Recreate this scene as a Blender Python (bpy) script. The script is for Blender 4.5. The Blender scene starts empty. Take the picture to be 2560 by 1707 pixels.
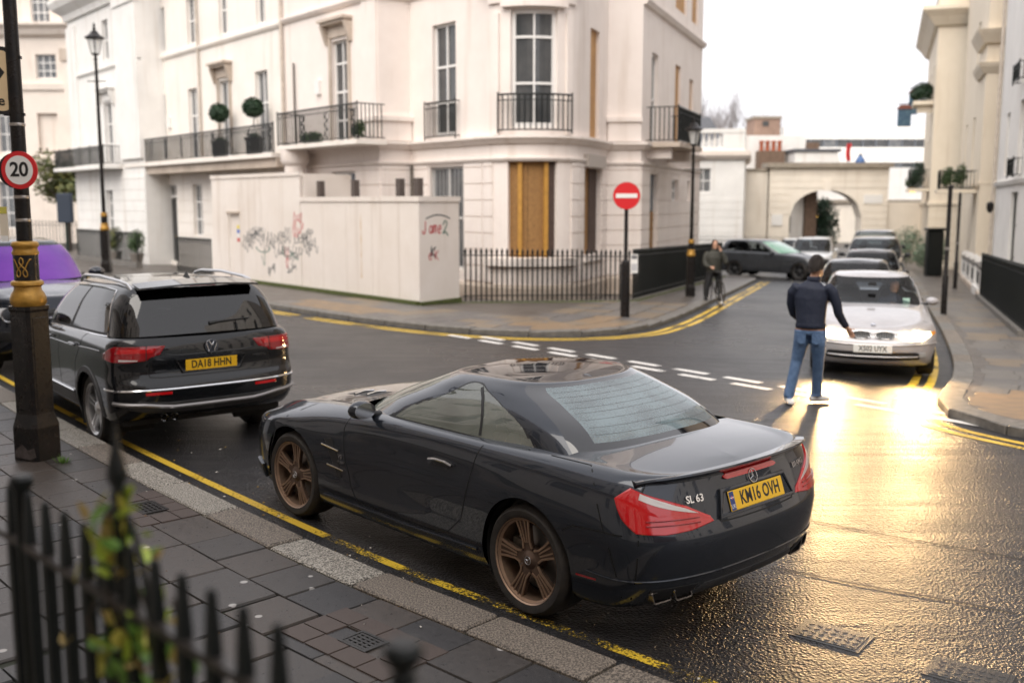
import bpy, bmesh, math, random
import numpy as np
from mathutils import Vector, Matrix
random.seed(7)
R = math.radians
SC = bpy.context.scene
COL = SC.collection
# ------------------------------------------------------------------ camera
cd = bpy.data.cameras.new("camera"); cam = bpy.data.objects.new("camera", cd); COL.objects.link(cam)
cam.location = (0, 0, 2.39); cam.rotation_euler = (R(90-7.75), 0, 0)
cd.lens = 36; cd.sensor_width = 36; cd.clip_start = 0.05; cd.clip_end = 2000
cd.dof.use_dof = True; cd.dof.focus_distance = 6.3; cd.dof.aperture_fstop = 1.5
SC.camera = cam
# ------------------------------------------------------------------ sky and sun (bright overcast, soft light from the clouds behind the camera)
SUN_EL, SUN_AZ = 48.0, 205.0            # azimuth measured from +Y towards +X
wd = bpy.data.worlds.new("World"); SC.world = wd; wd.use_nodes = True
nt = wd.node_tree; nt.nodes.clear()
o_ = nt.nodes.new("ShaderNodeOutputWorld"); bg = nt.nodes.new("ShaderNodeBackground")
sk = nt.nodes.new("ShaderNodeTexSky"); sk.sky_type = 'NISHITA'; sk.sun_disc = False
sk.sun_elevation = R(SUN_EL); sk.sun_rotation = R(SUN_AZ); sk.dust_density = 3.0; sk.air_density = 1.0
hs = nt.nodes.new("ShaderNodeHueSaturation"); hs.inputs['Saturation'].default_value = 0.25
mx = nt.nodes.new("ShaderNodeMix"); mx.data_type = 'RGBA'; mx.inputs[0].default_value = 0.85
mx.inputs[7].default_value = (8.6, 8.45, 8.75, 1)
nt.links.new(sk.outputs[0], hs.inputs['Color']); nt.links.new(hs.outputs[0], mx.inputs[6])
nt.links.new(mx.outputs[2], bg.inputs[0]); bg.inputs[1].default_value = 0.068
nt.links.new(bg.outputs[0], o_.inputs[0])
sl = bpy.data.lights.new("sun", 'SUN'); so = bpy.data.objects.new("sun", sl); COL.objects.link(so)
sl.energy = 1.5; sl.angle = R(60); sl.color = (1.0, 0.93, 0.84)
sd = Vector((math.sin(R(SUN_AZ))*math.cos(R(SUN_EL)), math.cos(R(SUN_AZ))*math.cos(R(SUN_EL)), math.sin(R(SUN_EL))))
so.rotation_euler = sd.to_track_quat('Z', 'Y').to_euler(); so.location = sd*60
SC.view_settings.view_transform = 'Standard'; SC.view_settings.look = 'None'
SC.view_settings.exposure = 1.25; SC.view_settings.gamma = 1.0
SC.cycles.use_denoising = True
SC.cycles.max_bounces = 8; SC.cycles.glossy_bounces = 4; SC.cycles.transmission_bounces = 6; SC.cycles.transparent_max_bounces = 8
SC.cycles.sample_clamp_indirect = 6.0
SC.cycles.caustics_reflective = False; SC.cycles.caustics_refractive = False
# ------------------------------------------------------------------ helpers: materials
MATS = {}
def mat(name, col, rough=0.5, metal=0.0, spec=0.5, var=0.0, vscale=6.0, bump=0.0, bscale=60.0, coat=0.0, coatr=0.03,
        emit=None, estr=0.0, trans=0.0, alpha=1.0, col2=None, rvar=0.0, bdist=0.01, detail=6.0):
    """procedural principled material: colour varied by noise between col and col2 (or darker col), rough variation, noise bump"""
    if name in MATS: return MATS[name]
    m = bpy.data.materials.new(name); m.use_nodes = True
    n = m.node_tree.nodes; l = m.node_tree.links; b = n['Principled BSDF']
    c = tuple(col)+(1,)
    b.inputs['Base Color'].default_value = c; b.inputs['Roughness'].default_value = rough
    b.inputs['Metallic'].default_value = metal; b.inputs['Specular IOR Level'].default_value = spec
    b.inputs['Coat Weight'].default_value = coat; b.inputs['Coat Roughness'].default_value = coatr
    b.inputs['Transmission Weight'].default_value = trans; b.inputs['Alpha'].default_value = alpha
    if emit: b.inputs['Emission Color'].default_value = tuple(emit)+(1,); b.inputs['Emission Strength'].default_value = estr
    if var or bump or rvar:
        tc = n.new('ShaderNodeTexCoord')
    if var or rvar:
        nz = n.new('ShaderNodeTexNoise'); nz.inputs['Scale'].default_value = vscale; nz.inputs['Detail'].default_value = detail
        nz.inputs['Roughness'].default_value = 0.65
        l.new(tc.outputs['Object'], nz.inputs['Vector'])
    if var:
        cr = n.new('ShaderNodeValToRGB'); cr.color_ramp.elements[0].position = 0.32; cr.color_ramp.elements[1].position = 0.68
        c2 = col2 if col2 else tuple(x*(1-var) for x in col)
        cr.color_ramp.elements[0].color = tuple(c2)+(1,); cr.color_ramp.elements[1].color = c
        l.new(nz.outputs['Fac'], cr.inputs[0]); l.new(cr.outputs[0], b.inputs['Base Color'])
    if rvar:
        mr = n.new('ShaderNodeMapRange'); mr.inputs[1].default_value = 0.3; mr.inputs[2].default_value = 0.7
        mr.inputs[3].default_value = max(0.02, rough-rvar); mr.inputs[4].default_value = min(1, rough+rvar)
        l.new(nz.outputs['Fac'], mr.inputs[0]); l.new(mr.outputs[0], b.inputs['Roughness'])
    if bump:
        nb = n.new('ShaderNodeTexNoise'); nb.inputs['Scale'].default_value = bscale; nb.inputs['Detail'].default_value = 4
        l.new(tc.outputs['Object'], nb.inputs['Vector'])
        bp = n.new('ShaderNodeBump'); bp.inputs['Strength'].default_value = bump; bp.inputs['Distance'].default_value = bdist
        l.new(nb.outputs['Fac'], bp.inputs['Height']); l.new(bp.outputs[0], b.inputs['Normal'])
    MATS[name] = m
    return m
def nodes_of(m): return m.node_tree.nodes, m.node_tree.links, m.node_tree.nodes['Principled BSDF']
# ------------------------------------------------------------------ helpers: meshes
class MB:
    def __init__(s): s.v = []; s.f = []; s.mi = []; s.cur = 0
    def add(s, vs, fs):
        k = len(s.v); s.v += [tuple(p) for p in vs]
        for f in fs: s.f.append(tuple(k+i for i in f)); s.mi.append(s.cur)
        return s
    def box(s, a, b):
        x0, y0, z0 = a; x1, y1, z1 = b
        return s.add([(x0,y0,z0),(x1,y0,z0),(x1,y1,z0),(x0,y1,z0),(x0,y0,z1),(x1,y0,z1),(x1,y1,z1),(x0,y1,z1)],
                     [(0,3,2,1),(4,5,6,7),(0,1,5,4),(1,2,6,5),(2,3,7,6),(3,0,4,7)])
    def bbox(s, a, b, r):
        """box with chamfered top/bottom/vertical edges"""
        x0, y0, z0 = a; x1, y1, z1 = b
        def ring(i, z): return [(x0+i+r*0, y0+i+r, z),(x0+i+r, y0+i, z),(x1-i-r, y0+i, z),(x1-i, y0+i+r, z),(x1-i, y1-i-r, z),(x1-i-r, y1-i, z),(x0+i+r, y1-i, z),(x0+i, y1-i-r, z)]
        return s.loft([ring(r, z0), ring(0, z0+r), ring(0, z1-r), ring(r, z1)], cap=True)
    def loft(s, rings, cap=True, close=True):
        n = len(rings[0]); k = len(s.v)
        for r in rings: s.v += [tuple(p) for p in r]
        for j in range(len(rings)-1):
            for i in range(n if close else n-1):
                a = k+j*n+i; b = k+j*n+(i+1) % n
                s.f.append((a, b, b+n, a+n)); s.mi.append(s.cur)
        if cap:
            s.f.append(tuple(k+i for i in reversed(range(n)))); s.mi.append(s.cur)
            s.f.append(tuple(k+(len(rings)-1)*n+i for i in range(n))); s.mi.append(s.cur)
        return s
    def lathe(s, prof, n=16, c=(0,0,0), axis='z', cap=True, phase=0.0):
        rings = []
        for r, h in prof:
            ring = []
            for i in range(n):
                a = 2*math.pi*i/n+phase
                p = (r*math.cos(a), r*math.sin(a), h)
                if axis == 'x': p = (p[2], p[0], p[1])
                elif axis == 'y': p = (p[1], p[2], p[0])
                ring.append((p[0]+c[0], p[1]+c[1], p[2]+c[2]))
            rings.append(ring)
        return s.loft(rings, cap)
    def tube(s, pts, r, n=8, cap=True, closed=False):
        pts = [Vector(p) for p in pts]; rings = []
        rr = r if isinstance(r, (list, tuple)) else [r]*len(pts)
        up = Vector((0,0,1)); prev = None
        for i, p in enumerate(pts):
            if closed: t = pts[(i+1) % len(pts)]-pts[i-1]
            else: t = pts[min(i+1, len(pts)-1)]-pts[max(i-1, 0)]
            t = t.normalized() if t.length > 1e-9 else up
            if prev is None:
                a = t.cross(up)
                if a.length < 1e-3: a = t.cross(Vector((1,0,0)))
            else: a = prev-t*prev.dot(t)
            a.normalize(); prev = a; b = t.cross(a)
            rings.append([p+(a*math.cos(2*math.pi*k/n)+b*math.sin(2*math.pi*k/n))*rr[i] for k in range(n)])
        if closed: rings.append(rings[0]); cap = False
        return s.loft(rings, cap)
    def ribbon(s, pts, nrm, w):
        pts = [Vector(p) for p in pts]; L = []; Rr = []
        for i, p in enumerate(pts):
            t = (pts[min(i+1, len(pts)-1)]-pts[max(i-1, 0)]).normalized(); a = t.cross(Vector(nrm)).normalized()*w/2
            L.append(p+a); Rr.append(p-a)
        k = len(s.v); s.v += [tuple(p) for p in L]+[tuple(p) for p in Rr]; n = len(pts)
        for i in range(n-1): s.f.append((k+i, k+n+i, k+n+i+1, k+i+1)); s.mi.append(s.cur)
        return s
    def prism(s, poly, z0, z1):
        return s.loft([[(x, y, z0) for x, y in poly], [(x, y, z1) for x, y in poly]])
    def sphere(s, c, r, nu=16, nv=10):
        rx, ry, rz = r if isinstance(r, (list, tuple)) else (r, r, r)
        rings = []
        for j in range(1, nv):
            a = math.pi*j/nv
            rings.append([(c[0]+rx*math.sin(a)*math.cos(2*math.pi*i/nu), c[1]+ry*math.sin(a)*math.sin(2*math.pi*i/nu), c[2]-rz*math.cos(a)) for i in range(nu)])
        return s.loft(rings)
    def xf(s, M):
        s.v = [tuple(M @ Vector(p)) for p in s.v]; return s
    def build(s, name, m, parent=None, smooth=None, tag=None):
        me = bpy.data.meshes.new(name); me.from_pydata(s.v, [], s.f)
        ms = m if isinstance(m, (list, tuple)) else [m]
        for q in ms: me.materials.append(q)
        if len(ms) > 1: me.polygons.foreach_set('material_index', s.mi)
        return finish(name, me, parent, smooth)
def finish(name, me, parent=None, smooth=None):
    me.validate(); me.update()
    if smooth is not None:
        me.shade_smooth(); me.set_sharp_from_angle(angle=R(smooth))
    o = bpy.data.objects.new(name, me); COL.objects.link(o)
    if parent: o.parent = parent
    return o
def fixnorm(o):
    bm = bmesh.new(); bm.from_mesh(o.data); bmesh.ops.recalc_face_normals(bm, faces=bm.faces); bm.to_mesh(o.data); bm.free(); return o
def tag(o, label, cat, group=None):
    o['label'] = label; o['category'] = cat
    if group: o['group'] = group
    return o
def struct(o): o['kind'] = 'structure'; return o
def empty(name, loc=(0,0,0), rz=0.0, label=None, cat=None, group=None):
    o = bpy.data.objects.new(name, None); COL.objects.link(o); o.location = loc; o.rotation_euler = (0, 0, rz)
    if label: tag(o, label, cat, group)
    return o
def inst(me, name, parent, loc=(0,0,0), rz=0.0, sc=(1,1,1), rot=None):
    o = bpy.data.objects.new(name, me); COL.objects.link(o); o.parent = parent; o.location = loc
    o.rotation_euler = rot if rot else (0, 0, rz); o.scale = sc
    return o
def text_mesh(txt, size, ext=0.002, off=0.0, align='CENTER', sx=1.0, spacing=1.0):
    c = bpy.data.curves.new("t", 'FONT'); c.body = txt; c.size = size; c.extrude = ext; c.offset = off
    c.align_x = align; c.align_y = 'CENTER'; c.resolution_u = 3; c.space_character = spacing
    o = bpy.data.objects.new("t", c); COL.objects.link(o)
    dg = bpy.context.evaluated_depsgraph_get()
    me = bpy.data.meshes.new_from_object(o.evaluated_get(dg))
    bpy.data.objects.remove(o); bpy.data.curves.remove(c)
    if sx != 1.0:
        for v in me.vertices: v.co.x *= sx
    return me
def text_obj(name, txt, size, m, parent, M, **k):
    """text lying in its local XY plane, moved by matrix M into the parent's space"""
    me = text_mesh(txt, size, **k); me.transform(M); me.materials.clear(); me.materials.append(m); me.name = name
    return finish(name, me, parent)
def frame_mat(origin, xdir, ydir):
    x = Vector(xdir).normalized(); y = Vector(ydir); y = (y-x*y.dot(x)).normalized(); z = x.cross(y)
    return Matrix(((x.x,y.x,z.x,origin[0]),(x.y,y.y,z.y,origin[1]),(x.z,y.z,z.z,origin[2]),(0,0,0,1)))
def gz(x, y): return -0.029*min(45.0, max(0.0, .771*x+.636*y-10))
UA = (-.636, .771); NA = (.771, .636); UB = (.355, .935); UR = (.34, .94); NR = (.94, -.34)
class Curve2:
    """smooth plan curve through points, by arc length"""
    def __init__(s, pts, n=12):
        P = [Vector(p) for p in pts]; out = []
        for i in range(len(P)-1):
            p0, p1, p2, p3 = P[max(i-1, 0)], P[i], P[i+1], P[min(i+2, len(P)-1)]
            for k in range(n):
                t = k/n
                out.append(0.5*((2*p1)+(p2-p0)*t+(2*p0-5*p1+4*p2-p3)*t*t+(3*p1-p0-3*p2+p3)*t**3))
        out.append(P[-1]); s.p = out; s.s = [0.0]
        for a, b in zip(out, out[1:]): s.s.append(s.s[-1]+(b-a).length)
        s.L = s.s[-1]
    def at(s, q, d=0.0):
        q = max(0, min(s.L-1e-6, q)); i = max(0, int(np.searchsorted(s.s, q))-1)
        a, b = s.p[i], s.p[i+1]; t = (q-s.s[i])/max(1e-9, s.s[i+1]-s.s[i]); p = a.lerp(b, t)
        u = (b-a).normalized(); n = Vector((-u.y, u.x))       # left normal
        return p+n*d, math.atan2(u.y, u.x)
# ------------------------------------------------------------------ ground materials
def asphalt_mat():
    m = mat('wet_asphalt', (.040,.040,.043), .38, spec=.5)
    n, l, b = nodes_of(m)
    tc = n.new('ShaderNodeTexCoord')
    def noise(sc, det=4, rough=.6, vec=None):
        q = n.new('ShaderNodeTexNoise'); q.inputs['Scale'].default_value = sc; q.inputs['Detail'].default_value = det; q.inputs['Roughness'].default_value = rough
        l.new(vec if vec else tc.outputs['Object'], q.inputs['Vector']); return q
    big = noise(.35, 4); grain = noise(50, 2, .6); mid = noise(5, 5)
    vo = n.new('ShaderNodeTexVoronoi'); vo.inputs['Scale'].default_value = 58; l.new(tc.outputs['Object'], vo.inputs['Vector'])
    cr = n.new('ShaderNodeValToRGB'); e = cr.color_ramp.elements
    e[0].position = .30; e[0].color = (.007,.007,.009,1); e[1].position = .75; e[1].color = (.034,.033,.034,1)
    mx = n.new('ShaderNodeMix'); mx.data_type = 'FLOAT'; mx.inputs[0].default_value = .5
    l.new(grain.outputs['Fac'], mx.inputs[2]); l.new(mid.outputs['Fac'], mx.inputs[3]); l.new(mx.outputs[0], cr.inputs[0]); l.new(cr.outputs[0], b.inputs['Base Color'])
    mr = n.new('ShaderNodeMapRange'); mr.inputs[1].default_value = .35; mr.inputs[2].default_value = .65; mr.inputs[3].default_value = .26; mr.inputs[4].default_value = .42
    l.new(big.outputs['Fac'], mr.inputs[0]); l.new(mr.outputs[0], b.inputs['Roughness'])
    mp = n.new('ShaderNodeMapping'); mp.inputs['Rotation'].default_value = (0,0,R(42)); mp.inputs['Scale'].default_value = (.22,2.6,1); l.new(tc.outputs['Object'], mp.inputs['Vector'])
    und = noise(1.3, 2, .5, mp.outputs[0])
    ad = n.new('ShaderNodeMath'); ad.operation = 'MULTIPLY_ADD'; ad.inputs[1].default_value = .6
    l.new(vo.outputs['Distance'], ad.inputs[0]); l.new(grain.outputs['Fac'], ad.inputs[2])
    b1 = n.new('ShaderNodeBump'); b1.inputs['Strength'].default_value = 1.0; b1.inputs['Distance'].default_value = .0105; l.new(ad.outputs[0], b1.inputs['Height'])
    b2 = n.new('ShaderNodeBump'); b2.inputs['Strength'].default_value = .55; b2.inputs['Distance'].default_value = .06; l.new(und.outputs['Fac'], b2.inputs['Height'])
    l.new(b2.outputs[0], b1.inputs['Normal']); l.new(b1.outputs[0], b.inputs['Normal'])
    return m
def spotted(name, c1, c2, rough, spots=.0, sscale=5.0, **k):
    """stone with pale gum / lichen spots"""
    m = mat(name, c1, rough, var=.5, col2=c2, **k)
    n, l, b = nodes_of(m)
    tc = n.new('ShaderNodeTexCoord'); geo = n.new('ShaderNodeNewGeometry')
    vo = n.new('ShaderNodeTexVoronoi'); vo.inputs['Scale'].default_value = sscale; l.new(geo.outputs['Position'], vo.inputs['Vector'])
    wn = n.new('ShaderNodeMapRange'); wn.inputs[1].default_value = .02*sscale*spots; wn.inputs[2].default_value = .026*sscale*spots; wn.inputs[3].default_value = 1; wn.inputs[4].default_value = 0
    l.new(vo.outputs['Distance'], wn.inputs[0])
    # keep only some of the cells
    sep = n.new('ShaderNodeSeparateColor'); l.new(vo.outputs['Color'], sep.inputs[0])
    th = n.new('ShaderNodeMath'); th.operation = 'GREATER_THAN'; th.inputs[1].default_value = .62; l.new(sep.outputs[0], th.inputs[0])
    ml = n.new('ShaderNodeMath'); ml.operation = 'MULTIPLY'; l.new(th.outputs[0], ml.inputs[0]); l.new(wn.outputs[0], ml.inputs[1])
    fine = n.new('ShaderNodeTexNoise'); fine.inputs['Scale'].default_value = 220; l.new(geo.outputs['Position'], fine.inputs['Vector'])
    fr = n.new('ShaderNodeMapRange'); fr.inputs[1].default_value = .68; fr.inputs[2].default_value = .74; l.new(fine.outputs['Fac'], fr.inputs[0])
    fm = n.new('ShaderNodeMath'); fm.operation = 'MULTIPLY_ADD'; fm.inputs[1].default_value = .45; l.new(fr.outputs[0], fm.inputs[0]); l.new(ml.outputs[0], fm.inputs[2])
    src = b.inputs['Base Color'].links[0].from_socket
    mx = n.new('ShaderNodeMix'); mx.data_type = 'RGBA'; mx.inputs[7].default_value = (.42,.40,.38,1)
    l.new(fm.outputs[0], mx.inputs[0]); l.new(src, mx.inputs[6]); l.new(mx.outputs[2], b.inputs['Base Color'])
    return m
def granite_mat(name, light, dark, mid):
    m = mat(name, light, .55, spec=.4)
    n, l, b = nodes_of(m); geo = n.new('ShaderNodeNewGeometry')
    nz = n.new('ShaderNodeTexNoise'); nz.inputs['Scale'].default_value = 95; nz.inputs['Detail'].default_value = 3; nz.inputs['Roughness'].default_value = .7
    l.new(geo.outputs['Position'], nz.inputs['Vector'])
    cr = n.new('ShaderNodeValToRGB'); e = cr.color_ramp.elements
    e[0].position = .42; e[0].color = tuple(dark)+(1,); e[1].position = .58; e[1].color = tuple(light)+(1,)
    q = e.new(.5); q.color = tuple(mid)+(1,)
    l.new(nz.outputs['Fac'], cr.inputs[0]); l.new(cr.outputs[0], b.inputs['Base Color'])
    bp = n.new('ShaderNodeBump'); bp.inputs['Strength'].default_value = .5; bp.inputs['Distance'].default_value = .006
    l.new(nz.outputs['Fac'], bp.inputs['Height']); l.new(bp.outputs[0], b.inputs['Normal'])
    return m
def worn_paint(name, col, thr, scale=38, big=1.2):
    """road paint worn through to the tar: alpha from two noises"""
    m = mat(name, col, .45, spec=.4)
    n, l, b = nodes_of(m); geo = n.new('ShaderNodeNewGeometry')
    a = n.new('ShaderNodeTexNoise'); a.inputs['Scale'].default_value = scale; a.inputs['Detail'].default_value = 5; a.inputs['Roughness'].default_value = .75
    c = n.new('ShaderNodeTexNoise'); c.inputs['Scale'].default_value = big; c.inputs['Detail'].default_value = 2
    l.new(geo.outputs['Position'], a.inputs['Vector']); l.new(geo.outputs['Position'], c.inputs['Vector'])
    s = n.new('ShaderNodeMath'); s.operation = 'ADD'; l.new(a.outputs['Fac'], s.inputs[0]); l.new(c.outputs['Fac'], s.inputs[1])
    r = n.new('ShaderNodeMapRange'); r.inputs[1].default_value = thr; r.inputs[2].default_value = thr+.08; l.new(s.outputs[0], r.inputs[0]); l.new(r.outputs[0], b.inputs['Alpha'])
    return m
ASPH = asphalt_mat()
FLAG = [spotted('flagstone_%s' % k, c1, c2, .34, 1.0, 5.0, vscale=9, bump=.35, bscale=160, bdist=.004, rvar=.1) for k, c1, c2 in
        (('grey', (.066,.057,.051), (.033,.029,.027)), ('warm', (.085,.068,.057), (.043,.036,.031)), ('dark', (.044,.041,.041), (.023,.022,.023)))]
YORK = spotted('york_stone', (.24,.19,.145), (.14,.115,.09), .4, 1.0, 4.0, vscale=5, bump=.3, bscale=120, bdist=.004)
JOINT = mat('joint_dirt', (.035,.034,.026), .8, var=.5, vscale=14, col2=(.022,.03,.012))
GRAN = [granite_mat('granite_pale', (.50,.46,.40), (.045,.043,.038), (.26,.235,.195)), granite_mat('granite_brown', (.30,.25,.20), (.06,.052,.044), (.16,.135,.11))]
KERBF = mat('kerb_weathered', (.20,.185,.165), .5, var=.5, vscale=7, bump=.4, bscale=90, bdist=.006, col2=(.09,.085,.078))
SLAB = [mat('paving_slab_%d' % i, c, .42, var=.4, vscale=4, bump=.3, bscale=80, bdist=.004, rvar=.1) for i, c in enumerate(((.17,.155,.14), (.22,.17,.12), (.14,.13,.125)))]
TAN = mat('tan_paving', (.27,.175,.095), .45, var=.45, vscale=2.5, bump=.3, bscale=80, bdist=.004, col2=(.15,.115,.08))
FARP = mat('far_pavement', (.125,.108,.095), .42, var=.45, vscale=1.2, bump=.3, bscale=60, bdist=.006, rvar=.12)
YEL = worn_paint('yellow_paint', (.70,.46,.05), .86)
YELW = worn_paint('yellow_paint_worn', (.78,.53,.05), .97, 60, 2.0)
WHI = worn_paint('white_paint', (.75,.73,.70), .84)
TARM = mat('tar_seam', (.018,.018,.018), .5, bump=.3, bscale=60)
MOSS = mat('moss', (.10,.12,.03), .9, var=.6, vscale=12, bump=.8, bscale=60, bdist=.02)
IRONC = mat('cast_iron_cover', (.03,.028,.026), .30, metal=.0, var=.5, vscale=20, bump=.3, bscale=90)
# ------------------------------------------------------------------ road sheet (one sheet to the horizon, tilting gently away past the junction)
mb = MB(); rows = [-260, -60, 10, 55, 420]; cols = [-420, -60, 0, 60, 420]
vs = []
for sN in rows:
    for t in cols:
        x = NA[0]*sN+UA[0]*t; y = NA[1]*sN+UA[1]*t; vs.append((x, y, gz(x, y)))
nc = len(cols)
mb.add(vs, [(j*nc+i, j*nc+i+1, (j+1)*nc+i+1, (j+1)*nc+i) for j in range(len(rows)-1) for i in range(nc-1)])
road = struct(fixnorm(mb.build('road', ASPH)))
if road.data.polygons[0].normal.z < 0: road.data.flip_normals()
# ------------------------------------------------------------------ kerb curves (pavement on the left of the direction of travel)
KN = Curve2([(8.2,-2.4),(5.9,-.2),(2.6,2.93),(.76,4.67),(-.05,5.43),(-1.33,6.69),(-3.73,9.41),(-6.2,12.4),(-12,19.6),(-24,34.3),(-40,53.7)])
KF = Curve2([(-31,54.2),(-18,38.4),(-9,27.5),(-5.43,23.17),(-3.24,20.76),(-1.52,19.28),(-.45,18.75),(.5,18.62),(1.5,18.95),(2.45,19.85),(3.2,21.4),(3.9,23.2),(5.85,28.92),(9.4,39.4),(9.75,41.0),(9.3,42.0),(8.0,42.6),(0,45.6)])
KR = Curve2([(25.5,67),(20,52),(14.09,35.64),(9.54,22.85),(7.31,16.87),(6.1,14.0),(5.2,12.3),(4.95,11.35),(5.15,10.5),(6.2,9.0),(8.7,6.2),(14,.2)])
def strip(name, C, s0, s1, d0, d1, dz, m, parent, step=.5):
    mb = MB(); n = max(2, int((s1-s0)/step)); v = []
    for i in range(n+1):
        q = s0+(s1-s0)*i/n
        for d in (d0, d1):
            p, a = C.at(q, d); v.append((p.x, p.y, gz(p.x, p.y)+dz))
    mb.add(v, [(2*i, 2*i+2, 2*i+3, 2*i+1) for i in range(n)])
    o = mb.build(name, m, parent)
    if len(o.data.polygons) and o.data.polygons[0].normal.z < 0: o.data.flip_normals()
    return o
def s_near(C, x, y):
    return min(range(0, int(C.L*20)), key=lambda k: (C.at(k/20)[0]-Vector((x, y))).length)/20
# near pavement
pn = struct(strip('near_pavement', KN, 0, KN.L, .02, 7.5, .082, JOINT, None))
kerb_me = MB().bbox((-.5,0,-.25), (.5,.28,0), .012).build('kerbstone', GRAN[0]).data
bpy.data.objects.remove(bpy.data.objects['kerbstone'])
kerb_me2 = kerb_me.copy(); kerb_me2.materials.clear(); kerb_me2.materials.append(GRAN[1])
kerb_me3 = kerb_me.copy(); kerb_me3.materials.clear(); kerb_me3.materials.append(KERBF)
def kerbs(C, s0, s1, parent, top, Lk, meshes, jit=.004, w=1.0, rnd=None):
    q = s0; rnd = rnd or random.Random(3)
    while q < s1:
        L = Lk*rnd.uniform(.9, 1.12); p, a = C.at(q+L/2, 0); p0, _ = C.at(q); p1, _ = C.at(q+L)
        a = math.atan2((p1-p0).y, (p1-p0).x); L2 = (p1-p0).length
        c = (p0+p1)/2
        o = inst(rnd.choice(meshes), 'kerbstone', parent, (c.x, c.y, gz(c.x, c.y)+top+rnd.uniform(-jit, jit)), a, (L2-.022, w, 1))
        q += L
sK0 = s_near(KN, 2.6, 2.93); sK1 = s_near(KN, -12, 19.6)
kerbs(KN, sK0, sK1, pn, .112, .92, [kerb_me, kerb_me2], rnd=random.Random(6))
struct_far = None
# flagstones of the near pavement
def flag_mesh(mats):
    out = []
    for m in mats:
        o = MB().bbox((-.5,-.5,-.03), (.5,.5,0), .012).build('flagstone', m); out.append(o.data); bpy.data.objects.remove(o)
    return out
FM = flag_mesh(FLAG); YM = flag_mesh([YORK]); SM = flag_mesh(SLAB+[TAN])
rnd = random.Random(11)
s0 = s_near(KN, .76, 4.67)-1.6
grate_spots = []
for r_ in range(6):
    d0 = .285+r_*.375; q = s0+(r_ % 2)*.2
    smax = s_near(KN, -6.6, 12.9) if r_ < 6 else s_near(KN, -4.5, 10.5)
    while q < smax:
        L = rnd.choice((.40,.41,.42,.60)) if r_ != 2 else .41
        p, a = KN.at(q+L/2, d0+.1875)
        inst(rnd.choice(FM), 'flagstone', pn, (p.x, p.y, .1+rnd.uniform(-.0025, .0025)), a, (L-.006, .369, 1),
             rot=(rnd.uniform(-.004,.004), rnd.uniform(-.004,.004), a))
        q += L
q = s0-1.2
while q < s_near(KN, -5, 11):
    L = rnd.uniform(.75, 1.05)
    for d0, wv in ((2.545, .62), (3.175, .75)):
        p, a = KN.at(q+L/2, d0+wv/2)
        inst(YM[0], 'york_slab', pn, (p.x, p.y, .101+rnd.uniform(-.002,.002)), a, (L-.01, wv-.01, 1))
    q += L
# yellow line beside the near kerb, worn away towards the camera
strip('yellow_line', KN, s_near(KN, -1.38, 7.06), sK1+8, -.33, -.255, .004, YEL, road, .4)
strip('yellow_line', KN, s_near(KN, .9, 4.6), s_near(KN, -1.42, 7.1), -.33, -.255, .004, YELW, road, .3)
# little service covers let into the pavement, with their brick surrounds
BRK = mat('paver_brown', (.088,.062,.050), .5, var=.4, vscale=20, bump=.3, bscale=120, bdist=.003)
brick_me = MB().bbox((-.5,-.5,-.03), (.5,.5,0), .02).build('brick', BRK).data; bpy.data.objects.remove(bpy.data.objects['brick'])
def cover(x, y, w, l, label, nb=True):
    q = s_near(KN, x, y); p0, a = KN.at(q); n = Vector((-math.sin(a), math.cos(a))); u = Vector((math.cos(a), math.sin(a)))
    e = empty('drain_cover', (x, y, .106), a, label, 'drain cover', 'service covers in the near pavement')
    mb = MB()
    mb.box((-l/2,-w/2,-.02), (l/2,-w/2+.018,.003)); mb.box((-l/2,w/2-.018,-.02), (l/2,w/2,.003)); mb.box((-l/2,-w/2,-.02), (-l/2+.018,w/2,.0031)); mb.box((l/2-.018,-w/2,-.02), (l/2,w/2,.0031))
    mb.build('frame', IRONC, e)
    bar = None
    for i in range(5):
        yy = -w/2+.03+(w-.06)*i/4
        o = MB().box((-l/2+.02,-.008,-.012), (l/2-.02,.008,.001)).build('grate_bar', IRONC, e); o.location = (0, yy, 0)
        o = MB().box((-.008,-w/2+.02,-.013), (.008,w/2-.02,.0)).build('grate_bar', IRONC, e); o.location = (-l/2+.03+(l-.06)*i/4, 0, 0)
    MB().box((-l/2,-w/2,-.03), (l/2,w/2,-.016)).build('tray', mat('pit_dark', (.012,.012,.012), .7), e)
    if nb:
        for i in range(-1, 3):
            for j in range(-1, 2):
                if i == 0 and j == 0: continue
                if abs(i*.215-.05) < .18 and j == 0: continue
                pp = Vector((x, y))+u*(i*.215-.1)+n*(j*.15)
                inst(brick_me, 'brick', pn, (pp.x, pp.y, .1055), a, (.21,.146,1))
    return e
cover(-.78, 5.12, .17, .22, 'small square iron drain grate in the pavement nearest the camera')
cover(-2.75, 7.50, .20, .30, 'iron service cover set in brown bricks beside the granite kerb')
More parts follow.
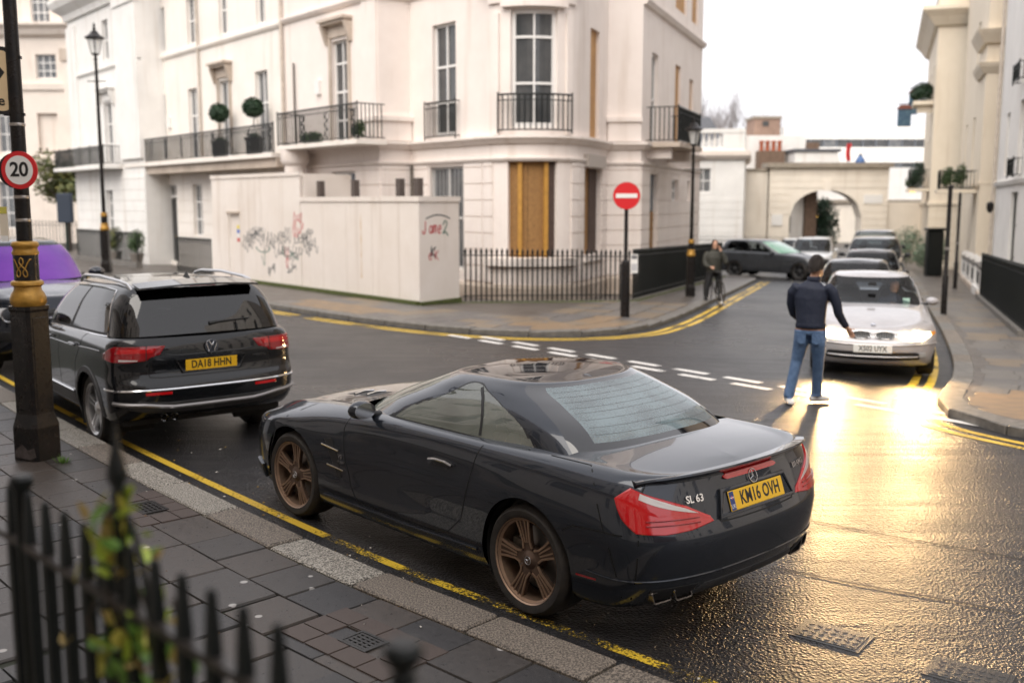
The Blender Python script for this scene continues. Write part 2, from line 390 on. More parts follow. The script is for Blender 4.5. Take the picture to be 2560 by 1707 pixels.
# ------------------------------------------------------------------ far pavement (corner) and its kerbs
def ngon(name, poly, dz, m):
    mb = MB(); mb.add([(x, y, gz(x, y)+dz) for x, y in poly], [tuple(range(len(poly)))])
    o = struct(mb.build(name, m))
    if o.data.polygons[0].normal.z < 0: o.data.flip_normals()
    bm = bmesh.new(); bm.from_mesh(o.data); bmesh.ops.triangulate(bm, faces=bm.faces); bm.to_mesh(o.data); bm.free()
    return o
def cpts(C, d, step=.4): 
    return [tuple(C.at(k*step, d)[0]) for k in range(int(C.L/step)+1)]
pf = ngon('corner_pavement', cpts(KF, .06)+[(2,60),(-20,70)], .10, FARP)
sF0, sF1 = s_near(KF, -14, 33.6), s_near(KF, 9.3, 39.2)
kerbs(KF, sF0, sF1, pf, .108, 1.05, [kerb_me3], rnd=random.Random(8))
pr_ = ngon('right_pavement', cpts(KR, .06)+[(26,-6),(40,30),(36,67)], .098, FARP)
kerbs(KR, s_near(KR, 20, 52), s_near(KR, 9, 5.9), pr_, .105, .9, [kerb_me3, kerb_me3, kerb_me2], rnd=random.Random(9))
# paving slabs one by one where they can be told apart
rnd = random.Random(21)
q = s_near(KR, 12.2, 30.3)
while q < s_near(KR, 7.8, 7.2):
    L = .48; dmax = 3.4
    d = .30+(rnd.random()*.2)
    while d < dmax:
        wv = rnd.choice((.45,.6,.75)); p, a = KR.at(q+L/2, d+wv/2)
        o = inst(SM[3] if (p.y < 12.6 and rnd.random() < .8) else rnd.choice(SM[:3]), 'paving_slab', pr_, (p.x, p.y, gz(p.x, p.y)+.104+rnd.uniform(-.002,.002)), a, (L-.012, wv-.012, 1))
        d += wv
    q += L
q = s_near(KF, -6.0, 23.8); rnd = random.Random(22)
while q < s_near(KF, 4.6, 25.2):
    L = .75
    for k in range(4):
        p, a = KF.at(q+L/2, .33+k*.6+.3)
        t_ = (k < 2 and (-.2 < p.x < 2.0 or -6 < p.x < -2.4) and rnd.random() < .85)
        inst(SM[3] if t_ else rnd.choice(SM[:3]), 'paving_slab', pf, (p.x, p.y, gz(p.x, p.y)+.106), a, (L-.012, .588, 1))
    q += L
# double yellow lines round both corners
for C, a, b in ((KF, s_near(KF, -4.0, 21.5), s_near(KF, 9.3, 39.2)), (KR, s_near(KR, 13, 32), s_near(KR, 12.5, 2))):
    for d in (-.26, -.47):
        strip('yellow_line', C, a, b, d-.055, d+.055, .004, YEL, road, .3)
for d in (-.26, -.47): strip('yellow_line', KF, s_near(KF, -18, 38.4), s_near(KF, -4.35, 21.95), d-.055, d+.055, .004, YEL, road, .4)
# give way dashes across the mouth of the side street
A0 = Vector((-1.15, 18.62)); dA = Vector((.632, -.775)); nA_ = Vector((.775, .632))
def dash(p, L, w, m):
    n = nA_*w/2
    q = [p+n, p+dA*L+n, p+dA*L-n, p-n]
    mb = MB(); mb.add([(v.x, v.y, gz(v.x, v.y)+.005) for v in q], [(0,1,2,3)])
    o = mb.build('white_dash', m, road)
    if o.data.polygons[0].normal.z < 0: o.data.flip_normals()
for k in range(12):
    dash(A0+dA*(k*.93), .62, .15, WHI)
    if k > 0: dash(A0+dA*(k*.93-.42)+nA_*.36, .62, .15, WHI)
# tar seams and iron covers in the foreground road
def seam(a, b, w):
    a, b = Vector(a), Vector(b); pts = []
    for i in range(13):
        t = i/12; p = a.lerp(b, t); pts.append((p.x+.008*math.sin(7*t+a.x), p.y+.006*math.sin(11*t), .003))
    o = MB().ribbon(pts, (0,0,1), w).build('tar_seam', TARM, road)
    if o.data.polygons[0].normal.z < 0: o.data.flip_normals()
seam((2.25,7.5), (3.6,6.55), .022); seam((1.7,6.5), (2.95,5.75), .026); 
for i, (x, y, rz, lab) in enumerate(((1.78, 5.43, R(-38), 'rectangular cast iron cover in the road beside the parked convertible'), (2.33, 4.95, R(-38), 'cast iron road cover cut off by the bottom right corner of the picture'))):
    e = empty('manhole_cover', (x, y, .0005), rz, lab, 'manhole cover'); e.scale = (.66,.62,1)
    MB().bbox((-.30,-.22,-.02), (.30,.22,.002), .002).build('frame', IRONC, e)
    MB().bbox((-.26,-.18,-.02), (.26,.18,.004), .003).build('plate', IRONC, e)
    for a in range(7):
        for b in range(4):
            o = MB().bbox((-.024,-.012,-.005), (.024,.012,-.0005), .002).build('tread', IRONC, e); o.location = (-.215+a*.0717, -.125+b*.083, .006); o.rotation_euler = (0,0,R(35 if (a+b) % 2 else -35))
# ------------------------------------------------------------------ building materials
def stucco(name, c, c2=None, v=.12):
    m = mat(name, c, .7, spec=.25, var=v, vscale=.9, bump=.12, bscale=45, bdist=.01, col2=c2, detail=8)
    n, l, b = nodes_of(m); geo = n.new('ShaderNodeNewGeometry'); mp = n.new('ShaderNodeMapping'); mp.inputs['Scale'].default_value = (2.6,2.6,.22); nz = n.new('ShaderNodeTexNoise'); nz.inputs['Scale'].default_value = 1.0; nz.inputs['Detail'].default_value = 7
    l.new(geo.outputs['Position'], mp.inputs['Vector']); l.new(mp.outputs[0], nz.inputs['Vector']); mr = n.new('ShaderNodeMapRange'); mr.inputs[1].default_value = .56; mr.inputs[2].default_value = .80; mr.inputs[4].default_value = .55; l.new(nz.outputs['Fac'], mr.inputs[0])
    mx = n.new('ShaderNodeMix'); mx.data_type = 'RGBA'; mx.inputs[7].default_value = (c[0]*.62, c[1]*.55, c[2]*.48, 1); src = b.inputs['Base Color'].links[0].from_socket
    l.new(mr.outputs[0], mx.inputs[0]); l.new(src, mx.inputs[6]); l.new(mx.outputs[2], b.inputs['Base Color']); return m
ST_PINK = stucco('stucco_cream', (.84,.765,.715), (.77,.69,.64)); ST_WHITE = stucco('stucco_white', (.85,.80,.745), (.79,.73,.67)); ST_FAR = stucco('stucco_far', (.80,.71,.63))
ST_YEL = stucco('stucco_yellow_cream', (.80,.71,.58), (.74,.65,.52)); ST_TAUPE = stucco('stucco_taupe', (.42,.34,.26)); ST_RW = stucco('stucco_bright_white', (.84,.82,.79)); ST_ARCH = stucco('stucco_buff', (.86,.79,.69))
ST_DIRT = stucco('stucco_weathered', (.62,.53,.45), (.40,.33,.27), .3)
HOARD = stucco('hoarding_paint', (.80,.735,.68), (.74,.665,.60))
FRAME = mat('white_window_paint', (.78,.76,.74), .4)
GLASS = mat('window_glass', (.035,.040,.045), .06, spec=.6, var=.6, vscale=.8, col2=(.10,.10,.10))
GLASSL = mat('window_glass_curtained', (.20,.20,.20), .08, spec=.6, var=.5, vscale=1.5, col2=(.08,.09,.10))
IRON = mat('black_iron_paint', (.009,.011,.011), .38, spec=.3, bump=.1, bscale=40)
IRONG = mat('green_black_iron', (.010,.022,.018), .4)
LEAD = mat('dark_drain', (.10,.085,.07), .5); PIPE = mat('cream_pipe', (.62,.54,.46), .5, var=.3, vscale=5)
OSB = mat('osb_board', (.37,.195,.062), .75, var=.6, vscale=26, bump=.35, bscale=60, col2=(.19,.095,.032))
PLY = mat('plywood', (.52,.29,.11), .6, var=.35, vscale=3, col2=(.36,.19,.07)); TIMB = mat('timber_stud', (.55,.28,.05), .6, var=.3, vscale=6)
BRICKD = mat('dark_brick', (.12,.075,.06), .8, var=.7, vscale=25, bump=.8, bscale=30, bdist=.03)
DOORB = mat('black_door', (.02,.02,.022), .25); BLUEG = mat('grey_shutter', (.17,.19,.22), .45, var=.3, vscale=8)
SLATE = mat('slate', (.10,.105,.12), .55, var=.3, vscale=3); STONE = mat('stone_coping', (.36,.31,.25), .7, var=.4, vscale=3)
GREEN = mat('leaf_dark', (.022,.06,.022), .55, var=.6, vscale=40, col2=(.010,.032,.014)); GREENM = mat('leaf_mid', (.06,.12,.03), .55, var=.5, vscale=30); GREENP = mat('leaf_pale', (.22,.30,.20), .6, var=.5, vscale=30)
SOIL = mat('planter_black', (.02,.02,.02), .5)
# ------------------------------------------------------------------ facade system: (t along wall, off outwards, z)
class Wall:
    def __init__(s, P0, P1):
        s.P = Vector(P0); d = Vector(P1)-s.P; s.L = d.length; s.u = d.normalized()
        n = Vector((-s.u.y, s.u.x)); mid = (Vector(P0)+Vector(P1))/2
        s.n = n if n.dot(-mid) > 0 else -n
    def pt(s, t, off, z): p = s.P+s.u*t+s.n*off; return (p.x, p.y, z)
    def sub(s, t0, t1): return []
class Arc:
    """bow from P0 to P1, bulging towards the camera by sag"""
    def __init__(s, P0, P1, sag):
        P0, P1 = Vector(P0), Vector(P1); d = P1-P0; n = Vector((-d.y, d.x)).normalized(); mid = (P0+P1)/2
        if n.dot(-mid) < 0: n = -n
        c = d.length; s.r = (c*c/4+sag*sag)/(2*sag); s.c = mid+n*(sag-s.r)
        a0 = math.atan2(*(reversed((P0-s.c)[:]))); a1 = math.atan2(*(reversed((P1-s.c)[:])))
        while a1-a0 > math.pi: a1 -= 2*math.pi
        while a1-a0 < -math.pi: a1 += 2*math.pi
        s.a0, s.a1 = a0, a1; s.L = abs(a1-a0)*s.r
    def pt(s, t, off, z):
        a = s.a0+(s.a1-s.a0)*t/s.L; return (s.c.x+math.cos(a)*(s.r+off), s.c.y+math.sin(a)*(s.r+off), z)
    def sub(s, t0, t1): return [s.L*i/18 for i in range(1, 18) if t0 < s.L*i/18 < t1]
def wallgrid(mp, t0, t1, z0, z1, ops, off=0.0, rev=.2, mb=None):
    mb = mb or MB()
    ops = [o for o in ops if o[1] > t0 and o[0] < t1 and o[3] > z0 and o[2] < z1]
    ops = [(max(o[0], t0), min(o[1], t1), max(o[2], z0), min(o[3], z1)) for o in ops]
    T = sorted(set([t0, t1]+[x for o in ops for x in o[:2]]+mp.sub(t0, t1))); Z = sorted(set([z0, z1]+[x for o in ops for x in o[2:4]]))
    for a, b in zip(T, T[1:]):
        for c, d in zip(Z, Z[1:]):
            tm, zm = (a+b)/2, (c+d)/2
            if any(o[0] < tm < o[1] and o[2] < zm < o[3] for o in ops): continue
            mb.add([mp.pt(a,off,c), mp.pt(b,off,c), mp.pt(b,off,d), mp.pt(a,off,d)], [(0,1,2,3)])
    for o in ops:
        a, b, c, d = o; i = off-rev
        mb.add([mp.pt(a,off,c), mp.pt(a,i,c), mp.pt(a,i,d), mp.pt(a,off,d)], [(0,1,2,3)])
        mb.add([mp.pt(b,off,c), mp.pt(b,i,c), mp.pt(b,i,d), mp.pt(b,off,d)], [(0,1,2,3)])
        tt = sorted([a, b]+mp.sub(a, b))
        for p, q in zip(tt, tt[1:]):
            mb.add([mp.pt(p,off,c), mp.pt(q,off,c), mp.pt(q,i,c), mp.pt(p,i,c)], [(0,1,2,3)])
            mb.add([mp.pt(p,off,d), mp.pt(q,off,d), mp.pt(q,i,d), mp.pt(p,i,d)], [(0,1,2,3)])
    return mb
def slabbox(mp, t0, t1, o0, o1, z0, z1, mb=None):
    mb = mb or MB(); tt = sorted([t0, t1]+mp.sub(t0, t1)); rings = []
    for t in tt: rings.append([mp.pt(t,o0,z0), mp.pt(t,o1,z0), mp.pt(t,o1,z1), mp.pt(t,o0,z1)])
    mb.loft(rings); return mb
class Bld:
    def __init__(s, name, loc, label, cat='building', group=None):
        s.e = empty(name, loc, 0, label, cat, group); s.I = Matrix.Translation(-Vector(loc))
    def part(s, name, mb, m, smooth=None, fix=True, parent=None):
        o = mb.build(name, m, None, smooth)
        if fix: fixnorm(o)
        if parent: o.parent = parent
        else: o.parent = s.e; o.matrix_parent_inverse = s.I
        return o
    def window(s, mp, t0, t1, z0, z1, off=-.14, cols=2, bars=(.5,), fw=.06, m=None, fm=None, casing=0):
        mb = MB()
        slabbox(mp, t0, t0+fw, off-.03, off+.03, z0, z1, mb); slabbox(mp, t1-fw, t1, off-.03, off+.03, z0, z1, mb)
        slabbox(mp, t0+fw, t1-fw, off-.03, off+.029, z0, z0+fw*1.3, mb); slabbox(mp, t0+fw, t1-fw, off-.03, off+.029, z1-fw, z1, mb)
        for c in range(1, cols):
            tc = t0+(t1-t0)*c/cols; slabbox(mp, tc-.025, tc+.025, off-.02, off+.035, z0+fw, z1-fw, mb)
        for q in bars:
            zc = z0+(z1-z0)*q; slabbox(mp, t0+fw, t1-fw, off-.02, off+.027, zc-.03, zc+.03, mb)
        w = s.part('window', mb, fm or FRAME)
        ts = [t0+fw]+[t0+(t1-t0)*c/cols for c in range(1, cols)]+[t1-fw]; zs = [z0+fw]+[z0+(z1-z0)*q for q in bars]+[z1-fw]
        for a, b in zip(ts, ts[1:]):
            for c, d in zip(zs, zs[1:]):
                pb = MB(); slabbox(mp, a+.005, b-.005, off-.03, off-.012, c+.005, d-.005, pb); o = pb.build('pane', m or GLASS); o.parent = w
        return w
    def courses(s, mp, t0, t1, z0, z1, ops, h=.42, off=.03, m=None):
        z = z0
        while z < z1-.05:
            zt = min(z+h-.03, z1); mb = MB(); T = sorted(set([t0, t1]+mp.sub(t0, t1)+[x for o in ops if o[3] > z and o[2] < zt for x in o[:2] if t0 < x < t1]))
            segs = []; 
            for a, b in zip(T, T[1:]):
                tm, zm = (a+b)/2, (z+zt)/2
                if any(o[0] < tm < o[1] and o[2] < zm < o[3] for o in ops): continue
                if segs and abs(segs[-1][1]-a) < 1e-6: segs[-1][1] = b
                else: segs.append([a, b])
            for a, b in segs: s.part('stucco_course', slabbox(mp, a, b, -.001, off, z, zt), m or ST_PINK)
            z += h
    def mould(s, name, pts, prof, m, smooth=None):
        """sweep profile [(out, z)] along plan polyline pts (outwards = towards the camera side of each piece)"""
        P = [Vector(p) for p in pts]; N = []
        for a, b in zip(P, P[1:]):
            d = (b-a).normalized(); N.append(Vector((d.y, -d.x)))
        rings = []
        for i, p in enumerate(P):
            if i == 0: n = N[0]
            elif i == len(P)-1: n = N[-1]
            else:
                n = (N[i-1]+N[i]); n = n/max(.3, n.dot(N[i]))
            rings.append([(p.x+n.x*o, p.y+n.y*o, z) for o, z in prof])
        return s.part(name, MB().loft(rings), m, smooth)
    def railing(s, mp, t0, t1, off, z0, h, step=.12, m=None, ends=True, panels=True, name='balcony_railing'):
        m = m or IRON; mb = MB()
        tt = sorted([t0, t1]+mp.sub(t0, t1))
        for z, r in ((z0+.06, .018), (z0+h, .026), (z0+h-.14, .014)): mb.tube([mp.pt(t, off, z) for t in tt], r, 5)
        if ends:
            for t in (t0, t1):
                for z in (z0+.06, z0+h): mb.tube([mp.pt(t, off, z), mp.pt(t, .02, z)], .016, 5)
        for t in (t0, t1): mb.tube([mp.pt(t, off, z0-.02), mp.pt(t, off, z0+h+.06)], .022, 6)
        rl = s.part(name, mb, m)
        n = int((t1-t0)/step); spots = [(t0+(t1-t0)*i/n, off) for i in range(1, n)]
        if ends:
            k = int(off/step); spots += [(t, off*i/k) for t in (t0, t1) for i in range(1, k)]
        me = MB().tube([(0,0,0), (0,0,h-.06)], .016, 4).build('b', m).data; bpy.data.objects.remove(bpy.data.objects['b'])
        for t, o in spots:
            b = bpy.data.objects.new('baluster', me); COL.objects.link(b); b.parent = rl; b.location = mp.pt(t, o, z0+.06)
        if panels:
            for k in range(int((t1-t0)/1.4)+1):
                t = t0+.25+k*1.4
                if t > t1-.2: break
                pb = MB()
                for q in range(3):
                    pts = [mp.pt(t+.09*math.sin(a), off, z0+.22+q*.24+.11*math.cos(a)) for a in [2*math.pi*i/10 for i in range(10)]]
                    pb.tube(pts, .016, 5, closed=True)
                o = pb.build('scroll_panel', m); o.parent = rl
        return rl
# ================================================================== corner building
PA = (-3.63, 28.6); P1 = (-2.83, 29.13); P2 = (-.74, 26.58); P3 = (1.73, 26.7); P4 = (2.67, 29.19); P5 = (3.62, 29.15)
def onA(t, off=0): return (PA[0]+UA[0]*t-NA[0]*off, PA[1]+UA[1]*t-NA[1]*off)
def onB(t, off=0): return (P5[0]+UB[0]*t, P5[1]+UB[1]*t)
wA = Wall(PA, onA(5.5)); wR1 = Wall(PA, P1); wL = Wall(P1, P2); wBow = Arc(P2, P3, .72); wF = Wall(P3, P4); wR2 = Wall(P4, P5); wB = Wall(P5, onB(8.9))
CB = Bld('corner_building', (0, 28, 0), 'cream stucco corner house with bowed bay and boarded up ground floor windows')
ZG, ZT = -.5, 12.0
zb = 3.38
opsA = [(1.34,2.64,.4,3.26), (1.59,2.51,4.1,6.97), (1.6,2.5,8.3,10.3)]
opsL = [(1.10,2.15,4.15,7.05), (.9,2.45,.6,3.33), (1.2,2.1,8.3,10.3)]
opsW = [(.92,2.13,4.22,7.08), (.85,2.12,1.0,3.45), (.95,2.1,8.3,10.3)]
opsF = [(.91,1.78,4.09,6.9), (.45,2.03,.99,3.29)]
opsB = [(1.14,1.98,4.05,6.65), (4.36,5.2,4.05,6.7), (6.7,7.33,4.05,6.5), (4.2,5.9,8.4,10.3), (6.8,7.9,8.4,10.3), (1.1,2.05,-.1,3.2), (4.17,5.17,2.4,3.1), (6.6,7.2,2.4,3.1)]
mb = MB()
for w, ops in ((wA, opsA), (wR1, []), (wL, opsL), (wBow, opsW), (wF, opsF), (wR2, []), (wB, opsB)): wallgrid(w, 0, w.L, ZG, ZT, ops, mb=mb)
CB.part('wall', mb, ST_PINK)
poly = [onA(5.5), PA, P1, P2]+[wBow.pt(wBow.L*i/8, 0, 0)[:2] for i in range(1, 8)]+[P3, P4, P5, onB(8.9), (2.2,40.5), (-2,42)]
CB.part('roof', MB().prism(poly, ZT-.02, ZT+.15), SLATE)
CB.part('light_block', MB().prism([onA(5.4,-.6), (-2.6,30.5), (0,28.3), (1.5,28.6), (3.0,31), (6,37), (2,40), (-2,41)], ZG, ZT-.1), mat('interior_dark', (.03,.028,.026), .9))  # dark block added inside the shell to stop light leaking through
for w, ops in ((wA, opsA), (wR1, []), (wL, opsL), (wF, opsF), (wR2, []), (wB, opsB)): CB.courses(w, 0.02, w.L-.02, .35, zb, [(o[0]-.06,o[1]+.06,o[2]-.1,o[3]+.02) for o in ops])
for z_ in (0.3,):
    pass
CB.courses(wBow, 0.02, .4, .35, zb, []); CB.courses(wBow, wBow.L-.4, wBow.L-.02, .35, zb, [])
plan = [onA(5.5), PA, P1, P2]+[wBow.pt(wBow.L*i/14, 0, 0)[:2] for i in range(1, 14)]+[P3, P4, P5, onB(8.9)]
plan = [tuple(p) for p in plan]
CB.mould('plinth', plan, [(-.05,ZG),(.09,ZG),(.09,.22),(.05,.30),(-.05,.30)], ST_DIRT)
CB.mould('lower_string_course', plan, [(-.05,3.40),(.05,3.40),(.09,3.46),(.09,3.50),(-.05,3.52)], ST_PINK)
CB.mould('cornice', plan, [(-.05,3.84),(.07,3.84),(.16,3.94),(.22,3.97),(.22,4.03),(-.05,4.06)], ST_PINK)
CB.mould('string_course', [onA(5.5), PA, P1, P2], [(-.05,7.84),(.06,7.84),(.13,7.93),(.13,7.98),(-.05,8.0)], ST_PINK)
CB.mould('string_course', [P5, onB(8.9)], [(-.05,7.78),(.08,7.78),(.16,7.9),(.16,7.95),(-.05,7.97)], ST_PINK)
# pilaster strips at the returns with their capping ledges
for w, a, b in ((wR1, .02, w.L if False else wR1.L-.02), (wR2, .02, wR2.L-.02)):
    CB.part('pilaster_block', slabbox(w, a, b, 0, .10, 4.06, 4.60), ST_PINK); CB.part('pilaster_ledge', slabbox(w, a-.05, b+.03, 0, .17, 4.60, 4.72), ST_PINK)
CB.part('pilaster_block', slabbox(wA, .05, .85, 0, .10, 4.06, 4.60), ST_PINK); CB.part('pilaster_ledge', slabbox(wA, .0, .9, 0, .17, 4.60, 4.72), ST_PINK)
CB.part('pilaster_strip', slabbox(wA, .05, .80, 0, .05, 4.72, ZT-.3), ST_PINK)
# first floor windows
CB.window(wA, 1.59, 2.51, 4.1, 6.97, bars=(.22,.5,.78)); CB.window(wA, 1.6, 2.5, 8.3, 10.3)
CB.window(wL, 1.10, 2.15, 4.15, 7.05, bars=(.30,.62), fw=.07); CB.window(wL, 1.2, 2.1, 8.3, 10.3)
CB.window(wBow, .92, 2.13, 4.22, 7.08, bars=(.38,.77), fw=.10); CB.window(wBow, .95, 2.1, 8.3, 10.3)
CB.window(wB, 1.14, 1.98, 4.05, 6.65, bars=(.5,)); CB.window(wB, 4.17, 5.17, 2.4, 3.1, m=GLASSL); CB.window(wB, 6.6, 7.2, 2.4, 3.1, m=GLASSL)
for t0, t1, z0, z1 in ((4.36,5.2,4.05,6.7), (6.7,7.33,4.05,6.5), (4.2,5.9,8.4,10.3), (6.8,7.9,8.4,10.3)):
    CB.part('boarding', slabbox(wB, t0, t1, -.12, -.08, z0, z1), PLY)
CB.part('boarding', slabbox(wF, .91, 1.78, -.14, -.10, 4.09, 6.9), PLY)
CB.part('boarding', slabbox(wF, .45, 1.3, -.18, -.15, .99, 3.29), OSB); CB.part('boarding', slabbox(wB, 1.1, 2.05, -.14, -.10, -.1, 2.1), OSB); CB.part('door_panel', slabbox(wB, 1.1, 2.05, -.14, -.11, 2.13, 3.2), BLUEG)
CB.part('bare_brick', slabbox(wF, 1.3, 2.03, -.2, -.12, .99, 3.29), BRICKD)
CB.part('canopy_box', slabbox(wF, .40, 2.08, -.05, .14, 3.30, 3.62), mat('grey_render', (.45,.40,.36), .6))
# boarded bay: two sheets, two studs and a strip of bare brick
CB.part('boarding', slabbox(wBow, .85, 1.35, -.16, -.13, 1.0, 3.45), OSB); CB.part('boarding', slabbox(wBow, 1.36, 1.85, -.17, -.14, 1.0, 3.45), OSB)
CB.part('bare_brick', slabbox(wBow, 1.86, 2.12, -.2, -.10, 1.0, 3.45), BRICKD)
for t in (1.10, 1.80): CB.part('timber_stud', slabbox(wBow, t, t+.11, -.13, -.05, 1.0, 3.44), TIMB)
CB.part('timber_rail', slabbox(wBow, .86, 2.1, -.10, -.02, 3.40, 3.449), TIMB)
CB.part('window_sill', slabbox(wBow, .25, wBow.L-.25, -.02, .14, .78, .98), ST_PINK)
CB.part('window_sill', slabbox(wF, .35, 2.13, -.02, .12, .82, .98), ST_PINK)
CB.part('apron_panel', slabbox(wBow, .85, 2.12, 0, .03, .1, .74), ST_PINK)
# entablature over the bay window
CB.part('window_hood', slabbox(wBow, .72, 2.33, 0, .16, 7.12, 7.24), ST_PINK); CB.part('frieze', slabbox(wBow, .30, wBow.L-.3, 0, .08, 7.24, 7.62), ST_PINK)
CB.part('hood_cornice', slabbox(wBow, .05, wBow.L-.05, 0, .24, 7.62, 7.78), ST_PINK)
for t in (.42, wBow.L-.62): CB.part('pilaster_strip', slabbox(wBow, t, t+.2, 0, .06, 4.06, 7.0), ST_PINK)
# ground floor windows behind bars
CB.window(wL, .9, 2.45, .6, 3.33, cols=2, bars=(.5,), m=GLASSL); CB.window(wA, 1.34, 2.64, .4, 3.26, m=mat('blue_blind', (.10,.12,.15), .3))
for t in [.98+.17*i for i in range(9)]: CB.part('window_bar', MB().tube([wL.pt(t, -.05, .6), wL.pt(t, -.05, 3.3)], .013, 5), mat('galvanised', (.35,.35,.35), .4, metal=.5))
for t in [1.40+.2*i for i in range(7)]: CB.part('window_bar', MB().tube([wA.pt(t, -.05, .4), wA.pt(t, -.05, 3.2)], .013, 5), MATS['galvanised'])
def hood(B, w, t0, t1, z, m):
    B.part('window_hood', slabbox(w, t0-.28, t1+.28, 0, .34, z+.48, z+.56), m); B.part('window_hood', slabbox(w, t0-.22, t1+.22, 0, .26, z+.40, z+.479), m)
    B.part('frieze', slabbox(w, t0-.12, t1+.12, 0, .06, z+.06, z+.399), m)
    B.part('architrave', slabbox(w, t0-.14, t0-.01, 0, .05, 4.05, z+.06), m); B.part('architrave', slabbox(w, t1+.01, t1+.14, 0, .05, 4.05, z+.06), m)
    for t in (t0-.25, t1+.13):
        rings = []
        for k in range(7):
            q = k/6; o = .26-.18*q; rings.append([w.pt(t, 0, z+.40-.52*q), w.pt(t+.12, 0, z+.40-.52*q), w.pt(t+.12, o, z+.40-.52*q-.02*math.sin(3*q)), w.pt(t, o, z+.40-.52*q-.02*math.sin(3*q))])
        B.part('console_bracket', MB().loft(rings), m)
hood(CB, wA, 1.59, 2.51, 7.0, ST_DIRT)
# balconies
CB.part('balcony_slab', slabbox(wA, -.35, 4.35, 0, .95, 3.93, 4.05), ST_WHITE); CB.railing(wA, -.3, 4.3, .88, 4.05, .95)
CB.part('balcony_slab', slabbox(wB, .45, 3.85, 0, 1.0, 3.93, 4.06), ST_DIRT); CB.railing(wB, .5, 3.8, .93, 4.06, .98)
for t in (.7, 3.4): CB.part('balcony_bracket', slabbox(wB, t, t+.18, 0, .7, 3.62, 3.93), ST_PINK)
CB.railing(wL, .92, 2.32, .16, 4.06, .95, panels=False); CB.railing(wBow, .68, 2.42, .2, 4.10, .92, panels=False)
# porch column under the balcony, drainpipe, alarm box
CB.part('porch_column', MB().lathe([(.40,-.2),(.40,.1),(.33,.15),(.31,3.45),(.36,3.5),(.42,3.6),(.42,3.92)], 20, (*onA(3.9, .55), 0)), ST_PINK, 40)
CB.part('drainpipe', MB().tube([(*onA(5.45, .09), 0), (*onA(5.45, .09), 11.8)], .05, 8), PIPE, 60); CB.part('drainpipe', MB().tube([(*onA(4.75, .06), 4.1), (*onA(4.75, .06), 6.6)], .03, 6), LEAD, 60)
CB.part('alarm_box', slabbox(wA, 3.15, 3.4, 0, .1, 5.55, 5.95), FRAME)
CB.part('drainpipe', MB().tube([(*wL.pt(.12, .06, 0)[:2], -.2), (*wL.pt(.12, .06, 0)[:2], 3.4)], .045, 8), LEAD, 60)
# ================================================================== terrace house next door
tA = Wall(onA(5.5), onA(17.8))
TB = Bld('terrace_house', (*onA(11), 0), 'long cream terrace house with continuous iron balcony left of the boarded corner house')
def off5(l): return [(a-5.5, b-5.5, c, d) for a, b, c, d in l]
fw_ = off5([(6.65,7.54,3.95,6.6), (9.5,10.36,3.95,6.55), (12.28,13.11,3.95,6.5), (15.27,15.95,3.95,6.48)])
uw_ = off5([(6.67,7.31,8.07,9.72), (9.49,10.16,8.07,9.72), (12.2,12.94,8.07,9.72), (15.05,15.79,8.07,9.72)])
gw_ = off5([(12.2,13.02,1.11,3.04), (14.6,16.0,.1,3.05), (9.0,9.9,1.1,3.04)])
TB.part('wall', wallgrid(tA, 0, tA.L, ZG, ZT, fw_+uw_+gw_), ST_WHITE)
TB.part('roof', MB().prism([onA(5.5), onA(17.8), onA(17.8,-9), onA(5.5,-9)], ZT-.02, ZT+.15), SLATE)
TB.part('light_block', MB().prism([onA(5.5,-.5), onA(17.7,-.5), onA(17.7,-9), onA(5.5,-9)], ZG, ZT-.1), MATS['interior_dark'])  # added inner block, keeps light from passing through the house
for a, b, c, d in fw_: TB.window(tA, a, b, c, d, bars=(.3,.62), m=GLASSL)
for a, b, c, d in uw_: TB.window(tA, a, b, c, d, bars=(.5,)); 
TB.window(tA, *gw_[0], bars=(.33,.66), cols=2, m=GLASSL); TB.window(tA, *gw_[2])
hood(TB, tA, 9.5-5.5, 10.36-5.5, 6.58, ST_DIRT)
dr = TB.part('door', slabbox(tA, 9.1+.35, 10.5-.35, -.16, -.10, .1, 2.5), DOORB); o = MB(); slabbox(tA, 9.5, 9.55, -.1, -.06, 1.0, 1.08, o); q = o.build('handle', mat('brass', (.6,.4,.12), .3, metal=1)); q.parent = dr
TB.window(tA, 9.1, 10.5, 2.56, 3.05, bars=(), cols=3); TB.window(tA, 9.1, 9.42, .1, 2.5, cols=1, bars=(.4,)); 
TB.courses(tA, .02, tA.L-.02, .35, 3.2, [(a-.05,b+.05,c-.05,d+.05) for a,b,c,d in gw_], m=ST_WHITE, off=.02)
TB.mould('string_course', [onA(17.8), onA(5.55)], [(-.05,7.78),(.05,7.78),(.10,7.86),(.10,7.92),(-.05,7.94)], ST_WHITE)
TB.part('balcony_slab', slabbox(tA, -.9, 12.0, 0, .95, 3.74, 3.87), ST_WHITE); TB.railing(tA, -.85, 11.9, .85, 3.87, .88, panels=True, ends=False)
TB.part('balcony_beam', slabbox(tA, -.9, 12.0, .02, .8, 3.45, 3.735), ST_DIRT)
for t in (6.4, 12.1): TB.part('drainpipe', MB().tube([(*onA(5.5+t, .08), 4), (*onA(5.5+t, .08), 11.8)], .045, 8), PIPE, 60)
TB.part('alarm_box', slabbox(tA, 9.3, 9.55, 0, .1, 5.2, 5.6), FRAME)
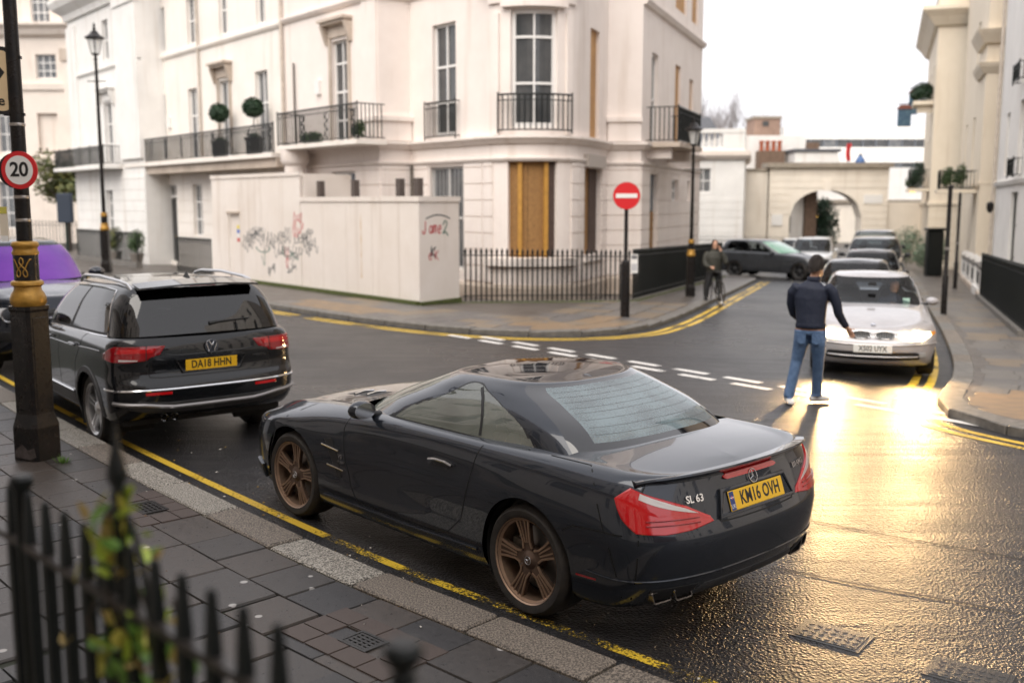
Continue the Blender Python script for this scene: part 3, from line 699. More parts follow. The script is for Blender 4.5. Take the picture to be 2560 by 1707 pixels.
# ================================================================== projecting end house
def onW(t, off=0): return onA(t, .9+off)
wW = Wall(onW(15.4), onW(24.0)); wWs = Wall(onA(24.0), onW(24.0)) 
WB = Bld('end_house', (*onA(20), 0), 'white end house of the terrace with heavy cornice behind the street lamp')
f_ = [(18.63-15.4,19.61-15.4,3.95,6.4)]; u_ = [(18.75-15.4,19.5-15.4,8.1,9.68)]; g_ = [(19.16-15.4,19.97-15.4,1.1,2.97)]
mb = wallgrid(wW, 0, wW.L, ZG, 11.6, f_+u_+g_)
for t in (15.4, 24.0): mb.add([(*onA(t,.9),ZG), (*onA(t,-9),ZG), (*onA(t,-9),11.6), (*onA(t,.9),11.6)], [(0,1,2,3)])
WB.part('wall', mb, ST_RW); WB.part('roof', MB().prism([onW(15.4), onW(24), onA(24,-9), onA(15.4,-9)], 11.58, 11.75), SLATE)
WB.part('light_block', MB().prism([onA(15.6,.4), onA(23.8,.4), onA(23.8,-8.9), onA(15.6,-8.9)], ZG, 11.5), MATS['interior_dark'])  # unseen block added behind the front to stop light
WB.window(wW, *f_[0], bars=(.33,.66), m=GLASSL); WB.window(wW, *u_[0], m=GLASSL); WB.window(wW, *g_[0], bars=(.33,.66), m=GLASSL)
hood(WB, wW, *f_[0][:2], 6.42, ST_RW)
WB.part('pilaster', slabbox(wW, .0, 2.3, 0, .14, 4.06, 9.9), ST_RW); WB.part('pilaster_capital', slabbox(wW, -.05, 2.35, 0, .2, 9.9, 10.2), ST_RW); WB.part('pilaster', slabbox(wW, 7.4, 8.55, 0, .1, 4.06, 9.9), ST_RW)
WB.mould('cornice', [onA(24.0,-2), onW(24.0), onW(15.4), onA(15.4,-.2)], [(-.05,10.2),(.12,10.2),(.18,10.45),(.5,10.7),(.62,10.95),(.62,11.05),(-.05,11.1)], ST_RW)
WB.mould('string_course', [onW(24.0), onW(15.4)], [(-.05,7.72),(.06,7.72),(.1,7.8),(-.05,7.84)], ST_RW)
WB.courses(wW, .02, wW.L-.02, .35, 3.4, [(a-.05,b+.05,c-.05,d+.05) for a,b,c,d in g_], m=ST_RW, off=.02)
WB.part('balcony_slab', slabbox(wW, 2.4, 9.0, 0, .8, 3.72, 3.86), ST_RW); WB.railing(wW, 2.45, 8.95, .72, 3.86, .75)
# ================================================================== hoarding in front of the corner house
h0 = (-2.15, 23.73)
def onH(t, off=0): return (h0[0]+UA[0]*t-NA[0]*off, h0[1]+UA[1]*t-NA[1]*off)
wH = Wall(h0, onH(11.5)); wHr = Wall(h0, (-1.28, 24.95))
HB = Bld('hoarding', (*onH(5), 0), 'tall cream painted plywood hoarding with graffiti round the corner house', 'hoarding')
js = [.0, .82, 2.04, 3.27, 4.48, 5.68]; ju = [5.70, 6.89, 8.1, 9.37, 10.57, 11.5]
for a, b in zip(js, js[1:]): HB.part('hoarding_panel', slabbox(wH, a+.006, b-.006, -.04, 0, .02, 2.40), HOARD)
for a, b in zip(ju, ju[1:]):
    if a == 9.37: HB.part('hoarding_panel', slabbox(wH, a+.006, 9.55, -.04, 0, .02, 3.1), HOARD); HB.part('hoarding_panel', slabbox(wH, 9.55, 10.37, -.04, .001, 2.05, 3.1), HOARD); HB.part('hoarding_panel', slabbox(wH, 10.37, b-.006, -.04, 0, .02, 3.1), HOARD)
    else: HB.part('hoarding_panel', slabbox(wH, a+.006, b-.006, -.04, 0, .02, 3.1), HOARD)
dr = HB.part('door', slabbox(wH, 9.56, 10.36, -.12, -.08, .02, 2.04), HOARD)
for i, c in enumerate(((.75,.62,.1), (.08,.16,.5), (.75,.75,.75), (.55,.06,.06))):
    o = MB(); slabbox(wH, 9.72, 9.9, -.08, -.075, 1.58-.13*i, 1.69-.13*i, o); q = o.build('safety_notice', mat('notice_%d' % i, c, .5)); q.parent = dr
HB.part('door_lintel', slabbox(wH, 9.5, 10.42, -.02, .03, 2.04, 2.1), ST_DIRT)
HB.part('coping', slabbox(wH, -.02, 5.68, -.10, .03, 2.40, 2.52), HOARD); HB.part('coping', slabbox(wH, 5.69, 11.52, -.10, .03, 3.1, 3.2), HOARD)
HB.part('coping', slabbox(wHr, -.02, wHr.L+.02, -.10, .031, 2.401, 2.521), HOARD)
HB.part('hoarding_panel', slabbox(wHr, .01, wHr.L, -.04, 0, .0, 2.40), HOARD)
HB.part('step_end', slabbox(wH, 5.66, 5.70, -1.6, -.1, 2.4, 3.15), HOARD)
for t in (1.3, 3.4, 5.2, .52):
    HB.part('hoarding_post', slabbox(wH, t, t+.18, -.5, -.35, 1.0, 2.95), mat('dark_post', (.09,.07,.06), .7))
HB.part('rust_stain', slabbox(wH, 2.52, 2.58, 0, .0015, .5, 2.1), mat('rust_stain_paint', (.60,.42,.24), .7, var=.5, vscale=3, col2=(.74,.66,.58)))
# graffiti: hand drawn strokes, a few millimetres of paint
GB = mat('graffiti_black', (.05,.06,.07), .6); GR = mat('graffiti_red', (.52,.06,.07), .6); GG = mat('graffiti_green', (.06,.16,.12), .6)
def graffiti(w, strokes, m, width, seed):
    rn = random.Random(seed); mb = MB()
    for x0, z0, wd_, ht, k in strokes:
        pts = []; ph = rn.uniform(0, 6); n = 64; lo = k*.45; lean = rn.uniform(-.2,.35)
        for i in range(n):
            q = i/(n-1); a = 2*math.pi*lo*q+ph; amp = ht*.5*(.65+.35*math.sin(q*5.3+ph)); t = x0+wd_*q-wd_/max(1.5,lo)*.28*math.sin(a)+lean*amp*math.cos(a); z = z0+amp*math.cos(a)*(1.0 if int(lo*q*2) % 3 else 1.5); pts.append(w.pt(t, .002+.0004*(len(mb.f) % 7), z))
        mb.ribbon(pts, (w.n.x, w.n.y, 0), width)
    return mb
st = [(5.2,1.45,.9,.32,5), (6.3,1.5,.7,.5,7), (7.0,1.35,.9,.5,6), (7.9,1.5,.9,.45,8), (8.5,1.3,.8,.55,7), (4.8,1.3,.6,.5,6), (5.6,1.05,.7,.35,5), (6.3,1.1,.9,.3,6), (8.1,1.6,.8,.2,7), (5.0,1.6,.5,.2,8), (6.0,.62,.35,.22,7), (7.3,.55,.22,.3,6)]
HB.part('graffiti', graffiti(wH, [(a+dx, b+dz, c*.8, d*.75, k+2) for a, b, c, d, k in st for dx, dz in ((0,0),(.25,-.12))], GB, .022, 4), GB, fix=False)
HB.part('graffiti', graffiti(wH, [(7.4,1.02,1.1,.16,3), (5.9,.95,1.0,.25,4), (7.9,.8,.2,.4,2)], GG, .03, 6), GG, fix=False)
HB.part('graffiti', graffiti(wH, [(5.55,1.95,.55,.42,9), (5.65,1.6,.5,.3,8), (6.4,1.0,.2,.5,3), (6.5,.7,.1,.25,2)], GR, .03, 7), GR, fix=False)
LET = dict(J=[(.5,1.1),(.6,.3),(.45,.02),(.15,.05),(.02,.3)], a=[(.9,.55),(.55,.68),(.35,.35),(.55,.03),(.88,.2),(.95,.62),(1.0,0)], m=[(0,0),(.02,.62),(.28,.66),(.32,.05),(.38,.6),(.66,.66),(.72,0)], e=[(0,.34),(.55,.38),(.45,.68),(.1,.6),(0,.28),(.22,0),(.62,.1)], k=[(0,1),(.05,0),(.05,.4),(.6,.9),(.15,.45),(.7,-.1)])
LET['2'] = [(0,.75),(.3,1.1),(.7,.8),(.1,-.05),(.5,.1),(1.1,-.25)]
def scrawl(w, txt, t, z, wl_, h, width, m):
    mb = MB()
    for c in txt:
        C = Curve2(LET[c], 5); mb.ribbon([w.pt(t+p.x*wl_+.12*p.y*h, .003+.0005*(len(mb.f) % 5), z+p.y*h) for p in C.p], (w.n.x, w.n.y, 0), width); t += wl_*1.12
    HB.part('graffiti', mb, m, fix=False)
scrawl(wHr, 'Jame', .12, 1.66, .17, .26, .035, GR); scrawl(wHr, '2', .86, 1.66, .20, .26, .035, GG); scrawl(wHr, 'k', .42, 1.12, .26, .24, .04, GB); scrawl(wHr, 'ek', .34, 1.05, .2, .22, .025, GR)
HB.part('graffiti', MB().ribbon([wHr.pt(.25+.9*k/12, .003, 2.0+.09*math.sin(math.pi*k/12)) for k in range(13)], (wHr.n.x, wHr.n.y, 0), .03), GB, fix=False)
HB.part('moss_edge', slabbox(wH, 0, 9, -.03, .12, -.02, .10), MOSS); HB.part('moss_edge', slabbox(wHr, 0, wHr.L, -.03, .07, -.06, .08), MOSS)
# ================================================================== iron railings round the corner house
def bar_mesh(h, r, head=.1, hr=None, m=None, sq=False):
    hr = hr or r*2.0
    mb = MB().lathe([(r,0),(r,h-head),(hr*.7,h-head+.012),(hr,h-head*.55),(hr*.55,h-head*.25),(.001,h)], 4 if sq else 6, phase=math.pi/4 if sq else 0)
    o = mb.build('b', m or IRON); me = o.data; bpy.data.objects.remove(o); return me
def fence(name, pts, h, step, label, m=None, r=.012, rails=(.12,.86), dz=.10, back=None, plinth=None, head=.12, hr=None, cat='railing', sq=False):
    e = empty(name, (pts[0][0], pts[0][1], gz(*pts[0])+dz), 0, label, cat); I = Matrix.Translation(-e.location)
    me = bar_mesh(h, r, head, hr, m, sq)
    for p, q in zip(pts, pts[1:]):
        p, q = Vector(p), Vector(q); L = (q-p).length; n = max(1, int(L/step)); a = math.atan2((q-p).y, (q-p).x)
        for i in range(n):
            c = p.lerp(q, (i+.5)/n)
            inst(me, 'railing_bar', e, (c.x-e.location.x, c.y-e.location.y, gz(c.x, c.y)+dz-e.location.z), a)
        for f in rails:
            o = MB().tube([(p.x, p.y, gz(p.x, p.y)+dz+h*f), (q.x, q.y, gz(q.x, q.y)+dz+h*f)], .014, 5).build('rail', m or IRON, e); o.matrix_parent_inverse = I
        if plinth:
            d = (q-p).normalized(); nn = Vector((-d.y, d.x))*.12
            o = MB().loft([[(c.x+s*nn.x, c.y+s*nn.y, gz(c.x, c.y)+dz+z) for s, z in ((-1,-.2),(1,-.2),(1,plinth),(-1,plinth))] for c in (p, q)]).build('plinth', KERBF, e); o.matrix_parent_inverse = I
        if back:
            d = (q-p).normalized(); nn = Vector((-d.y, d.x))*back
            o = MB().loft([[(c.x+nn.x+s*.01*d.y, c.y+nn.y-s*.01*d.x, gz(c.x, c.y)+dz+z) for s, z in ((-1,0),(1,0),(1,h*.84),(-1,h*.84))] for c in (p, q)]).build('backing_sheet', IRON, e); o.matrix_parent_inverse = I
    return e
fence('corner_railing', [(-1.20,24.98),(3.12,26.72)], 1.34, .135, 'black spear topped railing in front of the boarded bay', m=IRON, plinth=.03, head=.17, hr=.040, r=.023)
fence('street_railing', [(3.16,26.85),(8.40,41.0)], 1.36, .135, 'black railing with solid backing running down the side street', plinth=.04, r=.016, hr=.030)
fence('area_railing', [onH(11.65), onH(14.6)], 1.25, .14, 'black area railing beside the left end of the hoarding', plinth=.05, r=.020, hr=.034)
fence('area_railing', [onH(18.2,0), onH(25.5)], 1.3, .16, 'black railing in front of the white end house behind the lamp', plinth=.2, r=.020, hr=.034)
fence('garden_railing', [(-34,50),(-20.6,55.5)], 1.5, .16, 'distant black garden railing at the far left end of the street', plinth=.35, r=.02, hr=.034)
MB_moss = MB()
for (a, b) in (((-1.25,24.9),(3.14,26.62)), ((3.22,26.8),(8.5,40.9))):
    a, b = Vector(a), Vector(b)
    for i in range(260):
        c = a.lerp(b, random.random()); MB_moss.sphere((c.x+random.uniform(-.06,.06), c.y-random.uniform(0,.14), gz(c.x,c.y)+.10), (random.uniform(.03,.09), random.uniform(.03,.08), random.uniform(.01,.035)), 6, 4)
o = MB_moss.build('moss_strip', MOSS); o['kind'] = 'stuff'; o['label'] = 'green moss growing along the foot of the corner railing'
# ================================================================== street lamps
GOLD = mat('gold_paint', (.50,.27,.045), .38, metal=.35, var=.35, vscale=14, bump=.2, bscale=50)
POST = mat('lamp_black_paint', (.006,.006,.007), .30, spec=.3, var=.5, vscale=9, bump=.25, bscale=30, bdist=.006, col2=(.020,.016,.014), rvar=.12)
PEEL = mat('peeling_paint', (.10,.085,.08), .6, var=.8, vscale=16, col2=(.03,.02,.02))
LGLASS = mat('lantern_glass', (.80,.80,.78), .15, alpha=.45)
STEEL = mat('steel_band', (.45,.42,.40), .3, metal=.9)
def lamp_post(loc, H, s, label, rz=0, monogram=False, lantern=True):
    e = empty('street_lamp', loc, rz, label, 'street lamp', 'ornate black street lamps')
    def sqring(w, z, c=.22): 
        k = w*c; return [(-w,-w+k,z),(-w+k,-w,z),(w-k,-w,z),(w,-w+k,z),(w,w-k,z),(w-k,w,z),(-w+k,w,z),(-w,w-k,z)]
    b = MB().loft([sqring(.150*s,0), sqring(.150*s,.30*s), sqring(.122*s,.42*s), sqring(.122*s,1.33*s), sqring(.130*s,1.35*s), sqring(.130*s,1.38*s)]).build('base', POST, e)
    for a in range(4):
        o = MB().bbox((-.080*s,-.126*s,.46*s), (.080*s,-.118*s,1.28*s), .004).build('base_panel', POST, b); o.rotation_euler = (0,0,a*math.pi/2)
    if monogram:
        for x0, w, h in ((-.02,.13,.10), (.1,.07,.06)):
            MB().loft([[(-.12,-.1515,.03),(-.02,-.1515,.02),(.08,-.1515,.02),(.15,-.1515,.05),(.13,-.1515,.13),(.05,-.1515,.10),(-.02,-.1515,.15),(-.10,-.1515,.09)], [(-.12,-.1495,.03),(-.02,-.1495,.02),(.08,-.1495,.02),(.15,-.1495,.05),(.13,-.1495,.13),(.05,-.1495,.10),(-.02,-.1495,.15),(-.10,-.1495,.09)]]).build('peeled_patch', PEEL, b)
            break
    g1 = [(.135,1.38),(.150,1.41),(.150,1.45),(.135,1.49),(.115,1.52),(.112,1.55),(.135,1.565),(.135,1.59),(.118,1.605)]
    MB().lathe([(r*s, z*s) for r, z in g1], 24).build('gold_collar', GOLD, e, 50)
    dm = MB().lathe([(.104*s,1.605*s),(.104*s,1.83*s)], 24).build('drum', POST, e, 50)
    g2 = [(.108,1.83),(.112,1.85),(.102,1.87),(.100,1.89),(.113,1.905),(.113,1.93),(.100,1.945),(.07,1.95)]
    MB().lathe([(r*s, z*s) for r, z in g2], 24).build('gold_collar', GOLD, e, 50)
    if monogram:
        # looping W monogram lying on the drum
        pts = []
        key = [(-.085,.075),(-.07,.075),(-.05,.045),(-.03,.0),(-.012,-.03),(-.015,-.06),(-.03,-.075),(-.045,-.06),(-.042,-.03),(-.022,.0),(.0,.025),(.016,.05),(.012,.08),(.0,.09),(-.012,.08),(-.016,.05),(0,.025),(.022,0),(.042,-.03),(.045,-.06),(.03,-.075),(.015,-.06),(.012,-.03),(.03,0),(.05,.045),(.07,.075),(.085,.075)]
        C = Curve2(key, 5)
        for p in C.p: a = p.x/.105-math.pi/2; pts.append((.106*math.cos(a), .106*math.sin(a), 1.715+p.y))
        o = MB().tube(pts, .0055, 5).build('monogram', GOLD, dm, 60); o.rotation_euler = (0,0,R(28))
    MB().lathe([(.066*s,1.94*s),(.062*s,2.6*s),(.056*s,H*.55),(.045*s,H-.95*s),(.06*s,H-.93*s),(.06*s,H-.90*s),(.04*s,H-.88*s),(.05*s,H-.78*s)], 16).build('shaft', POST, e, 40)
    MB().tube([(-.3*s,0,H-1.6*s),(.3*s,0,H-1.6*s)], .018*s, 6).build('ladder_bar', POST, e)
    if lantern:
        MB().lathe([(.05*s,H-.80*s),(.09*s,H-.79*s),(.13*s,H-.75*s),(.10*s,H-.74*s)], 16).build('lantern_seat', POST, e, 40)
        ln = MB().lathe([(.20*s,H-.31*s),(.30*s,H-.28*s),(.31*s,H-.25*s),(.16*s,H-.15*s),(.10*s,H-.06*s),(.05*s,H-.03*s),(.05*s,H+.05*s),(.025*s,H+.07*s),(.045*s,H+.13*s),(.01*s,H+.22*s)], 16).build('lantern_hood', POST, e, 40)
        gl = MB().lathe([(.125*s,H-.745*s),(.212*s,H-.31*s)], 8, cap=False).build('lantern_glass', LGLASS, e)
        for k in range(4):
            a = k*math.pi/2+.3; MB().tube([(.125*s*math.cos(a),.125*s*math.sin(a),H-.75*s),(.215*s*math.cos(a),.215*s*math.sin(a),H-.30*s)], .012*s, 5).build('lantern_rib', POST, e)
        MB().sphere((0,0,H-.5*s), .05*s, 10, 8).build('bulb', FRAME, e, 60)
    return e
FL = lamp_post((-4.29, 9.05, .10), 7.4, 1.0, 'black street lamp with gold collars and looping monogram on the near pavement', R(-24), True)
for z in (2.22, 2.42, 3.04, 2.55): MB().lathe([(.0655,0),(.0665,.004),(.0665,.022),(.0655,.026)], 16, (0,0,z-.1)).build('steel_band', STEEL, FL, 60)
lamp_post((-13.25, 33.5, .10), 7.7, 1.0, 'tall black street lamp in front of the white end house at left')
LR = lamp_post((5.05, 28.95, gz(5.05,28.95)+.1), 4.85, .82, 'black street lamp beside the railing in the side street')
# ================================================================== traffic signs
RED = mat('sign_red', (.62,.02,.025), .35); SWHITE = mat('sign_white', (.80,.79,.77), .35); SBLACK = mat('sign_black', (.012,.012,.014), .4); SBEIGE = mat('sign_beige', (.66,.50,.30), .45); SGREY = mat('sign_back', (.16,.16,.17), .5)
def facing(loc, rz, tilt=0): return Matrix.Translation(loc) @ Matrix.Rotation(rz, 4, 'Z') @ Matrix.Rotation(R(90), 4, 'X')
s20 = empty('speed_limit_sign', (-4.22, 8.90, 2.66), R(-4), 'round red ringed twenty speed limit sign on the near lamp post', 'road sign')
def disc(r, z0, z1, n=40): return MB().lathe([(r,z0),(r,z1)], n, axis='z')
MX = Matrix.Rotation(R(90), 4, 'X')
disc(.160, 0, .012).xf(MX).build('red_ring', RED, s20); disc(.122, .010, .0145).xf(MX).build('sign_face', SWHITE, s20)
text_obj('numerals', '20', .17, SBLACK, s20, MX @ Matrix.Translation((0,0,.0155)), off=.004, ext=.001, spacing=.95)
o = MB().lathe([(.158,-.08),(.158,-.068)], 40).xf(Matrix.Rotation(R(30),4,'Z') @ MX).build('rear_disc', SBLACK, s20); o.location = (-.075,.10,0)
MB().box((-.03,.0,-.02), (.03,.1,.02)).build('bracket', STEEL, s20)
dsn = empty('direction_sign', (-4.585, 8.98, 3.42), R(8), 'beige direction sign with black border cut off at the left edge', 'road sign')
def rrect(w, h, r, y0, y1):
    P = []
    for cx, cz, a0 in ((w-r,h-r,0),(-w+r,h-r,90),(-w+r,-h+r,180),(w-r,-h+r,270)):
        for k in range(5): a = R(a0+k*22.5); P.append((cx+r*math.cos(a), cz+r*math.sin(a)))
    return MB().loft([[(x,y0,z) for x, z in P], [(x,y1,z) for x, z in P]])
rrect(.30,.285,.07,0,.012).build('border', SBLACK, dsn); rrect(.268,.253,.05,-.002,.0).build('sign_face', SBEIGE, dsn)
MB().loft([[(x,y,z) for x, z in ((-.20,.02),(.12,.02),(.06,-.06),(.14,-.06),(.235,.07),(.14,.19),(.06,.19),(.12,.10),(-.20,.10))] for y in (-.0035,-.002)]).build('arrow', SBLACK, dsn)
text_obj('lettering', 'ge', .12, SBLACK, dsn, MX @ Matrix.Translation((.17,-.17,.003)), ext=.0008, off=.002)
for z in (.20,-.28): MB().box((.20,.012,z-.012), (.37,.05,z+.012)).build('bracket', SBLACK, dsn)
nt_ = empty('parking_notice', (-4.40, 8.92, 2.20), 0, 'narrow pale notice strapped to the left of the near lamp post', 'notice')
MB().box((-.035,0,-.15), (.035,.008,.15)).build('notice_plate', mat('notice_cream', (.70,.62,.50), .5), nt_); MB().box((-.033,-.002,.09), (.033,0,.148)).build('notice_header', mat('notice_yellow', (.55,.50,.10), .5), nt_); MB().box((-.035,-.001,-.15), (.035,-.0001,-.10)).build('notice_footer', SWHITE, nt_)
gN = gz(2.44,22.02)+.1
ne = empty('no_entry_sign', (2.44, 22.02, gN), R(-6), 'round red no entry sign with white bar on a black post at the corner', 'road sign')
MB().lathe([(.10,0),(.10,1.12),(.085,1.2),(.05,1.22),(.042,1.24),(.042,2.40-gN)], 16).build('post', POST, ne, 40)
o = disc(.285, 0, .015, 48).xf(MX).build('red_disc', RED, ne); o.location = (0,-.05,2.52-gN)
o = MB().box((-.225,-.022,-.045), (.225,-.0155,.045)).build('white_bar', SWHITE, ne); o.location = (0,-.05,2.52-gN)
o = disc(.29, -.012, -.002, 48).xf(MX).build('sign_back', SGREY, ne); o.location = (0,-.05,2.52-gN)
o = MB().box((.06,-.01,0), (.21,.0,.40)).build('parking_plate', SWHITE, ne); o.location = (.05,-.02,.95); MB().box((.075,-.012,.30), (.195,-.0101,.38)).build('plate_symbol', SGREY, o); MB().box((.075,-.012,.05), (.195,-.0101,.20)).build('plate_symbol', mat('pale_grey', (.5,.5,.52), .5), o)
for x, y, h, lab in ((10.4, 24.55, 3.05, 'thin black sign pole standing on the right pavement nearest the camera'), (15.6, 36.0, 3.3, 'thin black sign pole farther along the right pavement by the white wall')):
    e = empty('sign_pole', (x, y, gz(x,y)+.1), 0, lab, 'pole')
    MB().lathe([(.07,0),(.07,.9),(.05,.95),(.05,h)], 12).build('post', POST, e, 40); MB().lathe([(.055,h),(.03,h+.03),(.001,h+.035)], 12).build('cap', POST, e, 40); MB().lathe([(.06,1.55),(.06,1.62)], 12).build('clamp', STEEL, e, 40)
# ================================================================== foliage helpers
def leafcloud(blobs, n, size, seed, flat=.5):
    """many small leaf quads spread through ellipsoids, gaps included"""
    rn = random.Random(seed); mb = MB(); tot = sum(b[3]*b[4]*b[5] for b in blobs)
    for b in blobs:
        k = int(n*b[3]*b[4]*b[5]/tot)
        for i in range(k):
            d = Vector((rn.gauss(0,1), rn.gauss(0,1), rn.gauss(0,1))).normalized(); q = rn.random()**.45
            p = Vector((b[0]+d.x*b[3]*q, b[1]+d.y*b[4]*q, b[2]+d.z*b[5]*q))
            a = Vector((rn.gauss(0,1), rn.gauss(0,1), rn.gauss(0,1)*flat)).normalized(); c = a.cross(d+Vector((.1,.2,.3))).normalized(); s = size*rn.uniform(.6,1.4)
            mb.add([p-a*s, p+c*s*.45, p+a*s, p-c*s*.45], [(0,1,2,3)])
    return mb
def tree_branches(e, base, h, spread, seed, m, n=7, r=.12, twigs=0):
    rn = random.Random(seed)
    mb = MB(); mb.tube([base, (base[0]+.05, base[1], base[2]+h*.35), (base[0]-.03, base[1]+.04, base[2]+h*.6)], [r, r*.75, r*.5], 8); tips = []
    for i in range(n):
        a = rn.uniform(0, 6.28); z0 = base[2]+h*rn.uniform(.3,.6); q = spread*rn.uniform(.5,1)
        p0 = Vector((base[0], base[1], z0)); p2 = p0+Vector((math.cos(a)*q, math.sin(a)*q, h*rn.uniform(.2,.42))); p1 = (p0+p2)/2+Vector((0,0,.1*h))
        mb.tube([p0, p1, p2], [r*.45, r*.3, r*.12], 6); tips.append((p1, p2))
        for k in range(twigs):
            s_ = p1.lerp(p2, rn.random()); e2 = s_+Vector((rn.gauss(0,.35)*spread, rn.gauss(0,.35)*spread, rn.uniform(.1,.35)*h)); mid = s_.lerp(e2,.5)+Vector((rn.gauss(0,.1),rn.gauss(0,.1),.1)); mb.tube([s_, mid, e2], [r*.16, r*.1, r*.04], 4)
            for k2 in range(3):
                e3 = mid+Vector((rn.gauss(0,.3)*spread, rn.gauss(0,.3)*spread, rn.uniform(.05,.25)*h)); mb.tube([mid, e3], [r*.08, r*.03], 3)
    return mb.build('trunk', m, e, 60)
BARK = mat('bark', (.06,.045,.035), .8, var=.4, vscale=8, bump=.6, bscale=20, bdist=.02)
AUT = mat('leaf_autumn', (.16,.14,.03), .6, var=.6, vscale=3, col2=(.05,.09,.03))
def tree(name, loc, h, r, label, m, n, size, seed, blobs=None):
    e = empty(name, loc, 0, label, 'tree'); tree_branches(e, (0,0,0), h, r*.8, seed, BARK, r=h*.03)
    rn = random.Random(seed)
    bl = blobs or [(rn.uniform(-.5,.5)*r, rn.uniform(-.5,.5)*r, h*rn.uniform(.55,.88), r*rn.uniform(.35,.6), r*rn.uniform(.35,.6), r*rn.uniform(.3,.5)) for i in range(9)]
    o = leafcloud(bl, n, size, seed).build('crown', m, e); return e
tree('street_tree', (-22.4, 52, -.1), 5.0, 2.0, 'small bushy street tree with yellowing top at the far left', AUT, 3200, .13, 3)
# standards with clipped balls on the terrace balcony
def topiary(loc, r, stem, label, pot=True, m=None):
    e = empty('topiary_ball', loc, 0, label, 'potted plant', 'clipped ball trees on the balcony')
    if pot: MB().loft([[(-w,-w,z),(w,-w,z),(w,w,z),(-w,w,z)] for w, z in ((.20,0),(.24,.5),(.26,.5),(.26,.56),(.22,.56),(.22,.5))]).build('planter', SOIL, e)
    MB().tube([(0,0,.45),(.01,0,.55+stem)], .02, 6).build('stem', BARK, e)
    mb = leafcloud([(0,0,.55+stem+r,r*1.04,r*1.02,r*1.0)], 2600, .05, int(loc[0]*100) % 97); mb.sphere((0,0,.55+stem+r), r*.78, 16, 10); mb.build('clipped_crown', m or GREEN, e)
    leafcloud([(0,0,.6,.24,.24,.14)], 260, .04, 5).build('underplanting', m or GREEN, e)
    return e
topiary((*onA(9.2,.55), 3.87), .33, .62, 'clipped ball tree on the balcony farther from the drainpipe'); topiary((*onA(6.6,.55), 3.87), .33, .62, 'clipped ball tree on the balcony nearer the drainpipe')
def shrub(name, loc, rx, rz_, label, m, n=1200, size=.045, pot=None, seed=1, group=None):
    e = empty(name, loc, 0, label, 'potted plant' if pot else 'shrub', group)
    z0 = 0
    if pot: MB().lathe([(pot*.7,0),(pot,.34),(pot*1.08,.34),(pot*1.08,.4),(pot*.9,.4)], 12).build('pot', mat('pot_grey', (.18,.16,.14), .6), e, 40); z0 = .36
    mb = leafcloud([(0,0,z0+rz_,rx,rx,rz_), (rx*.3,0,z0+rz_*1.4,rx*.6,rx*.6,rz_*.6), (-rx*.3,.1,z0+rz_*.8,rx*.7,rx*.7,rz_*.6)], n, size, seed); mb.build('foliage', m, e)
    MB().tube([(0,0,0),(0,0,z0+rz_)], .02, 5).build('stem', BARK, e)
    return e
shrub('potted_shrub', (*onA(16.2,1.9), .1), .34, .5, 'olive brown potted shrub left of the terrace front door', AUT, pot=.25, seed=4)
shrub('potted_shrub', (*onA(13.9,1.9), .1), .34, .48, 'green potted shrub right of the terrace front door', GREENM, pot=.25, seed=5)
shrub('balcony_plant', (*onA(2.9,.5), 4.05), .35, .2, 'straggly plants in a trough on the corner house balcony', GREENM, 700, .05, seed=6); shrub('balcony_plant', (*onA(.3,.5), 4.05), .22, .3, 'upright grasses at the right end of the corner house balcony', GREENM, 500, .05, seed=7)
# ================================================================== far left building
FLB = Bld('far_palace_front', (-32, 62, 0), 'pale classical building with columns and deep cornice at the far left')
wFL = Wall((-52,62.5), (-24.6,62)); L0 = wFL.L
def XT(x): return (x+52)*1.0
ops = [(XT(-30.6),XT(-29.3),5.3,8.6), (XT(-28.1),XT(-26.9),9.6,11.0), (XT(-31.2),XT(-30.1),12.9,14.6), (XT(-28.2),XT(-27.1),12.8,14.6), (XT(-28.2),XT(-27.0),5.2,7.6), (XT(-30.8),XT(-29.5),.8,3.6), (XT(-34.5),XT(-33.3),5.3,8.6), (XT(-34.5),XT(-33.3),.8,3.6)]
FLB.part('wall', wallgrid(wFL, 0, L0, -.5, 17, ops, rev=.25), ST_FAR); FLB.part('roof', MB().prism([(-52,62.5),(-24.6,62),(-24.6,74),(-52,74)], 16.98, 17.2), SLATE)
FLB.part('light_block', MB().prism([(-52,63.2),(-24.7,62.7),(-24.7,74),(-52,74)], -.5, 16.9), MATS['interior_dark'])  # added block behind the facade, only blocks light
for i in (0,1,2,3,5,6,7): FLB.window(wFL, *ops[i], m=GLASSL, cols=3, bars=(.33,.66), off=-.2)
FLB.part('niche_back', slabbox(wFL, *ops[4][:2], -.3, -.24, *ops[4][2:]), ST_FAR)
FLB.mould('cornice', [(-52,62.5), (-24.6,62)], [(-.05,11.9),(.3,12.1),(.45,12.4),(.7,12.6),(.7,12.75),(-.05,12.8)], ST_FAR); FLB.mould('string_course', [(-52,62.5), (-24.6,62)], [(-.05,4.6),(.15,4.6),(.2,4.95),(-.05,5.0)], ST_FAR); FLB.mould('string_course', [(-52,62.5), (-24.6,62)], [(-.05,8.95),(.12,8.95),(.16,9.3),(-.05,9.32)], ST_FAR)
for x in (-26.0, -32.3, -37): FLB.part('pilaster', slabbox(wFL, XT(x)-.4, XT(x)+.4, 0, .18, 5.0, 10.6), ST_FAR); FLB.part('pilaster_capital', slabbox(wFL, XT(x)-.55, XT(x)+.55, 0, .28, 10.6, 11.3), ST_DIRT)
e = empty('sign_box', (-21.2, 49, -.1), 0, 'dark box on a green post in front of the street tree', 'signal box'); MB().tube([(0,0,0),(0,0,1.5)], .07, 8).build('post', IRONG, e); MB().bbox((-.35,-.15,1.5), (.35,.15,2.9), .04).build('housing', mat('dark_blue_box', (.02,.03,.05), .5), e)
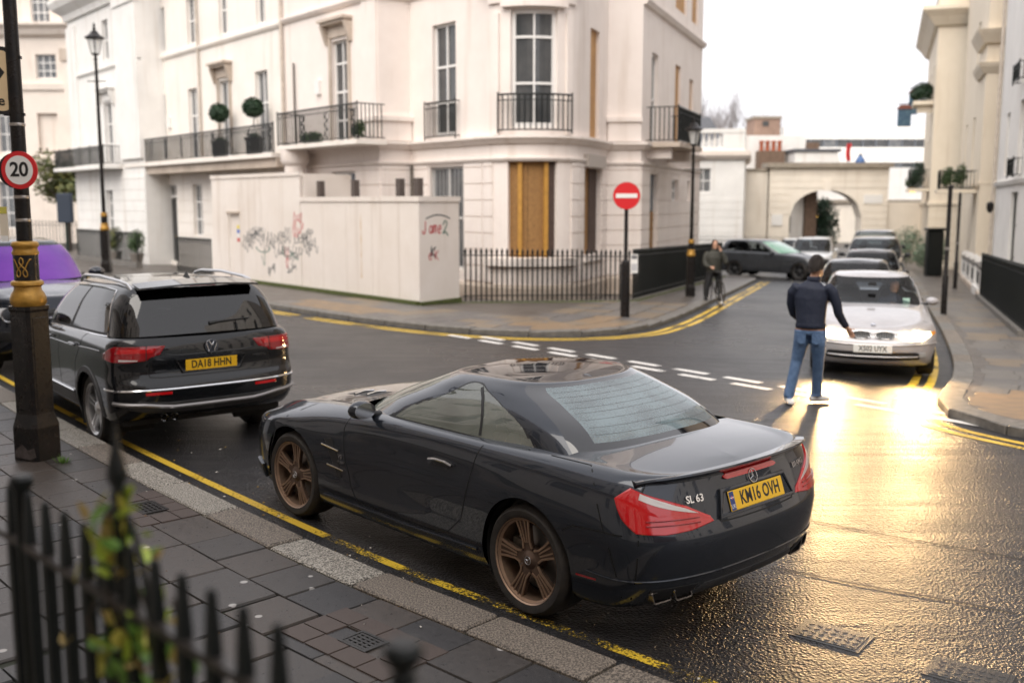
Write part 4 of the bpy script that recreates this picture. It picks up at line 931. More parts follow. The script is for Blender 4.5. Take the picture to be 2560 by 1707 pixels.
# ================================================================== right side of the side street
def onR(t, off=0): return (11.0+UR[0]*t-NR[0]*off, 19.2+UR[1]*t-NR[1]*off)
fence('front_railing', [(9.9,19.64),(14.2,31.0)], 1.38, .13, 'black railing with stone plinth along the right pavement', plinth=.12, r=.016, hr=.030)
V1 = Bld('white_house', (*onR(10,-5), -.3), 'bright white house with glazed iron door at the right edge of the picture')
w1 = Wall(onR(0), onR(20.4))
o1 = [(12.9,14.3,3.2,5.5), (12.9,14.3,6.05,8.2), (12.9,14.3,8.9,10.6), (13.4,15.3,-.4,2.7), (17.0,18.0,3.3,5.4)]
V1.part('wall', wallgrid(w1, 0, 20.4, -1, 15, o1), ST_RW); V1.part('roof', MB().prism([onR(0), onR(20.4), onR(20.4,-10), onR(0,-10)], 14.9, 15.1), SLATE)
V1.part('end_wall', MB().prism([onR(.5,-.6), onR(20.4,-.4), onR(20.4,-10), onR(.5,-10)], -1, 14.8), ST_TAUPE)
for o in o1[:3]: V1.window(w1, *o, bars=(.5,)); V1.railing(w1, o[0]-.1, o[1]+.1, .25, o[2]-.05, .55, panels=False, name='balconette')
V1.window(w1, *o1[4]); V1.mould('string_course', [onR(20.4), onR(0)], [(-.05,2.95),(.08,2.95),(.12,3.08),(-.05,3.12)], ST_RW)
V1.window(w1, *o1[3], cols=2, bars=(.33,.66), fw=.1, fm=IRON, m=mat('frosted_glass', (.62,.60,.56), .3)); V1.part('door_step', slabbox(w1, 13.2, 15.5, 0, 1.0, -.7, -.3), ST_RW)
V1.part('wall_lamp', MB().lathe([(.05,0),(.12,.1),(.14,.32),(.05,.4)], 8, (*onR(19.3,.25), 2.0)), POST)
V1.part('drainpipe', MB().tube([(*onR(20.2,.1), -.5), (*onR(20.2,.1), 14)], .06, 8), PIPE, 60)
# black planters with ferns by the door
shrub('potted_fern', (*onR(11.0,.5), -.35), .45, .3, 'bright green fern beside the glazed iron door at right', GREENM, 500, .09, pot=.3, seed=9)
# low white wall with dark copings
LW = Bld('garden_wall', (16.6, 37, -.6), 'low white garden wall with dark coping beyond the right hand railing', 'wall')
wl = Wall((14.3,31.2), (19.1,43.5)); 
def zr(t): p = wl.pt(t, 0, 0); return gz(p[0], p[1])
for k in range(4):
    a, b = k*wl.L/4+.02, (k+1)*wl.L/4-.3; z = zr(a)
    LW.part('wall_bay', slabbox(wl, a, b, -.15, 0, z-.5, z+.95), ST_RW); LW.part('coping', slabbox(wl, a-.03, b+.03, -.2, .05, z+.95, z+1.03), mat('dark_coping', (.12,.11,.10), .6)); LW.part('wall_pier', slabbox(wl, b, b+.3, -.22, .03, z-.5, z+1.2), ST_RW)
    LW.part('wall_grille', slabbox(wl, (a+b)/2-.5, (a+b)/2+.5, .0, .02, z+.45, z+.8), IRON); LW.part('wall_plinth', slabbox(wl, a, b+.3, 0, .06, z-.4, z+.22), ST_DIRT)
# cream houses projecting one behind the other
def onV(t, off=0): return (18.5+UR[0]*t-NR[0]*off, 41+UR[1]*t-NR[1]*off)
V3 = Bld('cream_house', (*onV(6,-4), -.8), 'tall yellow cream house with corner pilaster and moulded capital on the right')
w3 = Wall(onV(0), onV(12.6)); w3e = Wall(onV(0), onV(0,-6))
V3.part('wall', wallgrid(w3e, 0, 6, -1.5, 15, [], mb=wallgrid(w3, 0, w3.L, -1.5, 15, [(4,5,3.4,6),(4,5,8,10),(8.5,9.5,3.4,6)])), ST_YEL)
for o in ((4,5,3.4,6),(4,5,8,10),(8.5,9.5,3.4,6)): V3.window(w3, *o)
V3.part('roof', MB().prism([onV(0), onV(12.6), onV(12.6,-8), onV(0,-8)], 14.9, 15.1), SLATE)
V3.part('core', MB().prism([onV(.6,-.6), onV(12.4,-.6), onV(12.4,-7.8), onV(.6,-7.8)], -1.4, 14.8), MATS['interior_dark'])  # dark core added inside to block light
V3.mould('pilaster_capital', [onV(3,.0), onV(0,.0), onV(0,-1.3)], [(-.05,7.35),(.1,7.35),(.25,7.6),(.3,7.75),(-.05,7.8)], ST_YEL); V3.mould('pilaster_capital', [onV(3,.0), onV(0,.0), onV(0,-1.3)], [(-.05,8.5),(.15,8.5),(.35,8.85),(.42,9.0),(-.05,9.05)], ST_YEL)
V3.part('pilaster', slabbox(w3e, .02, .75, 0, .08, -1.4, 7.34), ST_YEL); V3.mould('string_course', [onV(12.6), onV(0), onV(0,-4)], [(-.05,3.0),(.08,3.0),(.1,3.15),(-.05,3.18)], ST_YEL)
V3.part('service_box', slabbox(w3e, .95, 1.25, 0, .15, 2.2, 2.8), mat('grey_box', (.3,.3,.3), .5))
def onX(t, off=0): return (21.8+UR[0]*t-NR[0]*off, 54+UR[1]*t-NR[1]*off)
V4 = Bld('balcony_house', (*onX(6,-4), -1), 'cream house with planted balconies and hedge tub farther down the right side')
w4 = Wall(onX(0), onX(13)); w4e = Wall(onX(0), onX(0,-6))
V4.part('wall', wallgrid(w4e, 0, 6, -1.8, 13.2, [], mb=wallgrid(w4, 0, w4.L, -1.8, 13.2, [(2,3.2,3.2,5.8),(6,7.2,3.2,5.8),(10,11.2,3.2,5.8),(2,3.2,7.8,9.6),(6,7.2,7.8,9.6)])), ST_YEL)
for o in ((2,3.2,3.2,5.8),(6,7.2,3.2,5.8),(10,11.2,3.2,5.8),(2,3.2,7.8,9.6),(6,7.2,7.8,9.6)): V4.window(w4, *o)
V4.part('roof', MB().prism([onX(0), onX(13), onX(13,-8), onX(0,-8)], 13.1, 13.3), SLATE); V4.part('core', MB().prism([onX(.6,-.6), onX(12.8,-.6), onX(12.8,-7.8), onX(.6,-7.8)], -1.7, 13.0), MATS['interior_dark'])  # core is an added block against light from behind
V4.mould('cornice', [onX(13), onX(0), onX(0,-4)], [(-.05,11.2),(.2,11.3),(.5,11.7),(.8,12.0),(.8,12.2),(-.05,12.3)], ST_YEL); V4.mould('string_course', [onX(13), onX(0), onX(0,-6)], [(-.05,2.2),(.08,2.2),(.1,2.36),(-.05,2.4)], ST_YEL)
V4.courses(w4e, .02, 3, -1, 2.2, [], m=ST_YEL, off=.02)
V4.part('balcony_slab', slabbox(w4, 1, 4.5, 0, 1.1, 2.95, 3.1), ST_YEL); V4.railing(w4, 1.1, 4.4, 1.0, 3.1, 1.0)
V4.part('balcony_slab', slabbox(w4, 1.4, 3.8, 0, 1.0, 7.5, 7.7), ST_YEL); V4.part('balcony_bracket', slabbox(w4, 1.7, 1.95, 0, .8, 7.1, 7.5), ST_YEL)
shrub('balcony_hedge', (*onX(2.6,.55), 7.7), .62, .55, 'clipped dark hedge on the upper balcony on the right side', GREEN, 2600, .07, seed=11)
shrub('balcony_shrub', (*onX(2.2,.6), 3.1), .45, .75, 'dark conifer on the lower planted balcony near the pub sign', GREEN, 1500, .06, seed=12); shrub('balcony_shrub', (*onX(3.6,.7), 3.1), .5, .4, 'trailing green plant on the lower planted balcony', GREENM, 900, .06, seed=13)
# balcony with two conifers standing proud of the cream house
V3.part('balcony_slab', slabbox(w3, 1.0, 3.0, 0, 1.5, 2.75, 2.9), ST_YEL); V3.railing(w3, 1.1, 2.9, 1.4, 2.9, .75, panels=False)
shrub('balcony_shrub', (*onV(1.5,.6), 2.9), .26, .55, 'green conifer at the near end of the small cream balcony', GREENM, 900, .05, seed=14); shrub('balcony_shrub', (*onV(2.4,1.05), 2.9), .26, .5, 'green conifer at the far end of the small cream balcony', GREENM, 900, .05, seed=15)
# hanging pub signs and flags
PB = mat('pub_blue', (.02,.06,.13), .5, var=.6, vscale=5, col2=(.10,.18,.22)); PR = mat('pub_red', (.16,.05,.03), .6)
for x, y, z, w, h, lab, m in ((22.9, 61, 6.75, .75, 1.0, 'blue painted pub sign hanging high on the right near the arch', PB), (24.15, 63, 7.6, .5, 1.25, 'second blue hanging sign above the painted pub sign', PB)):
    e = empty('pub_sign', (x, y, z), R(-12), lab, 'hanging sign', 'hanging pub signs')
    MB().bbox((-w/2,-.05,0), (w/2,.05,h), .02).build('board', m, e); MB().loft([[(-w/2-.1,-.1,h),(w/2+.1,-.1,h),(w/2+.1,.1,h),(-w/2-.1,.1,h)],[(-w/2+.15,-.05,h+.25),(w/2-.15,-.05,h+.25),(w/2-.15,.05,h+.25),(-w/2+.15,.05,h+.25)]]).build('sign_roof', PR, e)
    MB().tube([(-w/2,0,h+.3),(w/2+1.2,0,h+.35)], .03, 6).build('bracket', IRON, e)
e = empty('awning_light', (23.3, 60.2, 2.9), 0, 'warm glowing lamp under the balcony beside the pub', 'lamp'); MB().lathe([(.05,0),(.16,.06),(.18,.25),(.05,.3)], 12).build('lamp_glass', mat('amber_glow', (.9,.5,.1), .4, emit=(1,.55,.12), estr=2.2), e, 50); MB().tube([(0,0,.6),(.5,0,.9)], .03, 6).build('bracket', IRON, e)
shrub('round_bush', (20.6, 50.5, gz(20.6,50.5)+.1), .85, .95, 'pale grey green round bush on the right pavement behind the cars', GREENP, 3200, .06, seed=16, group='pale bushes'); shrub('round_bush', (20.9, 54.5, gz(20.9,54.5)+.1), .9, 1.15, 'taller pale bush behind the round grey green one', GREENP, 2600, .06, seed=17, group='pale bushes')
e = empty('black_bollard_post', (18.7, 45.5, gz(18.7,45.5)+.1), 0, 'broad black gate post beside the white garden wall', 'post'); MB().bbox((-.35,-.2,0), (.35,.2,2.0), .05).build('post', IRON, e); MB().bbox((-.4,-.25,2.0), (.4,.25,2.12), .03).build('cap', IRON, e)
# ================================================================== end of the street: arch, mews and offices behind
AB = Bld('archway', (20, 66.5, -1.3), 'buff rusticated archway with stone coping closing the side street', 'archway')
wa = Wall((16.4,66), (27.5,66)); zA = -1.6
def archwall(x0, x1, zs, za, y0, y1, mb):
    """segmental arch between x0,x1 springing zs crown za, wall around it to X range"""
    n = 16; out = []
    for i in range(n+1):
        q = -1+2*i/n; out.append(((x0+x1)/2+(x1-x0)/2*q, zs+(za-zs)*math.sqrt(max(0,1-q*q))))
    return out
arc = archwall(17.75, 22.37, 1.4, 3.15, 66, 67, None); mb = MB()
for yy in (66.0, 67.2):
    for (xa, za_), (xb, zb_) in zip(arc, arc[1:]): mb.add([(xa,yy,za_),(xb,yy,zb_),(xb,yy,4.55),(xa,yy,4.55)], [(0,1,2,3)])
    for a, b in ((16.4,17.75), (22.37,24.0)): mb.add([(a,yy,zA),(b,yy,zA),(b,yy,4.55),(a,yy,4.55)], [(0,1,2,3)])
prof = [(17.75,zA)]+arc+[(22.37,zA)]
for a, b in zip(prof, prof[1:]): mb.add([(a[0],66,a[1]),(b[0],66,b[1]),(b[0],67.2,b[1]),(a[0],67.2,a[1])], [(0,1,2,3)])
AB.part('wall', mb, ST_ARCH); AB.part('coping', MB().box((16.2,65.7,4.55), (24.2,67.4,4.85)), STONE); AB.part('keystone', MB().box((19.85,65.9,3.1), (20.35,66.0,3.75)), ST_ARCH)
AB.part('side_wall', MB().box((24.05,66.2,zA), (28.5,67,2.35)), ST_ARCH); AB.part('street_nameplate', MB().box((22.45,65.93,2.3), (23.65,65.99,2.85)), SWHITE); AB.part('notice', MB().box((16.6,65.93,.9), (17.3,65.99,1.6)), SWHITE)
for k in range(7):
    z = 1.6+k*.42
    AB.part('stone_course', MB().box((16.42,65.97,z), (17.7 if z < 2.9 else 24.0, 66.0, z+.38)) if z > 3.2 or z < 2.0 else MB().box((16.42,65.97,z), (17.72,66.0,z+.38)), ST_ARCH)
for k in range(9): AB.part('stone_course', MB().box((22.42,65.97,-1.2+k*.42), (23.98,65.995,-.82+k*.42)), ST_ARCH)
PBd = Bld('balustrade_house', (12, 58, -1), 'pale house with roof balustrade beyond the grey crossover car')
wp = Wall((8.6,58.6), (12.95,57.8)); wp2 = Wall((12.95,57.8), (14.9,66))
PBd.part('wall', wallgrid(wp2, 0, wp2.L, -1.6, 5.2, [], mb=wallgrid(wp, 0, wp.L, -1.6, 5.2, [(1.75,2.6,2.9,4.25)])), ST_RW); PBd.window(wp, 1.75, 2.6, 2.9, 4.25, m=GLASSL)
PBd.part('core', MB().prism([(8.7,59.2),(12.6,58.5),(14.5,66),(8.7,66)], -1.6, 5.1), MATS['interior_dark']); PBd.mould('cornice', [(8.6,58.6), (12.95,57.8), (14.9,66)], [(-.05,4.7),(.15,4.75),(.3,4.95),(.3,5.2),(-.05,5.2)], ST_FAR)  # core added as an unseen light block
PBd.part('parapet', slabbox(wp, 0, wp.L, -.3, 0, 5.2, 5.42), ST_RW); PBd.part('parapet_rail', slabbox(wp, 0, wp.L, -.3, .05, 6.2, 6.42), ST_RW); PBd.part('parapet_pier', slabbox(wp, 3.2, wp.L, -.3, .02, 5.42, 6.2), ST_RW); PBd.part('parapet_side', slabbox(wp2, 0, 5, -.3, 0, 5.2, 6.35), ST_RW)
for k in range(6):
    x = 1.55+k*.3; p = wp.pt(x, -.15, 0); PBd.part('baluster', MB().lathe([(.08,5.42),(.06,5.5),(.11,5.7),(.05,6.0),(.08,6.2)], 8, (p[0],p[1],0)), ST_RW, 50)
PBd.courses(wp, .02, wp.L-.02, -1.0, 2.6, [], m=ST_RW, off=.02)
LNK = Bld('link_wall', (15.6, 66.4, -1.3), 'plain buff wall between the balustrade house and the archway', 'wall'); LNK.part('wall', MB().box((14.6,66.3,-1.6), (16.38,66.9,4.35)), ST_ARCH); LNK.part('coping', MB().box((14.5,66.2,4.35), (16.38,67.0,4.5)), STONE)
fence('far_railing', [(7.5,50.5),(16.4,53.5)], 1.5, .17, 'distant black railing in front of the balustrade house', rails=(.1,.82), dz=.15)
MW = Bld('mews_house', (18.6, 82, -1.3), 'white mews house seen through the left half of the archway'); wm = Wall((20.6,74), (22.0,92))
MW.part('wall', MB().box((15,73,-1.6), (20.6,90,7)), ST_RW); 
for z in (.2, 2.6): MW.part('window', MB().box((20.605,76,z), (20.65,77.2,z+1.3)), GLASS); MW.part('window', MB().box((18.9,72.94,z), (19.7,72.99,z+1.2)), GLASS)
MW.part('brown_pier', MB().box((20.65,72.5,-1.6), (21.4,74,6.5)), mat('brown_brick', (.20,.13,.09), .8, var=.4, vscale=4))
BK = Bld('mews_end_house', (30, 96, -1.3), 'pale building with a second small arch seen through the archway'); BK.part('wall', MB().box((24,95,2.6), (48,104,5.5)), ST_RW); BK.part('pier', MB().box((29.2,95,-1.6), (33,96,2.6)), ST_ARCH); BK.part('pier', MB().box((24,95,-1.6), (25.6,96,2.6)), ST_ARCH); BK.part('ledge', MB().box((24,94.7,2.3), (48,95,2.6)), STONE); BK.part('doorway', MB().box((25.6,99,-1.6), (29.2,99.2,2.6)), GLASSL)
e = empty('amber_lamp', (27.6, 93, -.2), 0, 'round amber lamp glowing beyond the archway', 'lamp'); MB().sphere((0,0,1.2), .28, 12, 8).build('globe', MATS['amber_glow'], e, 60); MB().tube([(0,0,-1.2),(0,0,.8)], .06, 6).build('post', IRON, e)
tree('evergreen_tree', (22.9, 76, -1.4), 4.4, 1.6, 'dark evergreen bush standing inside the archway', GREEN, 3000, .12, 8, [(0,0,1.5,1.3,1.2,1.5),(.1,0,2.8,1.1,1.0,1.2),(-.1,.1,3.6,.7,.7,.7)])
OF = Bld('office_block', (45, 106, -1.5), 'long white modern office block with dark ribbon windows behind the arch')
OF.part('wall', MB().box((27.4,105,-1.6), (62,118,5.6)), ST_RW); OF.part('wall_band', MB().box((27.4,105,6.35), (62,118,7.85)), ST_RW); OF.part('wall_band', MB().box((27.4,105,8.65), (62,118,9.9)), ST_RW)
for z0, z1 in ((5.6,6.35),(7.85,8.65)):
    for k in range(26):
        x = 27.5+k*1.32; OF.part('ribbon_window', MB().box((x+.06,105.15,z0), (x+1.2,105.25,z1)), GLASSL if k % 5 == 3 else GLASS); OF.part('mullion', MB().box((x-.06,105.1,z0), (x+.06,105.3,z1)), BLUEG)
BR = Bld('brick_tower', (20.8, 85, -1.5), 'square brown brick tower block rising behind the archway'); BR.part('wall', MB().box((19.75,85,-1.6), (21.85,88,9.1)), mat('tower_brick', (.34,.225,.17), .8, var=.3, vscale=2)); BR.part('parapet', MB().box((19.65,84.9,9.1), (21.95,88.1,9.3)), STONE); BR.part('vent', MB().box((20.4,84.95,8.5), (20.9,84.99,8.9)), GLASS)
CH = Bld('chimney_stack', (18.0, 72, 4), 'brown chimney stack with red clay pots behind the arch', 'chimney'); CH.part('stack', MB().box((17.1,72,-1), (18.9,73,5.9)), MATS['brown_brick']); 
for k in range(4): CH.part('chimney_pot', MB().lathe([(.15,5.9),(.13,6.4),(.17,6.45),(.17,6.6)], 8, (17.35+.42*k,72.4,0)), mat('terracotta', (.42,.12,.06), .7), 50)
RS = Bld('roof_shed', (20.6, 71, 4), 'white roof structure with dark edge just above the archway', 'roof'); RS.part('white_wall', MB().loft([[(19.2,70.5,z),(22.9-.3*(z-3),70.5,z),(22.9-.3*(z-3),74,z),(19.2,74,z)] for z in (3.5,5.75)]), ST_RW); RS.part('roof_edge', MB().box((19.1,70.4,5.75), (22.3,74.1,5.95)), SLATE)
e = empty('roof_banner', (23.3, 72, 4.6), 0, 'small red banner on the roof above the archway', 'banner'); MB().tube([(0,0,-1),(0,0,2.0)], .04, 6).build('pole', IRON, e); MB().loft([[(-.15+.05*math.sin(z*4),-.02,z),(.15+.05*math.sin(z*4),-.02,z),(.15+.05*math.sin(z*4),.02,z),(-.15+.05*math.sin(z*4),.02,z)] for z in (.6,.9,1.2,1.5,1.8)]).build('cloth', RED, e)
e = empty('water_tank', (24.3, 72.5, 4.4), 0, 'blue water tank on the roof beside the red banner', 'tank'); MB().lathe([(.3,0),(.34,.1),(.34,.8),(.28,.95),(.1,1.2)], 14).build('tank_body', mat('tank_blue', (.06,.13,.30), .5), e, 40); MB().lathe([(.12,1.2),(.12,1.3)], 8).build('lid', IRON, e)
for i, (x, y, h) in enumerate(((22.5,122,13.5), (26,128,14), (31,126,13), (19.5,112,10.5))):
    e = empty('bare_tree', (x, y, -1.5), 0, ['bare winter tree far behind the balustrade house, tallest of the row', 'bare winter tree rising left of the brick tower far away', 'bare winter tree partly hidden by the brick tower far away', 'smallest bare tree far away above the balustrade'][i], 'tree', 'bare trees on the skyline'); tree_branches(e, (0,0,0), h, 3.2, 40+i, mat('bark_far', (.20,.17,.16), .9), n=11, r=.22, twigs=9)
SRf = Bld('slate_roof_house', (16, 90, 0), 'slate roofed house peeping over the balustrade'); SRf.part('roof', MB().loft([[(13,90,5),(20,90,5),(20,96,5),(13,96,5)],[(14.5,92.9,9.9),(17.6,92.9,9.9),(17.6,93.1,9.9),(14.5,93.1,9.9)]]), SLATE); SRf.part('wall', MB().box((13.1,90.1,-1.5), (19.9,95.9,5)), ST_RW)
# ================================================================== terrace behind the camera (seen only in the reflections of paint and glass)
uK = Vector((-.70,.714)); nK = Vector((.714,.70)); 
def onC(t, off=0): p = nK*(-1.9+off)+uK*t; return (p.x, p.y)
BC = Bld('camera_side_terrace', (*onC(0,-3), 0), 'cream terrace on the near side of the road, mirrored in the car paint')
class WallN(Wall):
    def __init__(s, P0, P1, n): Wall.__init__(s, P0, P1); s.n = Vector(n)
wc = WallN(onC(-14), onC(30), nK)
oc = [(x, x+1.1, z, z+h) for x in range(1, 43, 3) for z, h in ((1.2,2.2),(4.6,2.6),(8.6,1.9))]
BC.part('wall', wallgrid(wc, 0, wc.L, -.5, 12.5, oc), ST_WHITE); BC.part('roof', MB().prism([onC(-14), onC(30), onC(30,-9), onC(-14,-9)], 12.4, 12.7), SLATE); BC.part('core', MB().prism([onC(-14,-.6), onC(30,-.6), onC(30,-9), onC(-14,-9)], -.4, 12.3), MATS['interior_dark'])  # core added inside the shell to hold back light
for o in oc: BC.window(wc, *o, bars=(.5,), cols=1)
BC.part('balcony_slab', slabbox(wc, 1, 43, 0, .9, 4.2, 4.35), ST_WHITE); BC.railing(wc, 1.1, 42.8, .85, 4.35, .95, step=.25, panels=False)
BC.mould('string_course', [onC(30), onC(-14)], [(.02,3.9),(-.1,3.9),(-.12,4.1),(.02,4.15)], ST_DIRT)
# terraces that close the road on the far side to the right, out of frame but mirrored in paint and wet road
def onD(t, off=0): return (9.3+.68*t+.73*off, 9.2-.73*t+.68*off)
BD = Bld('corner_terrace', (*onD(20,5), 0), 'cream terrace across the road beyond the right edge of the picture'); wd_ = WallN(onD(0), onD(60), (-.73,-.68))
od = [(x, x+1.2, z, z+h) for x in range(2, 58, 4) for z, h in ((1.0,2.3),(4.6,2.6),(8.6,1.9))]
BD.part('wall', wallgrid(wd_, 0, 60, -.6, 12.5, od), ST_WHITE); BD.part('side_wall', MB().prism([onD(0), onD(60), onD(60,10), onD(0,10)], -.7, -.6+.01), ST_WHITE); BD.part('core', MB().prism([onD(.0,.5), onD(59.8,.5), onD(59.8,10), onD(.0,10)], -.6, 12.4), ST_WHITE)
for o in od: BD.window(wd_, *o, bars=(.5,), cols=1)
BE = Bld('end_terrace', (34, -34, 0), 'brick terrace closing the road far behind the camera'); BE.part('wall', MB().box((10,-52,-.5), (60,-40,11)), mat('red_brick_far', (.22,.11,.08), .8, var=.3, vscale=2)); BE.part('roof', MB().box((9.5,-52.5,11), (60.5,-39.5,11.6)), SLATE)
# ================================================================== foreground railing with climbing plant
FR0 = Vector((-.974, 2.07)); FRd = Vector((-.71, .704))
fg = empty('foreground_railing', (FR0.x, FR0.y, .1), 0, 'out of focus black iron railing with spear finial in the near left corner', 'railing'); IF = Matrix.Translation(-fg.location)
def fp(q, z): p = FR0+FRd*q; return (p.x, p.y, z)
aF = math.atan2(FRd.y, FRd.x)
def fchild(o): o.parent = fg; o.matrix_parent_inverse = IF; return o
barm = MB().loft([[(-w,-w,z),(w,-w,z),(w,w,z),(-w,w,z)] for w, z in ((.0115,0),(.0115,1.54),(.0105,1.58),(.0065,1.665),(.003,1.672))]).build('b', IRON); bme = barm.data; bpy.data.objects.remove(barm)
for k in range(-9, 4):
    q = k*.098
    if abs(q+.357) < .03 or q > .2: continue
    o = inst(bme, 'railing_bar', fg, Vector(fp(q, .1))-fg.location, aF)
for z in (1.65, .35):
    a, b = fp(1.2, z), fp(-1.0, z); fchild(MB().loft([[(p[0]-.012*FRd.y, p[1]+.012*FRd.x, p[2]-.008),(p[0]+.012*FRd.y, p[1]-.012*FRd.x, p[2]-.008),(p[0]+.012*FRd.y, p[1]-.012*FRd.x, p[2]+.008),(p[0]-.012*FRd.y, p[1]+.012*FRd.x, p[2]+.008)] for p in (a, b)]).build('rail', mat('worn_rail', (.06,.05,.045), .4, var=.6, vscale=30), None))
def post(q, zt, ball):
    x, y, _ = fp(q, 0)
    if ball: pr = [(.013,.1),(.013,zt-.06),(.018,zt-.055),(.018,zt-.045),(.013,zt-.04),(.026,zt-.02),(.028,zt-.008),(.02,zt)]
    else: pr = [(.017,.1),(.017,zt-.035),(.024,zt-.02),(.026,zt-.008),(.018,zt)]
    fchild(MB().lathe(pr, 12, (x, y, 0)).build('railing_post', IRON, None, 40))
post(.125, 1.805, False); post(-1.176, 1.835, True)
x, y, _ = fp(-.357, 0)
fchild(MB().lathe([(.011,.1),(.011,1.80),(.016,1.815),(.016,1.83),(.010,1.84),(.014,1.855),(.014,1.862),(.009,1.87),(.019,1.893),(.0165,1.915),(.008,1.95),(.004,1.985),(.001,2.0)], 12, (x, y, 0)).build('spear_finial', IRON, None, 60))
for s in (-1, 1):
    pts = [fp(-.357+s*d, z) for d, z in ((.005,1.83),(.03,1.83),(.06,1.80),(.085,1.75),(.10,1.69),(.105,1.65),(.10,1.60))]
    fchild(MB().tube(pts, .0065, 6).build('scroll_arm', IRON, None, 60))
fchild(MB().loft([[ (p[0]-.1*FRd.y, p[1]+.1*FRd.x, z0),(p[0]+.1*FRd.y, p[1]-.1*FRd.x, z0),(p[0]+.1*FRd.y, p[1]-.1*FRd.x, z1),(p[0]-.1*FRd.y, p[1]+.1*FRd.x, z1)] for p, z0, z1 in ((fp(2.2,0),.08,.22),(fp(-1.6,0),.08,.22))]).build('plinth', KERBF, None))
# climbing plant
vn = empty('climbing_plant', fp(-.36, .2), 0, 'yellow green climbing plant twined round the foreground railing', 'plant'); IV = Matrix.Translation(-vn.location)
LEAFM = []
for i, (c, c2) in enumerate((((.55,.66,.08),(.34,.48,.05)), ((.68,.60,.12),(.46,.46,.07)), ((.18,.34,.05),(.09,.20,.03)), ((.52,.36,.12),(.36,.28,.08)))):
    m = mat('vine_leaf_%d' % i, c, .5, var=.5, vscale=25, col2=c2); nodes_of(m)[2].inputs['Subsurface Weight'].default_value = 0.0
    mb = MB(); mb.add([(0,0,0),(.017,.012,.003),(.02,.028,.004),(.012,.044,.002),(0,.056,-.003),(-.012,.044,.002),(-.02,.028,.004),(-.017,.012,.003),(0,.03,-.002)], [(0,1,8),(1,2,8),(2,3,8),(3,4,8),(4,5,8),(5,6,8),(6,7,8),(7,0,8)])
    o = mb.build('leaf', m); LEAFM.append(o.data); bpy.data.objects.remove(o)
rn = random.Random(31)
stems = []
for k in range(5):
    q0 = -.36+rn.uniform(-.12,.12); pts = []
    for i in range(14):
        z = .25+i*.112; pts.append(Vector(fp(q0+.05*math.sin(i*.9+k)+.02*k-.03, min(z, 1.78-.05*k)))+Vector((.02*math.cos(i*1.1+k), .02*math.sin(i*1.1+k), 0)))
    o = MB().tube(pts, .0035, 5).build('stem', BARK, None, 60); o.parent = vn; o.matrix_parent_inverse = IV; stems.append(pts)
for k in range(130):
    q = -.37+rn.gauss(0,.085); z = rn.uniform(1.50,1.83) if k % 3 else rn.uniform(1.48,1.62)
    if z > 1.70: q = -.33+(q+.37)*.5
    p = Vector(fp(q, z))+Vector((rn.gauss(0,.02), rn.gauss(0,.02), 0))
    o = bpy.data.objects.new('leaf', rn.choice(LEAFM)); COL.objects.link(o); o.parent = vn; o.location = p-vn.location; s = rn.uniform(.55,1.15); o.scale = (s*rn.uniform(.6,1),s,s)
    o.rotation_euler = (rn.uniform(.3,1.6), rn.uniform(-.6,.6), rn.uniform(0,6.28))
# ================================================================== cars: lofted bodies
def pch(K, x):
    """monotone cubic through key points K at array x"""
    X = np.array([k[0] for k in K], float); Yv = np.array([k[1] for k in K], float); x = np.clip(np.asarray(x, float), X[0], X[-1])
    if len(X) == 1: return np.full_like(x, Yv[0])
    h = np.diff(X); d = np.diff(Yv)/h; m = np.zeros(len(X))
    for i in range(1, len(X)-1):
        if d[i-1]*d[i] > 0:
            w1 = 2*h[i]+h[i-1]; w2 = h[i]+2*h[i-1]; m[i] = (w1+w2)/(w1/d[i-1]+w2/d[i])
    m[0], m[-1] = d[0], d[-1]
    i = np.clip(np.searchsorted(X, x)-1, 0, len(h)-1); t = (x-X[i])/h[i]
    return (2*t**3-3*t**2+1)*Yv[i]+(t**3-2*t**2+t)*h[i]*m[i]+(-2*t**3+3*t**2)*Yv[i+1]+(t**3-t**2)*h[i]*m[i+1]
